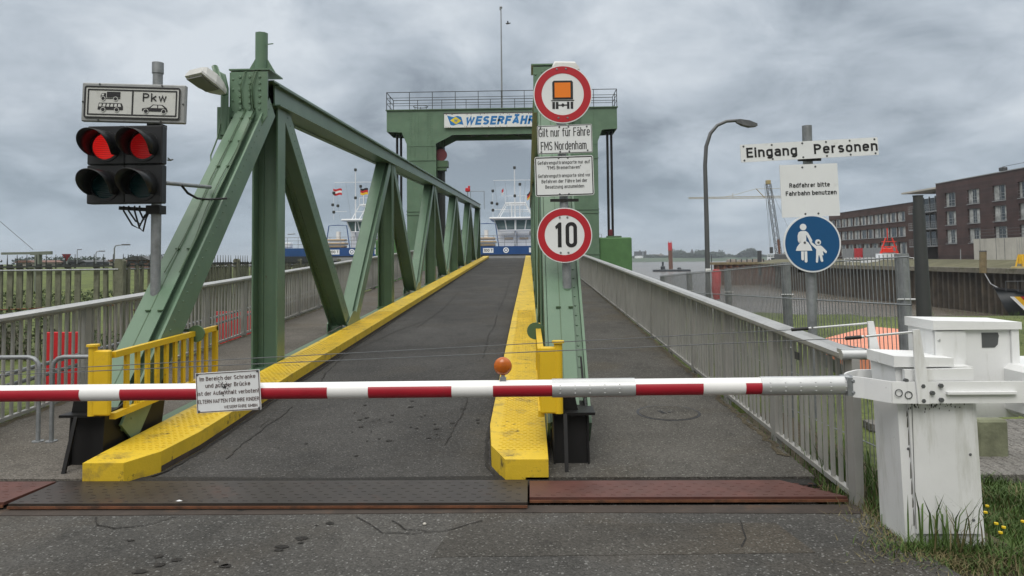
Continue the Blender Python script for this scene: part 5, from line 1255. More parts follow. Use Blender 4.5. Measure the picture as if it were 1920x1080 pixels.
for x0, x1, lb in ((gx(702, 460), gx(776, 460), 'green counterweight block half hidden behind the left truss'), (gx(1124, 460), gx(1186, 460), 'green counterweight block hanging outside the right gantry leg')):
    o = thing('counterweight', lb, 'counterweight', ((x0+x1)/2, GY+1, -1.2), group='gantry counterweights')
    b = MB(); b.rbox(((x0+x1)/2, GY+1.0, .85), (x1-x0, 1.5, 4.1), .06); b.build('block', 'green_block', o)
    b = MB(); b.rbox(((x0+x1)/2, GY+1.0, 2.96), (.9, .5, .10), .03); b.build('lug_plate', 'green_old', o)
    b = MB(); b.rbox(((x0+x1)/2-.2, GY+1.0, 3.2), (.3, .2, .42), .06); b.build('shackle', 'dark_red', o)
# name banner
c0 = at(833, 223, Y=GY-.10); x1 = gx(1060, 221)
o = thing('banner_sign', 'white name board reading WESERFÄHRE with a blue and yellow flag on the gantry', 'sign board', ((c0.x+x1)/2, GY-.12, 9.94)); BWd = x1-c0.x
b = MB(); b.rbox((0, 0, 0), (BWd, .10, .84), .015); b.build('board', 'sign_white', o, False)
b = MB(); b.rbox((0, -.0, .45), (BWd+.1, .16, .05), .01); b.build('rain_strip', 'steel_grey', o, False)
b = MB(); text_into(b, 'WESERFÄHRE', -BWd/2+1.22, -.265, width=4.55, height=.52, y=-.054, align='L', weight=.036, shear=.22); b.build('lettering', 'lettering_blue', o, False)
fl = [(-BWd/2+.18, .31), (-BWd/2+.55, .22), (-BWd/2+.80, .29), (-BWd/2+1.02, .22), (-BWd/2+1.15, -.25), (-BWd/2+.85, -.20), (-BWd/2+.55, -.29), (-BWd/2+.38, -.25)]
b = MB(); b.prism(fl, 'y', -.056, -.051); b.build('flag_emblem', 'lettering_blue', o, False)
b = MB(); cx_ = -BWd/2+.69; b.prism([(cx_-.33, .02), (cx_+.0, .23), (cx_+.34, -.01), (cx_+.02, -.22)], 'y', -.060, -.0565); b.build('flag_diamond', 'flag_yellow', o, False)
b = MB(); text_into(b, 'W', cx_+.01, -.09, height=.19, width=.22, y=-.0625, weight=.03); b.build('flag_letter', 'lettering_blue', o, False)
b = MB(); rg_ = random.Random(9)
for k in range(60):
    x = rg_.uniform(-BWd/2, BWd/2); z = .40-abs(rg_.gauss(0, .03)) if k % 3 else -.36-abs(rg_.gauss(0, .02)); s_ = rg_.uniform(.015, .05)
    b.prism([(x+s_*rg_.uniform(.5, 1)*math.cos(q), z+.6*s_*rg_.uniform(.5, 1)*math.sin(q)) for q in (0, 1.2, 2.4, 3.6, 4.8)], 'y', -.0535, -.0505)
b.build('rust_spot', 'rust', o, False)

# ------------------------------------------------------------------ ferries
def ferry(cx, Y, label, mo=0.0):
    o = thing('ferry', label, 'ferry', (cx, Y, WZ), group='moored blue and white ferries')
    w2 = 8.2
    b = MB(); hz0 = 2.12; hz1 = 2.86
    def hull(z0_, z1_, mat, nm, ins=0):
        m_ = MB(); m_.prism([(-w2+ins, 0), (-w2+.7, -1.2), (w2-.7, -1.2), (w2-ins, 0), (w2-ins, 9), (w2-.7, 10.2), (-w2+.7, 10.2), (-w2+ins, 9)], 'z', z0_, z1_)
        m_.v = [Vector((v.x*(1 if v.z > z0_+.01 or ins else .985)+cx, v.y+Y, v.z)) for v in m_.v]; return m_.build(nm, mat, o)
    hull(hz0, hz1, 'ship_blue', 'bulwark'); hull(WZ-.5, hz0-.004, 'ship_dark', 'hull', .15)
    f0 = Y-1.205
    for x0, wd_, s in ((-2.95, .95, '100 T'), (1.25, 3.4, 'www.weserfaehre.de')):
        m_ = MB(); m_.bb(cx+x0, cx+x0+wd_, f0-.02, f0, hz0+.14, hz1-.16); pn = m_.build('name_panel', 'ship_white', o)
        t_ = MB(); text_into(t_, s, cx+x0+wd_/2, hz0+.25, wd_*.86, .24, f0-.025, weight=.02); t_.build('lettering', 'ink', pn)
    m_ = MB(); m_.disc((cx-.85, f0-.01, (hz0+hz1)/2), .26, .02, 24); rb = m_.build('round_emblem', 'ship_white', o)
    m_ = MB(); m_.ring((cx-.85, f0, (hz0+hz1)/2), .10, .16, -.024, -.021, 16); m_.build('emblem_ring', 'ship_blue', rb)
    m_ = MB()
    for h in (.35, .7, 1.0): m_.tube([(cx-w2+.3, Y-.9, hz1+h), (cx+w2-.3, Y-.9, hz1+h)], .022, 5)
    for k in range(17): x = cx-w2+.3+(2*w2-.6)*k/16; m_.tube([(x, Y-.9, hz1), (x, Y-.9, hz1+1.0)], .022, 5)
    m_.build('deck_rail', 'ship_grey', o)
    # wheel house
    Yh = Y+2.0
    m_ = MB(); m_.bb(cx-1.72, cx+1.72, Yh, Yh+4, hz1, 4.3); hs = m_.build('deck_house', 'ship_white', o)
    m_ = MB(); m_.bb(cx-1.1, cx-.25, Yh-.05, Yh, 3.55, 3.72); m_.bb(cx+.35, cx+1.2, Yh-.05, Yh, 3.55, 3.72); m_.build('louvre', 'ship_tan', hs)
    m_ = MB(); m_.bb(cx+.08, cx+.14, Yh-.03, Yh-.001, hz1, 4.25); m_.bb(cx-.14, cx-.08, Yh-.03, Yh-.001, hz1, 4.25); m_.bb(cx+1.3, cx+1.42, Yh-.05, Yh-.001, 3.95, 4.3); m_.build('door_frame', 'ship_grey', hs)
    m_ = MB(); zz0, zz1 = 4.302, 5.45
    m_.add([(cx-1.72, Yh, zz0), (cx+1.72, Yh, zz0), (cx+1.72, Yh+4, zz0), (cx-1.72, Yh+4, zz0), (cx-2.1, Yh-.35, zz1), (cx+2.1, Yh-.35, zz1), (cx+2.1, Yh+4.3, zz1), (cx-2.1, Yh+4.3, zz1)], [(0, 3, 2, 1), (4, 5, 6, 7), (0, 1, 5, 4), (1, 2, 6, 5), (2, 3, 7, 6), (3, 0, 4, 7)])
    wh = m_.build('wheelhouse', 'ship_white', o)
    m_ = MB()
    def slot(u0, u1):
        a, c_ = .18, .95; P = lambda u, t: (cx+u*(1.72+.38*t), Yh-.35*t-.012, zz0+(zz1-zz0)*t)
        m_.add([P(u0, a), P(u1, a), P(u1, c_), P(u0, c_)], [(0, 1, 2, 3)])
    for u0, u1 in ((-.95, -.52), (-.46, -.04), (.04, .46), (.52, .95)): slot(u0, u1)
    for s in (-1, 1):
        P = lambda y, t: (cx+s*(1.72+.38*t+.012), Yh+y-.3*t*(1-y/2), zz0+(zz1-zz0)*t)
        for y0_, y1_ in ((.2, 1.6), (1.9, 3.6)): m_.add([P(y0_, .18), P(y1_, .18), P(y1_, .95), P(y0_, .95)], [(0, 1, 2, 3)])
    m_.build('window', 'glass_ship', wh)
    m_ = MB(); m_.rbox((cx, Yh+1.9, 5.56), (5.0, 5.4, .20), .06); m_.build('roof', 'ship_white', o)
    m_ = MB(); m_.rbox((cx, Yh-.55, 4.40), (3.1, .5, .08), .02); m_.build('window_ledge', 'ship_white', wh)
    # radar frame, mast, yard
    m_ = MB()
    for yy in (Yh+.3, Yh+3):
        for s in (-1, 1): m_.tube([(cx+s*1.75, yy, 5.66), (cx+s*.95, yy, 7.05)], .05, 6); m_.tube([(cx+s*.4, yy, 5.66), (cx+s*.4, yy, 7.05)], .035, 6)
        m_.tube([(cx-.95, yy, 7.05), (cx+.95, yy, 7.05)], .05, 6); m_.tube([(cx-1.35, yy, 6.4), (cx+1.35, yy, 6.4)], .03, 6)
    for s in (-1, 1): m_.tube([(cx+s*.95, Yh+.3, 7.05), (cx+s*.95, Yh+3, 7.05)], .04, 6)
    m_.bb(cx-1.0, cx+1.0, Yh+.35, Yh+2.9, 7.1, 7.16)
    for s in (-1, 1): m_.tube([(cx+s*1.0, Yh+.3, 7.1), (cx+s*1.0, Yh+.3, 7.75)], .025, 5)
    m_.tube([(cx-1.0, Yh+.3, 7.75), (cx+1.0, Yh+.3, 7.75)], .02, 5)
    m_.build('radar_frame', 'ship_white', o)
    m_ = MB(); mc_ = cx; cx = cx+mo; m_.tube([(cx-.05, Yh-.4, 5.6), (cx-.05, Yh-.4, 10.3)], [.06, .035], 8); m_.tube([(cx-2.15, Yh-.4, 5.6), (cx-2.15, Yh-.4, 8.2)], .02, 5); m_.tube([(cx-2.3, Yh-.4, 6.4), (cx-.9, Yh-.4, 6.4)], .02, 5); m_.tube([(cx+.45, Yh+.8, 7.1), (cx+.45, Yh+.8, 8.7)], .04, 6)
    m_.tube([(cx-2.1, Yh-.4, 9.2), (cx+2.1, Yh-.4, 9.2)], .022, 5); m_.tube([(cx-.05, Yh-.4, hz1+.2), (cx-.05, Yh-.4, 5.7)], .06, 8); mst = m_.build('mast', 'ship_white', o)
    m_ = MB()
    for x, z in ((-.05, 10.4), (-.05, 7.7), (.45, 8.8), (-2.15, 8.2), (-2.25, 7.05), (-2.15, 6.35), (-1.75, 6.95)): m_.rbox((cx+x, Yh-.4, z), (.26, .2, .28), .05)
    m_.build('nav_light', 'cable_dark', mst)
    m_ = MB()
    for x0_, x1_ in ((-2.0, -1.6), (-1.0, -.5), (1.0, .6), (2.0, 1.9)): m_.tube([(cx+x0_, Yh-.4, 9.2), (cx+x1_, Yh-.3, 5.7)], .010, 4)
    m_.build('halyard', 'ship_grey', mst); cx = mc_
    # deck gear left of the house
    m_ = MB(); m_.rbox((cx-2.75, Y+.6, hz1+.42), (1.9, 1.4, .22), .05); m_.rbox((cx-2.7, Y+.6, hz1+.75), (1.6, 1.2, .20), .05); m_.rbox((cx-2.75, Y+.6, hz1+.15), (1.7, 1.2, .22), .05); m_.build('life_raft', 'ship_tan', o)
    m_ = MB()
    for s in (-1, 1): m_.tube([(cx-2.75+s*1.15, Y+1, hz1), (cx-2.75+s*.85, Y+1, hz1+2.15), (cx-2.75-s*0, Y+1, hz1+2.2)], .05, 6)
    m_.build('davit_frame', 'ship_blue', o)
    m_ = MB(); m_.tube([(cx-2.8, Y+1.4, hz1+.9), (cx-2.8, Y+1.4, hz1+1.6)], .22, 10); m_.build('vent', 'ship_white', o)
    m_ = MB(); m_.tube([(cx-5.3, Y+2.4, hz1-.2), (cx-5.3, Y+2.4, hz1+1.55)], .26, 12); m_.tube([(cx-5.3, Y+2.4, hz1+1.55), (cx-5.3, Y+2.4, hz1+1.68)], .2, 12); m_.build('funnel', 'ship_dark', o)
    m_ = MB(); m_.rbox((cx-7.2, Y-.2, hz1+.3), (.9, .7, .5), .06); m_.rbox((cx+3.3, Y+1, hz1+.55), (1.6, 1.2, 1.1), .06); m_.build('winch_box', 'ship_white', o)
    m_ = MB(); m_.tube([(cx-7.35, Y-.6, hz1), (cx-7.35, Y-.6, hz1+3.4)], .03, 5); m_.tube([(cx-6.9, Y-.9, hz1+1.3), (cx-6.2, Y-.9, hz1+1.35)], .05, 6); m_.build('jack_staff', 'ship_grey', o)
    # bow ramp
    m_ = MB(); m_.prism([(-3, hz0-.45), (3, hz0-.45), (2.8, hz0-.15), (-2.8, hz0-.15)], 'y', -3.0, -1.25); m_.v = [v+Vector((cx, Y, 0)) for v in m_.v]; m_.build('ramp', 'ship_grey', o)
    return o, Yh
FY = 66.0
def flag(x, y, Y, cols, label, wd_=.85, ht_=.62, drop=0):
    p = at(x, y, Y=Y); o = thing('flag', label, 'flag', p, group='small flags on the ferries')
    for k, c in enumerate(cols):
        m_ = MB(); m_.smooth = True; n = 10; h = ht_/len(cols); vs = []
        for i in range(n+1):
            u = i/n*wd_; yy = .09*math.sin(i*.9)*i/n
            for zz in (p.z-k*h, p.z-(k+1)*h): vs.append((p.x-u, Y+yy, zz-u*drop+.05*math.sin(i*.7)))
        m_.add(vs, [(2*i, 2*i+2, 2*i+3, 2*i+1) for i in range(n)]); m_.add([(v[0], v[1]+.012, v[2]) for v in vs], [(2*i, 2*i+1, 2*i+3, 2*i+2) for i in range(n)])
        m_.build('stripe', c, o)
f1, Yh = ferry(gx(967, 440, FY+1.6), FY, 'blue and white ferry straight ahead at the end of the roadway')
f2, Yh = ferry(gx(690, 440, FY+1.6), FY, 'blue and white ferry seen through the left truss', -1.15)
flag(641, 354, FY+1.6, ['red_paint', 'ship_white', 'red_paint'], 'red and white flag flying from the left ferry yard')
flag(690, 353, FY+1.6, ['ink', 'red_paint', 'gold'], 'black red gold flag on the left ferry beside the green diagonal', .75)
flag(997, 354, FY+1.6, ['ink', 'red_paint', 'gold'], 'black red gold flag on the ferry straight ahead', .45, .6, 1.2)
flag(944, 354, FY+1.6, ['red_paint', 'ship_white'], 'small red and white pennant on the ferry straight ahead', .18, .6, .5)
# landing dolphin behind the railing on the left: red warning lights on a frame at the truss end
p = at(877, 356, Y=52)
o = thing('signal_mast', 'small red signal fixture on a thin frame above the left truss end', 'signal', (p.x, 52, CT(52)))
b = MB(); b.rbox(p, (.36, .2, .30), .05); b.rbox(p+Vector((.1, 0, .22)), (.16, .14, .16), .04); b.build('lamp', 'red_paint', o)
b = MB(); b.tube([(p.x, 52, CT(52)-.2), p], .035, 6)
for s in (0, 1.0): b.tube([(p.x+.2+s, 52.1, CT(51)-.3), (p.x+.2+s, 52.1, p.z-.1)], .02, 5)
b.tube([(p.x+.2, 52.1, p.z-.1), (p.x+1.2, 52.1, p.z-.1)], .02, 5); b.build('frame', 'galv', o)

# ------------------------------------------------------------------ right side: mesh fence, pedestrian sign, lamp, pillar
o = thing('mesh_fence', 'grey wire mesh fence with steel posts outside the right railing', 'fence', (2.95, 5.6, -.1))
fp = [(1690, 476, 5.75), (1472, 492, 8.1), (1364, 504, 11.2), (1292, 511, 14.3), (1242, 517, 17.4)]
tops = [at(x, y, Y=Y) for x, y, Y in fp]
tops = [tops[0]+(tops[0]-tops[1])*.10] + tops
for i, p in enumerate(tops):
    if i == 0: continue
    m_ = MB(); m_.tube([(p.x+.05, p.y, p.z-2.3), (p.x, p.y, p.z)], .052, 12); m_.build('fence_post', 'galv', o)
    cp_ = MB()
    for h in (.36, .95): cp_.ring((p.x+h*.02, p.y-.0, p.z-h), .001, .001, 0, .001, 3) if False else cp_.tube([(p.x-.065, p.y-.04, p.z-h), (p.x+.065, p.y-.06, p.z-h)], .008, 6)
    cp_.build('clip', 'galv_light', o)
    if i:
        a, b_ = tops[i-1], p; n = int((b_-a).length/.062); m_ = MB(); pt_ = MB()
        off = Vector((-.06, 0, 0))
        for k in range(n): q = a.lerp(b_, (k+.5)/n)+off; m_.tube([q+Vector((.04, 0, -1.9)), q+Vector((0, 0, .0))], .0040, 4, False)
        for h in (.03, .40, .80, 1.2, 1.6):
            m_.tube([a+off+Vector((-.006, 0, -h)), b_+off+Vector((-.006, 0, -h))], .0065, 4, False)
        m_.build('wire_panel', 'galv', o)
pt = at(1513, 240, Y=6.35); 
o = thing('sign_post', 'leaning grey tube carrying the Eingang Personen and pedestrian signs', 'sign post', (at(1524, 640, Y=6.35).x, 6.35, 0))
q0 = at(1524, 640, Y=6.35); d = (pt-q0); m_ = MB(); m_.tube([q0-d*.35, pt+Vector((0, 0, .02))], .042, 14); m_.build('tube', 'galv', o)
m_ = MB()
for yy in (300, 412, 508, 404): q = at(1516, yy, Y=6.32); m_.bb(q.x-.1, q.x+.1, 6.29, 6.31, q.z-.012, q.z+.012)
m_.build('clamp', 'cable_black', o)
K2 = 6.28/F
c = at(1517.5, 281, Y=6.27); wd, ht = 258*K2, 33*K2
text_panel('direction_sign', 'long narrow white sign reading Eingang Personen', 'sign', c, wd, ht, [('Eingang', -.335, -.040, wd*.37, .088), ('Personen', .32, -.040, wd*.465, .088)], (0, R(-2.7), R(2)), boltpts=[(x, z) for x in (-.58, -.33, -.06, .15, .36, .58) for z in (.062, -.062)], rad=.006, weight=.020)
c = at(1518, 357, Y=6.27); wd, ht = 108*K2, 98*K2
text_panel('text_sign', 'square white sign reading Radfahrer bitte Fahrbahn benutzen', 'text sign', c, wd, ht, [('Radfahrer bitte', -.0, .028, wd*.70, .040), ('Fahrbahn benutzen', .01, -.042, wd*.88, .040)], (0, R(-1.5), R(2)), boltpts=[(-.055, .205), (.06, .208), (-.05, -.205), (.065, -.205)], mat='sign_white', rad=.004, weight=.018)
c = at(1522.5, 456.5, Y=6.27); r = 53.5*K2
o = thing('road_sign', 'round blue sign with white walking adult and child', 'road sign', c, (0, R(0), R(2)))
b = MB(); b.disc((0, 0, 0), r, .012, 64); b.build('panel', 'sign_white', o, False)
b = MB(); b.disc((0, -.0075, 0), r*.945, .002, 64); b.build('blue_field', 'sign_blue', o, False)
b = MB(); g = r/482.0; T = lambda x, z: ((x-562)*g, (520-z)*g)
def P_(pts): b.prism([T(*p) for p in pts], 'y', -.0115, -.0088)
def disc_(x, z, r_): p = T(x, z); b.disc((p[0], -.010, p[1]), r_*g, .003, 24)
disc_(412, 245, 55); disc_(655, 502, 49)
P_([(330, 500), (318, 470), (316, 390), (335, 335), (370, 312), (455, 312), (490, 340), (520, 390), (560, 470), (550, 500), (520, 510), (500, 455), (458, 372), (458, 480), (490, 500), (530, 560), (556, 640), (280, 640), (300, 580), (345, 520), (362, 500), (362, 372), (368, 372), (368, 480), (352, 505)])
P_([(368, 650), (412, 650), (412, 790), (390, 803), (368, 785)]); P_([(424, 650), (468, 650), (468, 825), (446, 840), (424, 825)])
P_([(520, 505), (545, 495), (625, 558), (700, 556), (725, 575), (800, 655), (785, 690), (728, 645), (742, 715), (720, 722), (712, 700), (735, 815), (712, 832), (692, 815), (672, 720), (656, 720), (645, 830), (628, 845), (610, 830), (622, 620), (532, 530)])
b.build('figures', 'sign_white', o, False)
b = MB()
for x, z in ((432, 505), (662, 505)): p = T(x, z); b.rivet((p[0], -.0115, p[1]), (0, -1, 0), .012)
b.build('bolt', 'steel_grey', o, False)
# curved street lamp
LYd = 18.0; pA = at(1328, 520, Y=LYd); pB = at(1322, 330, Y=LYd)
o = thing('street_lamp', 'tall grey street lamp with a curved neck over the water', 'street lamp', (pA.x, LYd, -.2))
cur = [(1328, 560), (1325, 420), (1322, 310), (1324, 275), (1332, 250), (1345, 235), (1362, 227.5), (1382, 226)]
m_ = MB(); m_.tube([at(x, y, Y=LYd) for x, y in cur], [.066, .060, .052, .05, .046, .042, .04, .04], 12); m_.build('pole', 'steel_grey', o)
a = at(1380, 227, Y=LYd); b_ = at(1418, 232, Y=LYd); m_ = MB()
ln = b_.x-a.x
m_.add([(a.x+ln*u, LYd+s*w_, a.z+(b_.z-a.z)*u+h) for u, w_, h in ((0, .05, .03), (.15, .08, .05), (.6, .12, .04), (1, .10, -.01)) for s in (-1, 1)] + [(a.x+ln*u, LYd+s*w_, a.z+(b_.z-a.z)*u+h) for u, w_, h in ((0, .05, -.04), (.3, .10, -.09), (.65, .12, -.11), (1, .10, -.07)) for s in (-1, 1)],
       [(0, 2, 3, 1), (2, 4, 5, 3), (4, 6, 7, 5), (8, 9, 11, 10), (10, 11, 13, 12), (12, 13, 15, 14), (0, 1, 9, 8), (6, 14, 15, 7), (0, 8, 10, 2), (2, 10, 12, 4), (4, 12, 14, 6), (1, 3, 11, 9), (3, 5, 13, 11), (5, 7, 15, 13)])
m_.build('lamp_head', 'steel_grey', o)
q = at(1328, 507, Y=LYd-.08); m_ = MB(); m_.rbox(q, (.14, .01, .09), .003); m_.build('number_plate', 'sign_white', o)
a = at(1334, 553, Y=16.5); b_ = at(1352, 505, Y=16.5)
o = thing('lifebuoy_case', 'tall red plastic case beside the curved street lamp', 'case', ((a.x+b_.x)/2, 16.5, -.3))
m_ = MB(); cxm = (a.x+b_.x)/2; m_.tube([(cxm, 16.5, a.z-.1), (cxm-.01, 16.5, a.z+.1), (cxm+.01, 16.5, b_.z-.05), (cxm+.01, 16.5, b_.z)], [.07, .10, .105, .07], 12); m_.build('case', 'red_paint', o)
m_ = MB(); m_.tube([(cxm, 16.62, -.4), (cxm, 16.62, b_.z)], .03, 8); m_.build('stake', 'galv', o)
# dark pillar
DYp = 9.5; a = at(1733, 600, Y=DYp); b_ = at(1721, 368, Y=DYp)
o = thing('steel_pillar', 'thick dark grey tapered steel pillar behind the barrier cabinet', 'pillar', (a.x, DYp, -.1))
m_ = MB(); d = (b_-a); a2 = a-d*.28; m_.tube([a2, a.lerp(b_, .9)], [.098, .072], 20); m_.build('shaft', 'dark_grey', o)
m_ = MB(); m_.tube([a.lerp(b_, .9), b_], [.062, .060], 20); m_.tube([b_, b_+Vector((0, 0, .012))], .066, 20); m_.build('cap', 'dark_grey', o)
# salmon coloured slab
ptsS = [at(1536, 637, Z=.28), at(1632, 612, Z=.28), at(1700, 618, Z=.28), at(1712, 668, Z=.28), at(1600, 672, Z=.28)]
o = thing('salmon_slab', 'flat salmon orange cover lying on the grass behind the mesh fence', 'cover', (sum(p.x for p in ptsS)/5, sum(p.y for p in ptsS)/5, -.1))
m_ = MB(); n = 5; m_.add([p for p in ptsS]+[Vector((p.x, p.y, .10)) for p in ptsS], [(0, 1, 2, 3, 4), (9, 8, 7, 6, 5)]+[(i, (i+1) % n, n+(i+1) % n, n+i) for i in range(n)]); m_.build('cover', 'salmon', o)
m_ = MB(); m_.prism([(p.x*.985+.06, p.y*.985+.15) for p in ptsS], 'z', -.2, .099); m_.build('base', 'dark_grey', o)
# concrete block and paving right of the cabinet
a = at(1870, 852, Z=0)
o = thing('concrete_block', 'mossy concrete block behind the barrier cabinet', 'block', (a.x, a.y+.15, -.05)); m_ = MB(); m_.rbox((a.x-.03, a.y+.12, .12), (.26, .26, .34), .02); m_.build('block', 'block_mossy', o)
mb = MB()
p0 = at(1870, 884, Z=-.01)
for i in range(16):
    for j in range(9):
        x = p0.x-.15+i*.105+(j % 2)*.05; y = p0.y+.05+j*.21
        mb.rbox((x, y, -.055), (.098, .203, .08), .006)
struct(mb.build('paved_path', 'pavers'))
mb = MB(); mb.prism([(2.2, 5.0), (2.3, 3.7), (2.5, 2.6), (2.9, 2.6), (2.85, 4.1), (2.80, 5.2), (2.8, 8), (2.28, 8)], 'z', -.15, -.035); struct(mb.build('soil_verge', 'soil'))

# ------------------------------------------------------------------ grass at the cabinet, verge and lawn
def blades(name, spots, mat, label):
    m_ = MB()
    for (x, y, z, h, ln) in spots:
        a = rnd.uniform(0, 6.28); lean = h*ln*rnd.uniform(.3, 1.0); wd_ = .0028+h*.008
        u = Vector((math.cos(a), math.sin(a), 0)); s_ = Vector((-u.y, u.x, 0))*wd_
        p = Vector((x, y, z)); q = p+u*lean*.35+Vector((0, 0, h*.6)); t_ = p+u*lean+Vector((0, 0, h*rnd.uniform(.8, 1)))
        m_.add([p-s_, p+s_, q+s_*.75, q-s_*.75, t_], [(0, 1, 2, 3), (3, 2, 4)])
    return tag(m_.build(name, mat), label, 'grass', kind='stuff')
sp = []; dry = []
def scatter(n, cx, cy, sx, sy, h0, h1, z=-.04, ln=.6, lst=None):
    for k in range(n): (sp if lst is None else lst).append((rnd.gauss(cx, sx), rnd.gauss(cy, sy), z, rnd.uniform(h0, h1), ln))
scatter(700, 2.36, 4.22, .17, .05, .03, .13, ln=1.1); scatter(34, 2.40, 4.22, .09, .03, .26, .50, ln=.5); scatter(400, 2.66, 4.17, .14, .07, .03, .12, ln=1.1)
scatter(350, 2.14, 4.32, .09, .16, .02, .09, ln=1.1); scatter(700, 2.46, 4.06, .25, .07, .02, .08, ln=1.2)
scatter(300, 2.27, 5.1, .08, .35, .04, .15, ln=.9); scatter(450, 2.45, 5.5, .10, .45, .08, .36)
for k in range(20000):
    x = rnd.uniform(2.74, 5.2); y = rnd.uniform(4.05, 6.1)
    if y < 4.3 and x > 3.6: continue
    if y > p0.y-.02: continue
    (sp if rnd.random() < .88 else dry).append((x, y, -.09, rnd.uniform(.03, .12)*(.6+.7*abs(math.sin(x*5)*math.cos(y*6))), 1.0))
for k in range(5000):
    y = rnd.uniform(8, 22); x = rnd.uniform(3, 3+y*.8); sp.append((x, y, -.10, rnd.uniform(.04, .14), .6))
scatter(1500, 2.18, 4.45, .10, .24, .02, .08, ln=1.6, lst=dry); scatter(300, 2.3, 5.0, .1, .3, .04, .14, lst=dry); scatter(1600, 2.45, 4.12, .26, .08, .02, .08, ln=1.6, lst=dry); scatter(16, 2.42, 4.2, .12, .04, .2, .4, ln=.6, lst=dry)
for k in range(260):
    t_ = rnd.random()**1.3; y = 5.3+t_*14; sp.append((2.15+rnd.uniform(-.06, .05), y, dz_(y)-.03, rnd.uniform(.03, .12), .6))
blades('grass', sp, 'grass_blade', 'rough green grass round the barrier cabinet and along the verge')
blades('dry_grass', dry, 'grass_dry', 'dry straw coloured grass at the asphalt edge by the cabinet')
fl_pts = [(1868, 983), (1882, 990), (1848, 962), (1876, 1000), (1918, 979), (1851, 950)]
for i, (x, y) in enumerate(fl_pts):
    p = at(x, y, Z=.03); m_ = MB(); m_.disc((p.x, p.y, .035), .012, .010, 10, 'z'); o = thing('dandelion', 'yellow dandelion flower in the grass right of the cabinet', 'flower', (p.x, p.y, -.05), group='dandelions in the grass'); m_.build('flower_head', 'dandelion', o)
    m_ = MB(); m_.tube([(p.x, p.y, -.07), (p.x, p.y, .03)], .003, 5); m_.build('stem', 'grass_blade', o)

# ------------------------------------------------------------------ quay, buildings, boats across the basin
QX = 52.0
def sheet_wall(name, label, xa, ya, xb, yb, ztop, per=1.1, amp=.38, mat='sheet_pile', capm='quay_cap', cap=.9):
    o = thing(name, label, 'quay wall', ((xa+xb)/2, (ya+yb)/2, WZ)); d = Vector((xb-xa, yb-ya, 0)); ln = d.length; d.normalize(); nn = Vector((d.y, -d.x, 0))
    m_ = MB(); n = int(ln/per); vs = []
    for k in range(n):
        for u, a in ((0, 0), (.32, 0), (.5, 1), (.82, 1)): p = Vector((xa, ya, 0))+d*(k+u)*per-nn*amp*a; vs += [(p.x, p.y, WZ-1), (p.x, p.y, ztop)]
    m_.add(vs, [(2*i, 2*i+2, 2*i+3, 2*i+1) for i in range(len(vs)//2-1)]); m_.build('sheet_piles', mat, o)
    m_ = MB(); c0 = Vector((xa, ya, 0))-nn*.3; c1 = Vector((xb, yb, 0))-nn*.3; m_.beam(c0+Vector((0, 0, ztop+cap/2+.002)), c1+Vector((0, 0, ztop+cap/2+.002)), 1.3, cap); m_.build('capping_beam', capm, o)
    return o
sheet_wall('quay_wall', 'dark rusty sheet pile quay wall below the brick buildings', QX, 30, QX, 152, -.45, cap=.55)
mb = MB(); mb.prism([(QX+.9, 30), (QX+.9, 152), (140, 210), (140, 30)], 'z', -6, -.55); struct(mb.build('quay', 'quay_top'))
mb = MB(); mb.prism([(QX+.4, .08), (QX+4.5, .95), (QX+90, 1.0), (QX+90, -.6)], 'y', 30, 165); struct(mb.build('quay_bank', 'quay_top'))
def facade(o, xf, y0, y1, z0, z1, openings, mat, depth=.3):
    """wall in plane x = xf with real openings; returns nothing. openings: (ya, yb, za, zb)"""
    m_ = MB(); ysv = sorted({y0, y1, *[q for w_ in openings for q in w_[:2]]}); zsv = sorted({z0, z1, *[q for w_ in openings for q in w_[2:4]]})
    for a, b_ in zip(ysv, ysv[1:]):
        for c_, d_ in zip(zsv, zsv[1:]):
            ym, zm = (a+b_)/2, (c_+d_)/2
            if any(w_[0] < ym < w_[1] and w_[2] < zm < w_[3] for w_ in openings): continue
            m_.add([(xf, a, c_), (xf, b_, c_), (xf, b_, d_), (xf, a, d_)], [(0, 1, 2, 3)])
    for a, b_, c_, d_ in openings:
        x2 = xf+depth
        m_.add([(xf, a, c_), (xf, b_, c_), (x2, b_, c_), (x2, a, c_)], [(0, 1, 2, 3)]); m_.add([(xf, a, d_), (xf, b_, d_), (x2, b_, d_), (x2, a, d_)], [(0, 1, 2, 3)])
        m_.add([(xf, a, c_), (xf, a, d_), (x2, a, d_), (x2, a, c_)], [(0, 1, 2, 3)]); m_.add([(xf, b_, c_), (xf, b_, d_), (x2, b_, d_), (x2, b_, c_)], [(0, 1, 2, 3)])
    return m_.build('wall', mat, o)
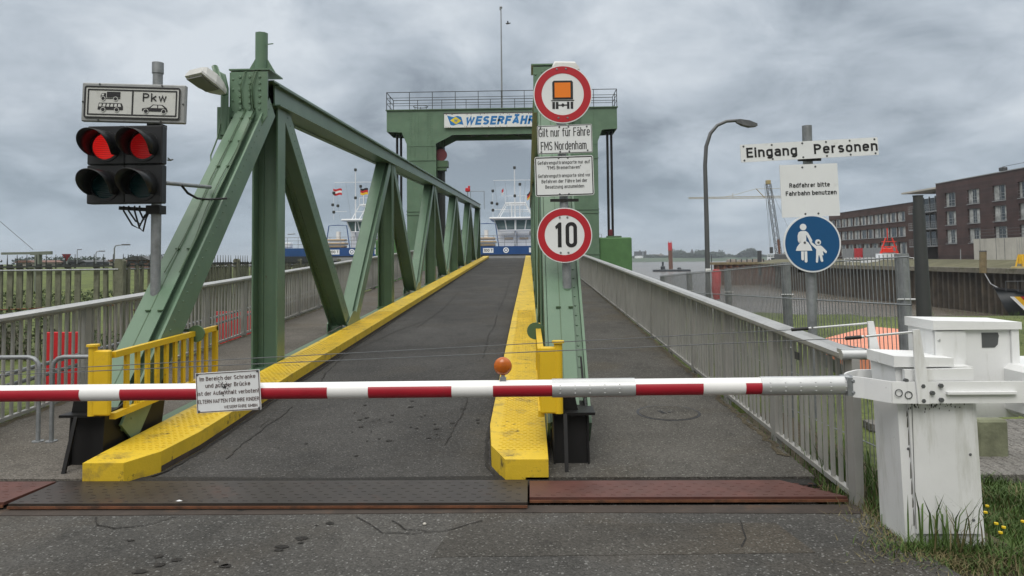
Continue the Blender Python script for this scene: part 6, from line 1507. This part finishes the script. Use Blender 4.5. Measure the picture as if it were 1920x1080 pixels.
def windows(o, xf, openings, rail=True, depth=.3, mull=2):
    rw = random.Random(len(openings))
    for a, b_, c_, d_ in openings:
        x2 = xf+depth-.06; f = MB(); t_ = .07
        f.bb(x2, x2+.05, a, b_, c_, c_+t_); f.bb(x2, x2+.05, a, b_, d_-t_, d_); f.bb(x2, x2+.05, a, a+t_, c_+t_, d_-t_); f.bb(x2, x2+.05, b_-t_, b_, c_+t_, d_-t_)
        for k in range(1, mull): y = a+(b_-a)*k/mull; f.bb(x2, x2+.05, y-.045, y+.045, c_+t_, d_-t_)
        f.bb(xf-.10, xf+.02, a-.05, b_+.05, c_-.08, c_-.003)
        if rail:
            for h in (.15, .55, .95): f.bb(xf+.02, xf+.05, a, b_, c_+h, c_+h+.035)
        w_ = f.build('window', 'frame_grey', o)
        p = MB(); p.bb(x2+.012, x2+.02, a+t_, b_-t_, c_+t_, d_-t_); p.build('pane', 'glass', w_)
        cu = MB(); k = rw.random(); m_ = a+(b_-a)*(.2+.25*k)
        cu.bb(x2+.003, x2+.011, a+t_+.02, m_, c_+t_, d_-t_-.02); cu.bb(x2+.003, x2+.011, b_-(b_-a)*(.15+.3*rw.random()), b_-t_-.02, c_+t_, d_-t_-.02)
        cu.build('curtain', 'curtain', w_)
BX = 62.0
def yfor(x): # world y on the facade plane for a photo column
    return at(x, 420, X=BX).y
def zfor(x, y): return at(x, y, X=BX).z
yA = yfor(1757); yB = 60.0
o = thing('brick_apartments', 'dark brick apartment block with tall curtained windows at the right photo edge', 'building', (BX+6, 85, .8)); B1 = o
ops = []
cols_ = [(1773, 1793), (1815, 1838), (1863, 1888), (1911, 1942)]
for x0, x1 in cols_:
    ya_, yb_ = yfor(x1), yfor(x0)
    for k in range(3): z = 3.25+k*2.72; ops.append((ya_, yb_, z, z+2.05))
ztp = 11.6
zr = zfor(1757, 345); zr = max(zr, 11.2)
f_ = facade(o, BX, yB, yA, .6, zr, ops, 'brick')
m_ = MB(); m_.bb(BX+.31, BX+16, yB, yA-.02, .6, zr-.3); m_.build('inner_block', 'brick', o)
m_ = MB(); m_.bb(BX-.08, BX+16, yB, yA+.05, zr+.002, zr+.12); m_.build('parapet', 'frame_grey', o)
windows(o, BX, ops)
m_ = MB(); m_.add([(BX, yA, .6), (BX+16, yA, .6), (BX+16, yA, zr), (BX, yA, zr)], [(0, 1, 2, 3)]); m_.build('end_wall', 'brick', o)
pc = at(1881, 322, X=BX+1); m_ = MB(); m_.rbox((BX+1, pc.y, zr+.55), (.7, .9, .5), .1); m_.tube([(BX+1, pc.y, zr+.1), (BX+1, pc.y, zr+.5)], .1, 6); m_.tube([(BX+.3, yB, zr+.75), (BX+.3, pc.y-1, zr+.75)], .03, 5)
for k in range(6): yy = yB+(pc.y-1-yB)*k/5; m_.tube([(BX+.3, yy, zr+.1), (BX+.3, yy, zr+.75)], .025, 5)
m_.build('roof_vent', 'dark_grey', o)
# corner balconies and overhanging roof
y2 = yfor(1692)
for k in range(3):
    z = 3.05+k*2.72; m_ = MB(); m_.bb(BX+1.0, BX+7, yA+.06, y2-1.5*(2-k)*.0, z-.16, z+.02); sl = m_.build('balcony', 'ship_grey', o)
    m_ = MB()
    for h in (.35, .7, 1.05): m_.bb(BX+1.0, BX+1.04, yA+.06, y2, z+h, z+h+.04)
    nb_ = 22
    for q in range(nb_+1): yy = yA+.08+(y2-yA-.1)*q/nb_; m_.bb(BX+1.0, BX+1.03, yy, yy+.03, z+.02, z+1.05)
    m_.build('balustrade', 'frame_grey', sl)
    m_ = MB()
    for q in range(5): yy = yA+.5+(y2-yA-1.5)*q/5; m_.bb(BX+3.0, BX+3.05, yy, yy+1.5, z+.1, z+2.3)
    m_.build('balcony_glass', 'glass', sl)
    m_ = MB()
    for q in range(6): yy = yA+.4+(y2-yA-1.5)*q/5; m_.bb(BX+2.9, BX+3.06, yy-.06, yy+.06, z+.02, z+2.55)
    m_.build('mullion', 'frame_grey', sl)
m_ = MB(); m_.bb(BX+3.1, BX+7, yA+.06, y2-1, .6, 10.6); m_.build('balcony_core', 'brick', o)
m_ = MB(); m_.prism([(BX+.6, zr-.55), (BX+9, zr-.55), (BX+9, zr-.25), (BX+.6, zr-.3)], 'y', yA+.06, y2+1.2); m_.build('roof_overhang', 'concrete', o)
# concrete wall in front of the block
y3 = at(1826, 470, X=58).y
o = thing('concrete_wall', 'pale concrete flood wall in front of the dark brick block', 'wall', (58, (60+y3)/2, .5))
zw = at(1860, 447, X=58).z
m_ = MB(); m_.bb(58, 58.4, 55, y3, .3, zw); m_.bb(58.41, 61, y3-.4, y3, .3, zw); m_.build('wall', 'concrete', o)
m_ = MB()
for x in (1838, 1868, 1884): yy = at(x, 470, X=58).y; m_.bb(57.985, 57.998, yy-.03, yy+.03, .35, zw-.02)
m_.build('joint', 'steel_grey', o)
m_ = MB()
for h in (.4, .8, 1.15): m_.tube([(58.2, 55, zw+h), (58.2, y3, zw+h)], .025, 5)
for k in range(9): yy = 55+(y3-55)*k/8; m_.tube([(58.2, yy, zw), (58.2, yy, zw+1.15)], .03, 5)
m_.build('hand_rail', 'dark_grey', o)
# farther brick block
BX = 66.0
yC, yD = yfor(1706), yfor(1556)
o = thing('brick_offices', 'long lower brick block with rows of square windows farther along the quay', 'building', (BX+6, (yC+yD)/2, .8))
ops = []; zt_ = 10.6
n = 11
for k in range(n):
    yy = yC+1.5+(yD-yC-4)*k/(n-1)
    for z in (4.9, 7.6): ops.append((yy, yy+2.9, z, z+1.75))
gl = [(yC+1+(yD-yC-2)*k/9+.2, yC+1+(yD-yC-2)*(k+1)/9-.4, 1.5, 3.9) for k in range(9)]
facade(o, BX, yC-6, yD, .6, zt_, ops+gl, 'brick_far'); windows(o, BX, ops, False, mull=2); windows(o, BX, gl, False, mull=3)
m_ = MB(); m_.bb(BX+.31, BX+14, yC-6, yD-.02, .6, zt_-.3); m_.build('inner_block', 'brick_far', o)
m_ = MB(); m_.bb(BX-.06, BX+14, yC-6, yD+.05, zt_+.002, zt_+.12); m_.build('parapet', 'dark_grey', o)
m_ = MB(); m_.add([(BX, yD, .6), (BX+14, yD, .6), (BX+14, yD, zt_), (BX, yD, zt_)], [(0, 1, 2, 3)]); m_.build('end_wall', 'brick_far', o)
# quay clutter: hoarding, red container, posts, signs
BX = 58.0
for i, (x0, x1, mt, lb) in enumerate(((1578, 1598, 'ship_grey', 'grey site hoarding on the quay left of the red container'), (1600, 1614, 'red_paint', 'red container on the quay by the farther brick block'), (1616, 1660, 'ship_grey', 'grey site hoarding on the quay right of the red container'))):
    ya_, yb_ = yfor(x1), yfor(x0); o = thing('site_panel' if i != 1 else 'container', lb, 'hoarding' if i != 1 else 'container', (BX, (ya_+yb_)/2, .9))
    m_ = MB(); m_.bb(BX, BX+1.5, ya_, yb_, .85, 2.9); m_.build('panel', mt, o)
    m_ = MB(); k = ya_+.6
    while k < yb_: m_.bb(BX-.03, BX-.002, k, k+.08, .85, 2.9); k += 1.2
    m_.build('ribs', mt, o)
for x, yb_, yt, D, mt, lb in ((1843, 512, 472, 76, 'timber', 'weathered timber mooring post at the quay edge below the concrete wall'), (1801, 500, 468, 95, 'ship_grey', 'thin pale post on the quay below the brick block'), (1424, 500, 471, 170, 'dark_grey', 'short dark pile beside the white boat'), (1334, 492, 479, 190, 'dark_grey', 'thin dark pile by the rusty jetty')):
    a, b_ = at(x, yb_, Y=D), at(x, yt, Y=D); o = thing('mooring_post', lb, 'post', (a.x, D, a.z), group='posts along the quay'); r_ = {76: .55, 95: .10, 170: .8, 190: .2}[D]
    m_ = MB(); m_.tube([(a.x, D, a.z-(0 if D < 90 else 2)), (b_.x, D, b_.z)], r_*.62, 10); m_.build('post', mt, o)
    m_ = MB(); m_.tube([(b_.x, D, b_.z+.002), (b_.x, D, b_.z+.12)], r_*.66, 10); m_.build('cap', 'steel_grey', o)
# hull helper: pointed bow at -x
def boat_hull(L_, B, H, z0, mat_top, nm, o, sheer=.8, flare=.75, bow=-1):
    m_ = MB(); m_.smooth = True; n = 14; vs = []
    for i in range(n+1):
        t = i/n; w_ = B/2*min(1, (t*2.6)**.6) if t < .5 else B/2*(1-.15*(t-.5)*2)
        zt = z0+H+sheer*(1-t)**2
        for s, f_, z in ((-1, 1, zt), (-1, .8, z0+H*.45), (-1, .45, z0), (1, .45, z0), (1, .8, z0+H*.45), (1, 1, zt)):
            xx = t*L_ + (0 if z > z0+H*.9 else (L_*.06*(1-t)**3*(1.6 if z == z0 else 1))); vs.append((xx, s*w_*f_, z))
    m_.add(vs, [(i*6+j, (i+1)*6+j, (i+1)*6+j+1, i*6+j+1) for i in range(n) for j in range(5)]+[(i*6+5, (i+1)*6+5, (i+1)*6, i*6) for i in range(n)]+[tuple(n*6+j for j in range(6))])
    return m_
# dark patrol boat, bow to the left
DB = 74.0; pb_ = at(1866, 592, Y=DB); 
o = thing('patrol_boat', 'dark hulled patrol boat with black red gold stripes entering at the right edge', 'boat', (pb_.x, DB, WZ))
m_ = boat_hull(18, 4.6, 2.2, WZ+.0, None, 'hull', o, 1.0); hull_o = None
m_.v = [Vector((pb_.x+v.x, DB+v.y*.9+v.x*.04, v.z)) for v in m_.v]; m_.build('hull', 'ship_dark', o)
hx = pb_.x
for k, (c, w_) in enumerate((('ship_white', .35), ('gold', .5), ('sign_red', .55), ('ink', .3))):
    m_ = MB(); x0 = hx+1.0+sum((.35, .5, .55, .3)[:k]); 
    f = lambda x, z: (x, DB-(2.3*min(1, ((x-hx)/18*2.6)**.6)*.9*(1.0 if z > WZ+1.6 else .93))+(x-hx)*.04-.22, z)
    m_.add([f(x0, WZ+2.35), f(x0+w_, WZ+2.35), f(x0+w_+1.7, WZ+.4), f(x0+1.7, WZ+.4)], [(0, 1, 2, 3)]); m_.build('stripe', c, o)
m_ = MB(); m_.beam((hx-.1, DB, WZ+3.2), (hx+4, DB-2.0, WZ+2.7), .2, .2); m_.beam((hx+4, DB-2.0, WZ+2.7), (hx+15, DB-1.8, WZ+2.3), .2, .2); m_.build('rub_rail', 'ink', o)
m_ = MB()
for k in range(7): x = hx+.6+k*1.1; m_.tube([(x, DB-.9+(-.15*k if k < 5 else -.75), WZ+2.8), (x, DB-.9+(-.15*k if k < 5 else -.75), WZ+3.9)], .03, 5)
m_.tube([(hx+.6, DB-.9, WZ+3.9), (hx+7.4, DB-1.7, WZ+3.9)], .035, 5); m_.build('deck_rail', 'steel_grey', o)
m_ = MB(); m_.prism([(hx+6.4, WZ+2.4), (hx+6.9, WZ+5.6), (hx+14, WZ+5.8), (hx+14.5, WZ+2.4)], 'y', DB-1.5, DB+1.5); m_.build('deck_house', 'ship_white', o)
m_ = MB()
for k in range(4): m_.disc((hx+7.1+k*1.6, DB-1.51, WZ+4.3), .28, .04, 16)
m_.build('porthole', 'glass', o)
# mooring line
a = at(1843, 507, Y=76); m_ = MB(); m_.tube([a, a.lerp(Vector((hx+.4, DB, WZ+3.2)), .5)+Vector((0, 0, -.5)), (hx+.4, DB, WZ+3.2)], .06, 6)
tag(m_.build('mooring_rope', 'ship_grey'), 'pale mooring rope from the timber post to the patrol boat bow', 'rope')
# yellow buoy on the quay edge
pby = at(1918, 512, Y=78); o = thing('buoy', 'yellow navigation buoy with a cage top at the right edge', 'buoy', (pby.x, 78, -.6))
m_ = MB(); m_.tube([(pby.x, 78, -.9), (pby.x, 78, -.5), (pby.x, 78, .1), (pby.x, 78, .3)], [.5, 1.1, 1.1, 1.0], 18); m_.build('float', 'crane_yellow', o)
m_ = MB()
for k in range(6): a = R(60*k); m_.tube([(pby.x+.7*math.cos(a), 78+.7*math.sin(a), .3), (pby.x+.4*math.cos(a), 78+.4*math.sin(a), 1.5)], .06, 6)
m_.tube([(pby.x, 78, .6), (pby.x, 78, 1.6)], .42, 12); m_.build('cage', 'gold', o)
m_ = MB()
for k in range(5): m_.tube([(pby.x-.5+k*.25, 78, 1.5), (pby.x-.5+k*.25, 78, 3.4)], .02, 4)
m_.build('antenna', 'ship_grey', o)
# red lightship style vessel behind the quay
D = 118; p = at(1655, 487, Y=D)
o = thing('red_workboat', 'bright red and white workboat superstructure behind the mesh fence', 'boat', (p.x, D, WZ))
m_ = boat_hull(14, 5, 4.4, WZ, None, 'hull', o, .3); m_.v = [Vector((p.x-5+v.x, D-2+v.y, v.z)) for v in m_.v]; m_.build('hull', 'ship_white', o)
m_ = MB(); m_.bb(p.x-4, p.x+2, D-3.3, D-1, 0.1, 1.1); m_.bb(p.x-1.6, p.x+1.2, D-3.2, D-1, 1.101, 1.9); m_.build('deck_house', 'ship_white', o)
m_ = MB()
for s in (-1, 1): m_.tube([(p.x+s*1.5, D-2.2, 1.6), (p.x+s*.5, D-2.2, 4.4)], .11, 6); m_.tube([(p.x+s*1.4, D-2.2, 1.9), (p.x-s*1.0, D-2.2, 3.1)], .08, 6)
for z in (2.2, 3.0, 3.8): m_.tube([(p.x-1.9+.2*z, D-2.2, z), (p.x+1.9-.2*z, D-2.2, z)], .07, 6)
m_.rbox((p.x-.3, D-2.2, 2.4), (1.6, .8, .7), .1); m_.tube([(p.x-.2, D-2.2, 4), (p.x-.2, D-2.2, 6.0)], .08, 6); m_.build('red_tripod', 'red_bright', o)
m_ = MB()
for k in range(10): x = p.x-8+k*1.2; m_.tube([(x, D-4.2, .1), (x, D-4.2, 1.2)], .05, 5)
m_.tube([(p.x-8, D-4.2, 1.2), (p.x+3, D-4.2, 1.2)], .06, 5); m_.tube([(p.x-8, D-4.2, .65), (p.x+3, D-4.2, .65)], .05, 5); m_.build('deck_rail', 'ship_white', o)
p = at(1626, 505, Y=100); o = thing('berth_marker', 'small red and white number board on the quay wall', 'sign', (p.x, 100, p.z-1.2)); m_ = MB(); m_.bb(QX-.2, QX-.12, 99.0, 100.4, p.z-1.8, p.z+.5); m_.build('board', 'sign_red', o)
m_ = MB(); m_.bb(QX-.235, QX-.205, 99.2, 100.2, p.z-.5, p.z+.2); m_.bb(QX-.235, QX-.205, 99.2, 100.2, p.z-1.6, p.z-.9); m_.build('white_mark', 'sign_white', o)
# white pilot boat farther out
D = 236; p = at(1422, 500, Y=D)
o = thing('white_boat', 'white motor vessel lying past the end of the quay behind the pedestrian sign', 'boat', (p.x, D, WZ))
m_ = boat_hull(20, 5.5, 2.8, WZ, None, 'hull', o, 1.5); m_.v = [Vector((p.x-1+v.x*.75, D+v.y+v.x*.5, v.z)) for v in m_.v]; m_.build('hull', 'ship_white', o)
m_ = MB(); m_.bb(p.x+2.5, p.x+12, D, D+3.6, WZ+2.6, WZ+4.6); m_.bb(p.x+4, p.x+10, D+.3, D+3.2, WZ+4.601, WZ+6.4); m_.build('deck_house', 'ship_white', o)
m_ = MB()
for k in range(6): m_.bb(p.x+2.9+k*1.5, p.x+4.0+k*1.5, D-.03, D+.0, WZ+3.3, WZ+4.1)
for k in range(4): m_.bb(p.x+4.3+k*1.4, p.x+5.4+k*1.4, D+.26, D+.29, WZ+5.3, WZ+6.1)
m_.build('window', 'glass', o)
m_ = MB()
for h in (.5, 1.0): m_.tube([(p.x+3, D-.2, WZ+6.4+h), (p.x+11, D-.2, WZ+6.4+h)], .05, 5); m_.tube([(p.x-.5, D-.8, WZ+3.6+h), (p.x+3, D-.8, WZ+3.0+h)], .05, 5)
for k in range(9): m_.tube([(p.x+3+k, D-.2, WZ+6.4), (p.x+3+k, D-.2, WZ+7.4)], .05, 5)
m_.tube([(p.x+6, D+1.5, WZ+6.4), (p.x+6, D+1.5, WZ+10)], .10, 6); m_.build('rail_and_mast', 'ship_white', o)
# rusty jetty
D = 170; a, b_ = at(1338, 494, Y=D), at(1396, 494, Y=D)
o = thing('jetty', 'rusty sheet pile jetty head in the river left of the white boat', 'jetty', ((a.x+b_.x)/2, D, WZ))
m_ = MB(); n = 14; vs = []
for k in range(n*4+1): vs += [(a.x+(b_.x+14-a.x)*k/(n*4), D-(.5 if (k//2) % 2 else 0), WZ-1), (a.x+(b_.x+14-a.x)*k/(n*4), D-(.5 if (k//2) % 2 else 0), a.z-.3)]
m_.add(vs, [(2*i, 2*i+2, 2*i+3, 2*i+1) for i in range(n*4)]); m_.build('sheet_piles', 'rust', o)
m_ = MB(); m_.bb(a.x-.4, b_.x+14, D-.8, D+5, a.z-.299, a.z+.25); m_.build('deck', 'timber', o)
m_ = MB()
for k in range(16): x = a.x+4+k*1.3; m_.tube([(x, D, a.z+.25), (x, D, a.z+1.0)], .12, 6)
m_.build('bollards', 'ship_dark', o)
D = 200; a, b_ = at(1368, 490, Y=D), at(1462, 488, Y=D)
o = thing('work_pontoon', 'low brown work pontoon with gear behind the jetty', 'pontoon', ((a.x+b_.x)/2, D, WZ)); m_ = MB(); m_.bb(a.x, b_.x+6, D, D+8, WZ-.3, a.z-.6); m_.build('hull', 'rust', o)
m_ = MB(); rr_ = random.Random(8)
for k in range(26): x = rr_.uniform(a.x, b_.x+5); m_.rbox((x, D+rr_.uniform(.5, 5), a.z-.6+.4), (rr_.uniform(.6, 2), 1, rr_.uniform(.5, 1.6)), .05)
m_.build('gear', 'wall_far', o)
# lattice crane
D = 205; p0_, p1_ = at(1461, 482, Y=D), at(1441, 345, Y=D)
o = thing('lattice_crane', 'grey lattice boom crane leaning up beside the pedestrian sign', 'crane', (p0_.x, D, WZ))
def lattice(m_, a, b_, w0, w1, n, r_):
    a, b_ = Vector(a), Vector(b_); ax = (b_-a).normalized(); u = ax.cross(Vector((0, 1, 0))).normalized(); v = Vector((0, 1, 0))
    def C(t, i): w_ = (w0+(w1-w0)*t)/2; return a.lerp(b_, t)+u*w_*(1, 1, -1, -1)[i]+v*w_*(1, -1, -1, 1)[i]
    for i in range(4):
        m_.tube([C(0, i), C(1, i)], r_, 5)
        for k in range(n):
            t0_, t1_ = k/n, (k+1)/n; j = (i+1) % 4
            m_.tube([C(t0_, i), C(t1_, j)] if k % 2 else [C(t0_, j), C(t1_, i)], r_*.6, 4, False); m_.tube([C(t1_, i), C(t1_, j)], r_*.5, 4, False)
m_ = MB(); lattice(m_, p0_, p1_, 1.35, 1.1, 16, .09); m_.build('lattice_boom', 'crane_grey', o)
m_ = MB(); m_.rbox(p1_+Vector((-.1, 0, .5)), (1.2, 1.2, 1.2), .1); m_.build('boom_head', 'crane_yellow', o)
m_ = MB(); h_ = p1_+Vector((-.9, 0, 0))
for dx_, zl in ((0, p0_.z+3), (.4, p0_.z+1), (-.35, p0_.z+12)): m_.tube([h_+Vector((dx_, 0, 0)), Vector((h_.x+dx_+.8, D, zl))], .035, 4)
m_.tube([p1_, p0_+Vector((5, 0, 3))], .03, 4); m_.build('hoist_rope', 'crane_grey', o)
m_ = MB(); m_.rbox(Vector((h_.x+1.2, D, p0_.z+2)), (.8, .8, 1.8), .1); m_.build('hook_block', 'dark_grey', o)
m_ = MB(); m_.rbox(p0_+Vector((2.2, 0, -.6)), (6, 4, 3), .2); m_.rbox((p0_.x+1, D, WZ+1), (14, 8, 2.4), .2); m_.build('machine_house', 'steel_grey', o)
m_ = MB(); m_.tube([p0_+Vector((-.2, -1.2, 0)), p0_.lerp(p1_, .24)+Vector((0, -1.2, 0))], .35, 8); m_.build('ram', 'rust', o)
# tower crane far off
D = 420; j0, j1 = at(1291, 371.5, Y=D), at(1560, 373, Y=D); pm = at(1503, 372, Y=D); px_ = at(1418, 354, Y=D); hk = at(1434, 371, Y=D)
o = thing('tower_crane', 'distant yellow tower crane with a long jib behind the curved lamp', 'crane', (pm.x, D, 0))
m_ = MB(); lattice(m_, j0, (j1.x, D, j0.z), .8, 1.3, 44, .10); m_.build('jib', 'crane_yellow', o)
m_ = MB(); lattice(m_, (pm.x, D, 0), (pm.x, D, j0.z), 2, 2, 18, .18); m_.build('mast', 'crane_yellow', o)
m_ = MB(); m_.tube([hk, px_], .25, 6); m_.tube([px_, at(1375, 366, Y=D), at(1355, 370, Y=D)], .09, 4); m_.tube([px_, Vector((j1.x-2, D, px_.z))], .09, 4); m_.tube([at(1374, 362, Y=D), at(1374, 371, Y=D)], .12, 4); m_.build('pendant', 'crane_yellow', o)
# red topped dolphin pile
D = 400; a, b_ = at(1258, 503, Y=D), at(1256, 455, Y=D)
o = thing('navigation_pile', 'rusty navigation pile with a bright red top standing in the river', 'pile', (a.x, D, WZ)); m_ = MB(); m_.tube([(a.x, D, WZ-2), a.lerp(b_, .70)], 1.15, 12); m_.build('pile', 'rust', o)
m_ = MB(); m_.tube([a.lerp(b_, .70), b_], 1.18, 12); m_.build('red_top', 'red_paint', o)
m_ = MB()
for s in (-.7, .7): m_.tube([b_+Vector((s, 0, 0)), b_+Vector((s, 0, .9))], .15, 5)
m_.build('lantern', 'red_paint', o)
D = 330; p = at(1243, 505, Y=D); o = thing('mooring_dolphin', 'low dark dolphin with a short post beside the red topped pile', 'dolphin', (p.x, D, WZ)); m_ = MB()
m_.rbox((p.x+4, D, WZ+.4), (17, 3, 1.2), .2); m_.tube([(p.x, D, WZ), (p.x, D, WZ+4.5)], .45, 8); m_.rbox((p.x, D, WZ+1.6), (2, 1.6, 2), .3); m_.rbox((p.x+7.5, D, WZ+1.3), (1.6, 1.5, 1.2), .3); m_.build('fender', 'ship_dark', o)

# ------------------------------------------------------------------ far bank: woods, spire, tanks
rr_ = random.Random(21); lf = MB()
def wood(x0, x1, hmin, hmax, D, dens, size):
    n = int((x1-x0)*dens)
    for k in range(n):
        x = x0+(x1-x0)*rr_.random(); p = at(x, 484, Y=D+rr_.uniform(-20, 40)); h = rr_.uniform(hmin, hmax)*(.75+.25*math.sin(x*.13)+.2*math.sin(x*.41))
        leaf_cloud(lf, (p.x, p.y, .5+h*.5), (rr_.uniform(4, 9), 5, h*.55), 60, size, rr_)
wood(1262, 1352, 5, 13, 1120, 2.2, 2.0); wood(1186, 1262, 3, 6, 1130, 1.0, 1.6); wood(1352, 1470, 2, 5, 1130, 1.0, 1.4)
wood(1470, 1600, 4, 9, 1150, 1.2, 1.8)
tag(lf.build('far_wood', 'foliage_far'), 'dark wooded shoreline across the river', 'wood', kind='stuff')
p = at(1406, 484, Y=1100); o = thing('far_tree', 'rounded clump of trees standing apart on the far shore', 'tree', (p.x, 1100, .6))
lf = MB()
for dx_, dz2, rx, rz in ((0, 8, 10, 5), (-8, 5.5, 8, 4), (9, 5.5, 8, 4.2), (3, 9.5, 7, 4), (-14, 3.5, 6, 3), (-3, 6, 12, 5)): leaf_cloud(lf, (p.x+dx_, 1100, .6+dz2), (rx, 6, rz), 260, 1.5, rr_)
lf.build('crown', 'foliage_far', o); m_ = MB(); m_.tube([(p.x, 1100, .3), (p.x, 1100, 7)], [1, .5], 7); m_.build('trunk', 'twig', o)
D = 1140; p = at(1298, 466, Y=D); o = thing('church_spire', 'slender church spire above the far woods', 'church', (p.x, D, .5)); m_ = MB(); m_.bb(p.x-2, p.x+2, D, D+4, .5, p.z-6); m_.build('tower', 'dark_grey', o)
m_ = MB(); m_.add([(p.x-2.4, D-.4, p.z-6), (p.x+2.4, D-.4, p.z-6), (p.x+2.4, D+4.4, p.z-6), (p.x-2.4, D+4.4, p.z-6), (p.x, D+2, p.z)], [(0, 1, 4), (1, 2, 4), (2, 3, 4), (3, 0, 4), (0, 3, 2, 1)]); m_.build('spire', 'dark_grey', o)
D = 1100
for i, (x0, x1, y0_, y1_, mt, lb) in enumerate(((1190, 1206, 480.5, 484.5, 'ship_white', 'white storage tank on the far shore next to the counterweight'), (1191, 1205, 472, 480, 'dark_grey', 'dark industrial building on the far shore behind the white tank'), (1208, 1212, 472, 481, 'dark_grey', 'narrow dark tower on the far shore right of the industrial building'), (1231, 1244, 477.5, 482, 'wall_far', 'pale flat building on the far shore left of the red topped pile'))):
    a, b_ = at(x0, y1_, Y=D+i*14), at(x1, y0_, Y=D+i*14); o = thing('far_building' if i else 'storage_tank', lb, 'building' if i else 'tank', ((a.x+b_.x)/2, a.y, .5)); m_ = MB()
    if i == 0: m_.disc(((a.x+b_.x)/2, a.y, (.5+b_.z)/2), (b_.x-a.x)/2, b_.z-.5, 24, 'z'); m_.build('shell', mt, o)
    else: m_.bb(a.x, b_.x, a.y, a.y+12, .5, b_.z); m_.bb(a.x+(b_.x-a.x)*.6, a.x+(b_.x-a.x)*.75, a.y+1, a.y+5, b_.z, b_.z+2.2); m_.build('wall', mt, o)
    m_ = MB(); m_.disc(((a.x+b_.x)/2, a.y+(0 if i == 0 else 4), b_.z+.4), (b_.x-a.x)*.4, .7, 16, 'z') if i == 0 else m_.bb(a.x-.4, b_.x+.4, a.y-.4, a.y+12.4, b_.z+.002, b_.z+.5); m_.build('roof', mt, o)

# gulls
for x, y, D, lb in ((952, 44, 60, 'small gull flying right of the gantry mast'), (318, 300, 45, 'small gull flying right of the traffic light')):
    p = at(x, y, Y=D); o = thing('gull', lb, 'bird', p, group='gulls in the sky'); m_ = MB(); m_.ball(p, .10, 10, 6, (1.9, .8, .7)); m_.ball(p+Vector((.19, 0, .03)), .05, 8, 6, (1.3, 1, 1))
    m_.add([p+Vector(q) for q in ((-.05, 0, .03), (.08, 0, .03), (.06, -.28, .12), (-.04, -.26, .12), (-.10, -.55, .05))], [(0, 1, 2, 3), (3, 2, 4)]); m_.add([p+Vector(q) for q in ((-.05, 0, .03), (.08, 0, .03), (.06, .28, .12), (-.04, .26, .12), (-.10, .55, .05))], [(0, 1, 2, 3), (3, 2, 4)])
    m_.build('body', 'steel_grey', o)

# small litter on the ground
p = at(335, 941, Z=.046); o = thing('feather', 'tiny white feather lying on the dark cover plate', 'feather', p); m_ = MB(); m_.add([p+Vector(q) for q in ((-.022, 0, .006), (0, .008, .012), (.026, .004, .006), (0, -.006, .006))], [(0, 1, 2, 3)]); m_.build('feather', 'ship_white', o)
p = at(796, 984, Z=.004); o = thing('pebble', 'pale pebble on the asphalt in front of the dark cover plate', 'pebble', p); m_ = MB(); m_.ball(p+Vector((0, 0, .006)), .012, 8, 6, (1, .8, .7)); m_.build('pebble', 'concrete', o)

# thin river haze: one closed box round everything, the sky outside it
mb = MB(); mb.bb(-9100, 9100, -60, 9100, -9.5, 48)
hm = bpy.data.materials.new('haze'); hm.use_nodes = True; ht = hm.node_tree; ht.nodes.clear()
hv = ht.nodes.new('ShaderNodeVolumePrincipled'); hv.inputs['Color'].default_value = (.80, .87, .95, 1); hv.inputs['Density'].default_value = .00028; hv.inputs['Anisotropy'].default_value = .2
ho = ht.nodes.new('ShaderNodeOutputMaterial'); ht.links.new(hv.outputs[0], ho.inputs['Volume']); MATS['haze'] = hm
tag(mb.build('haze', 'haze'), kind='stuff')
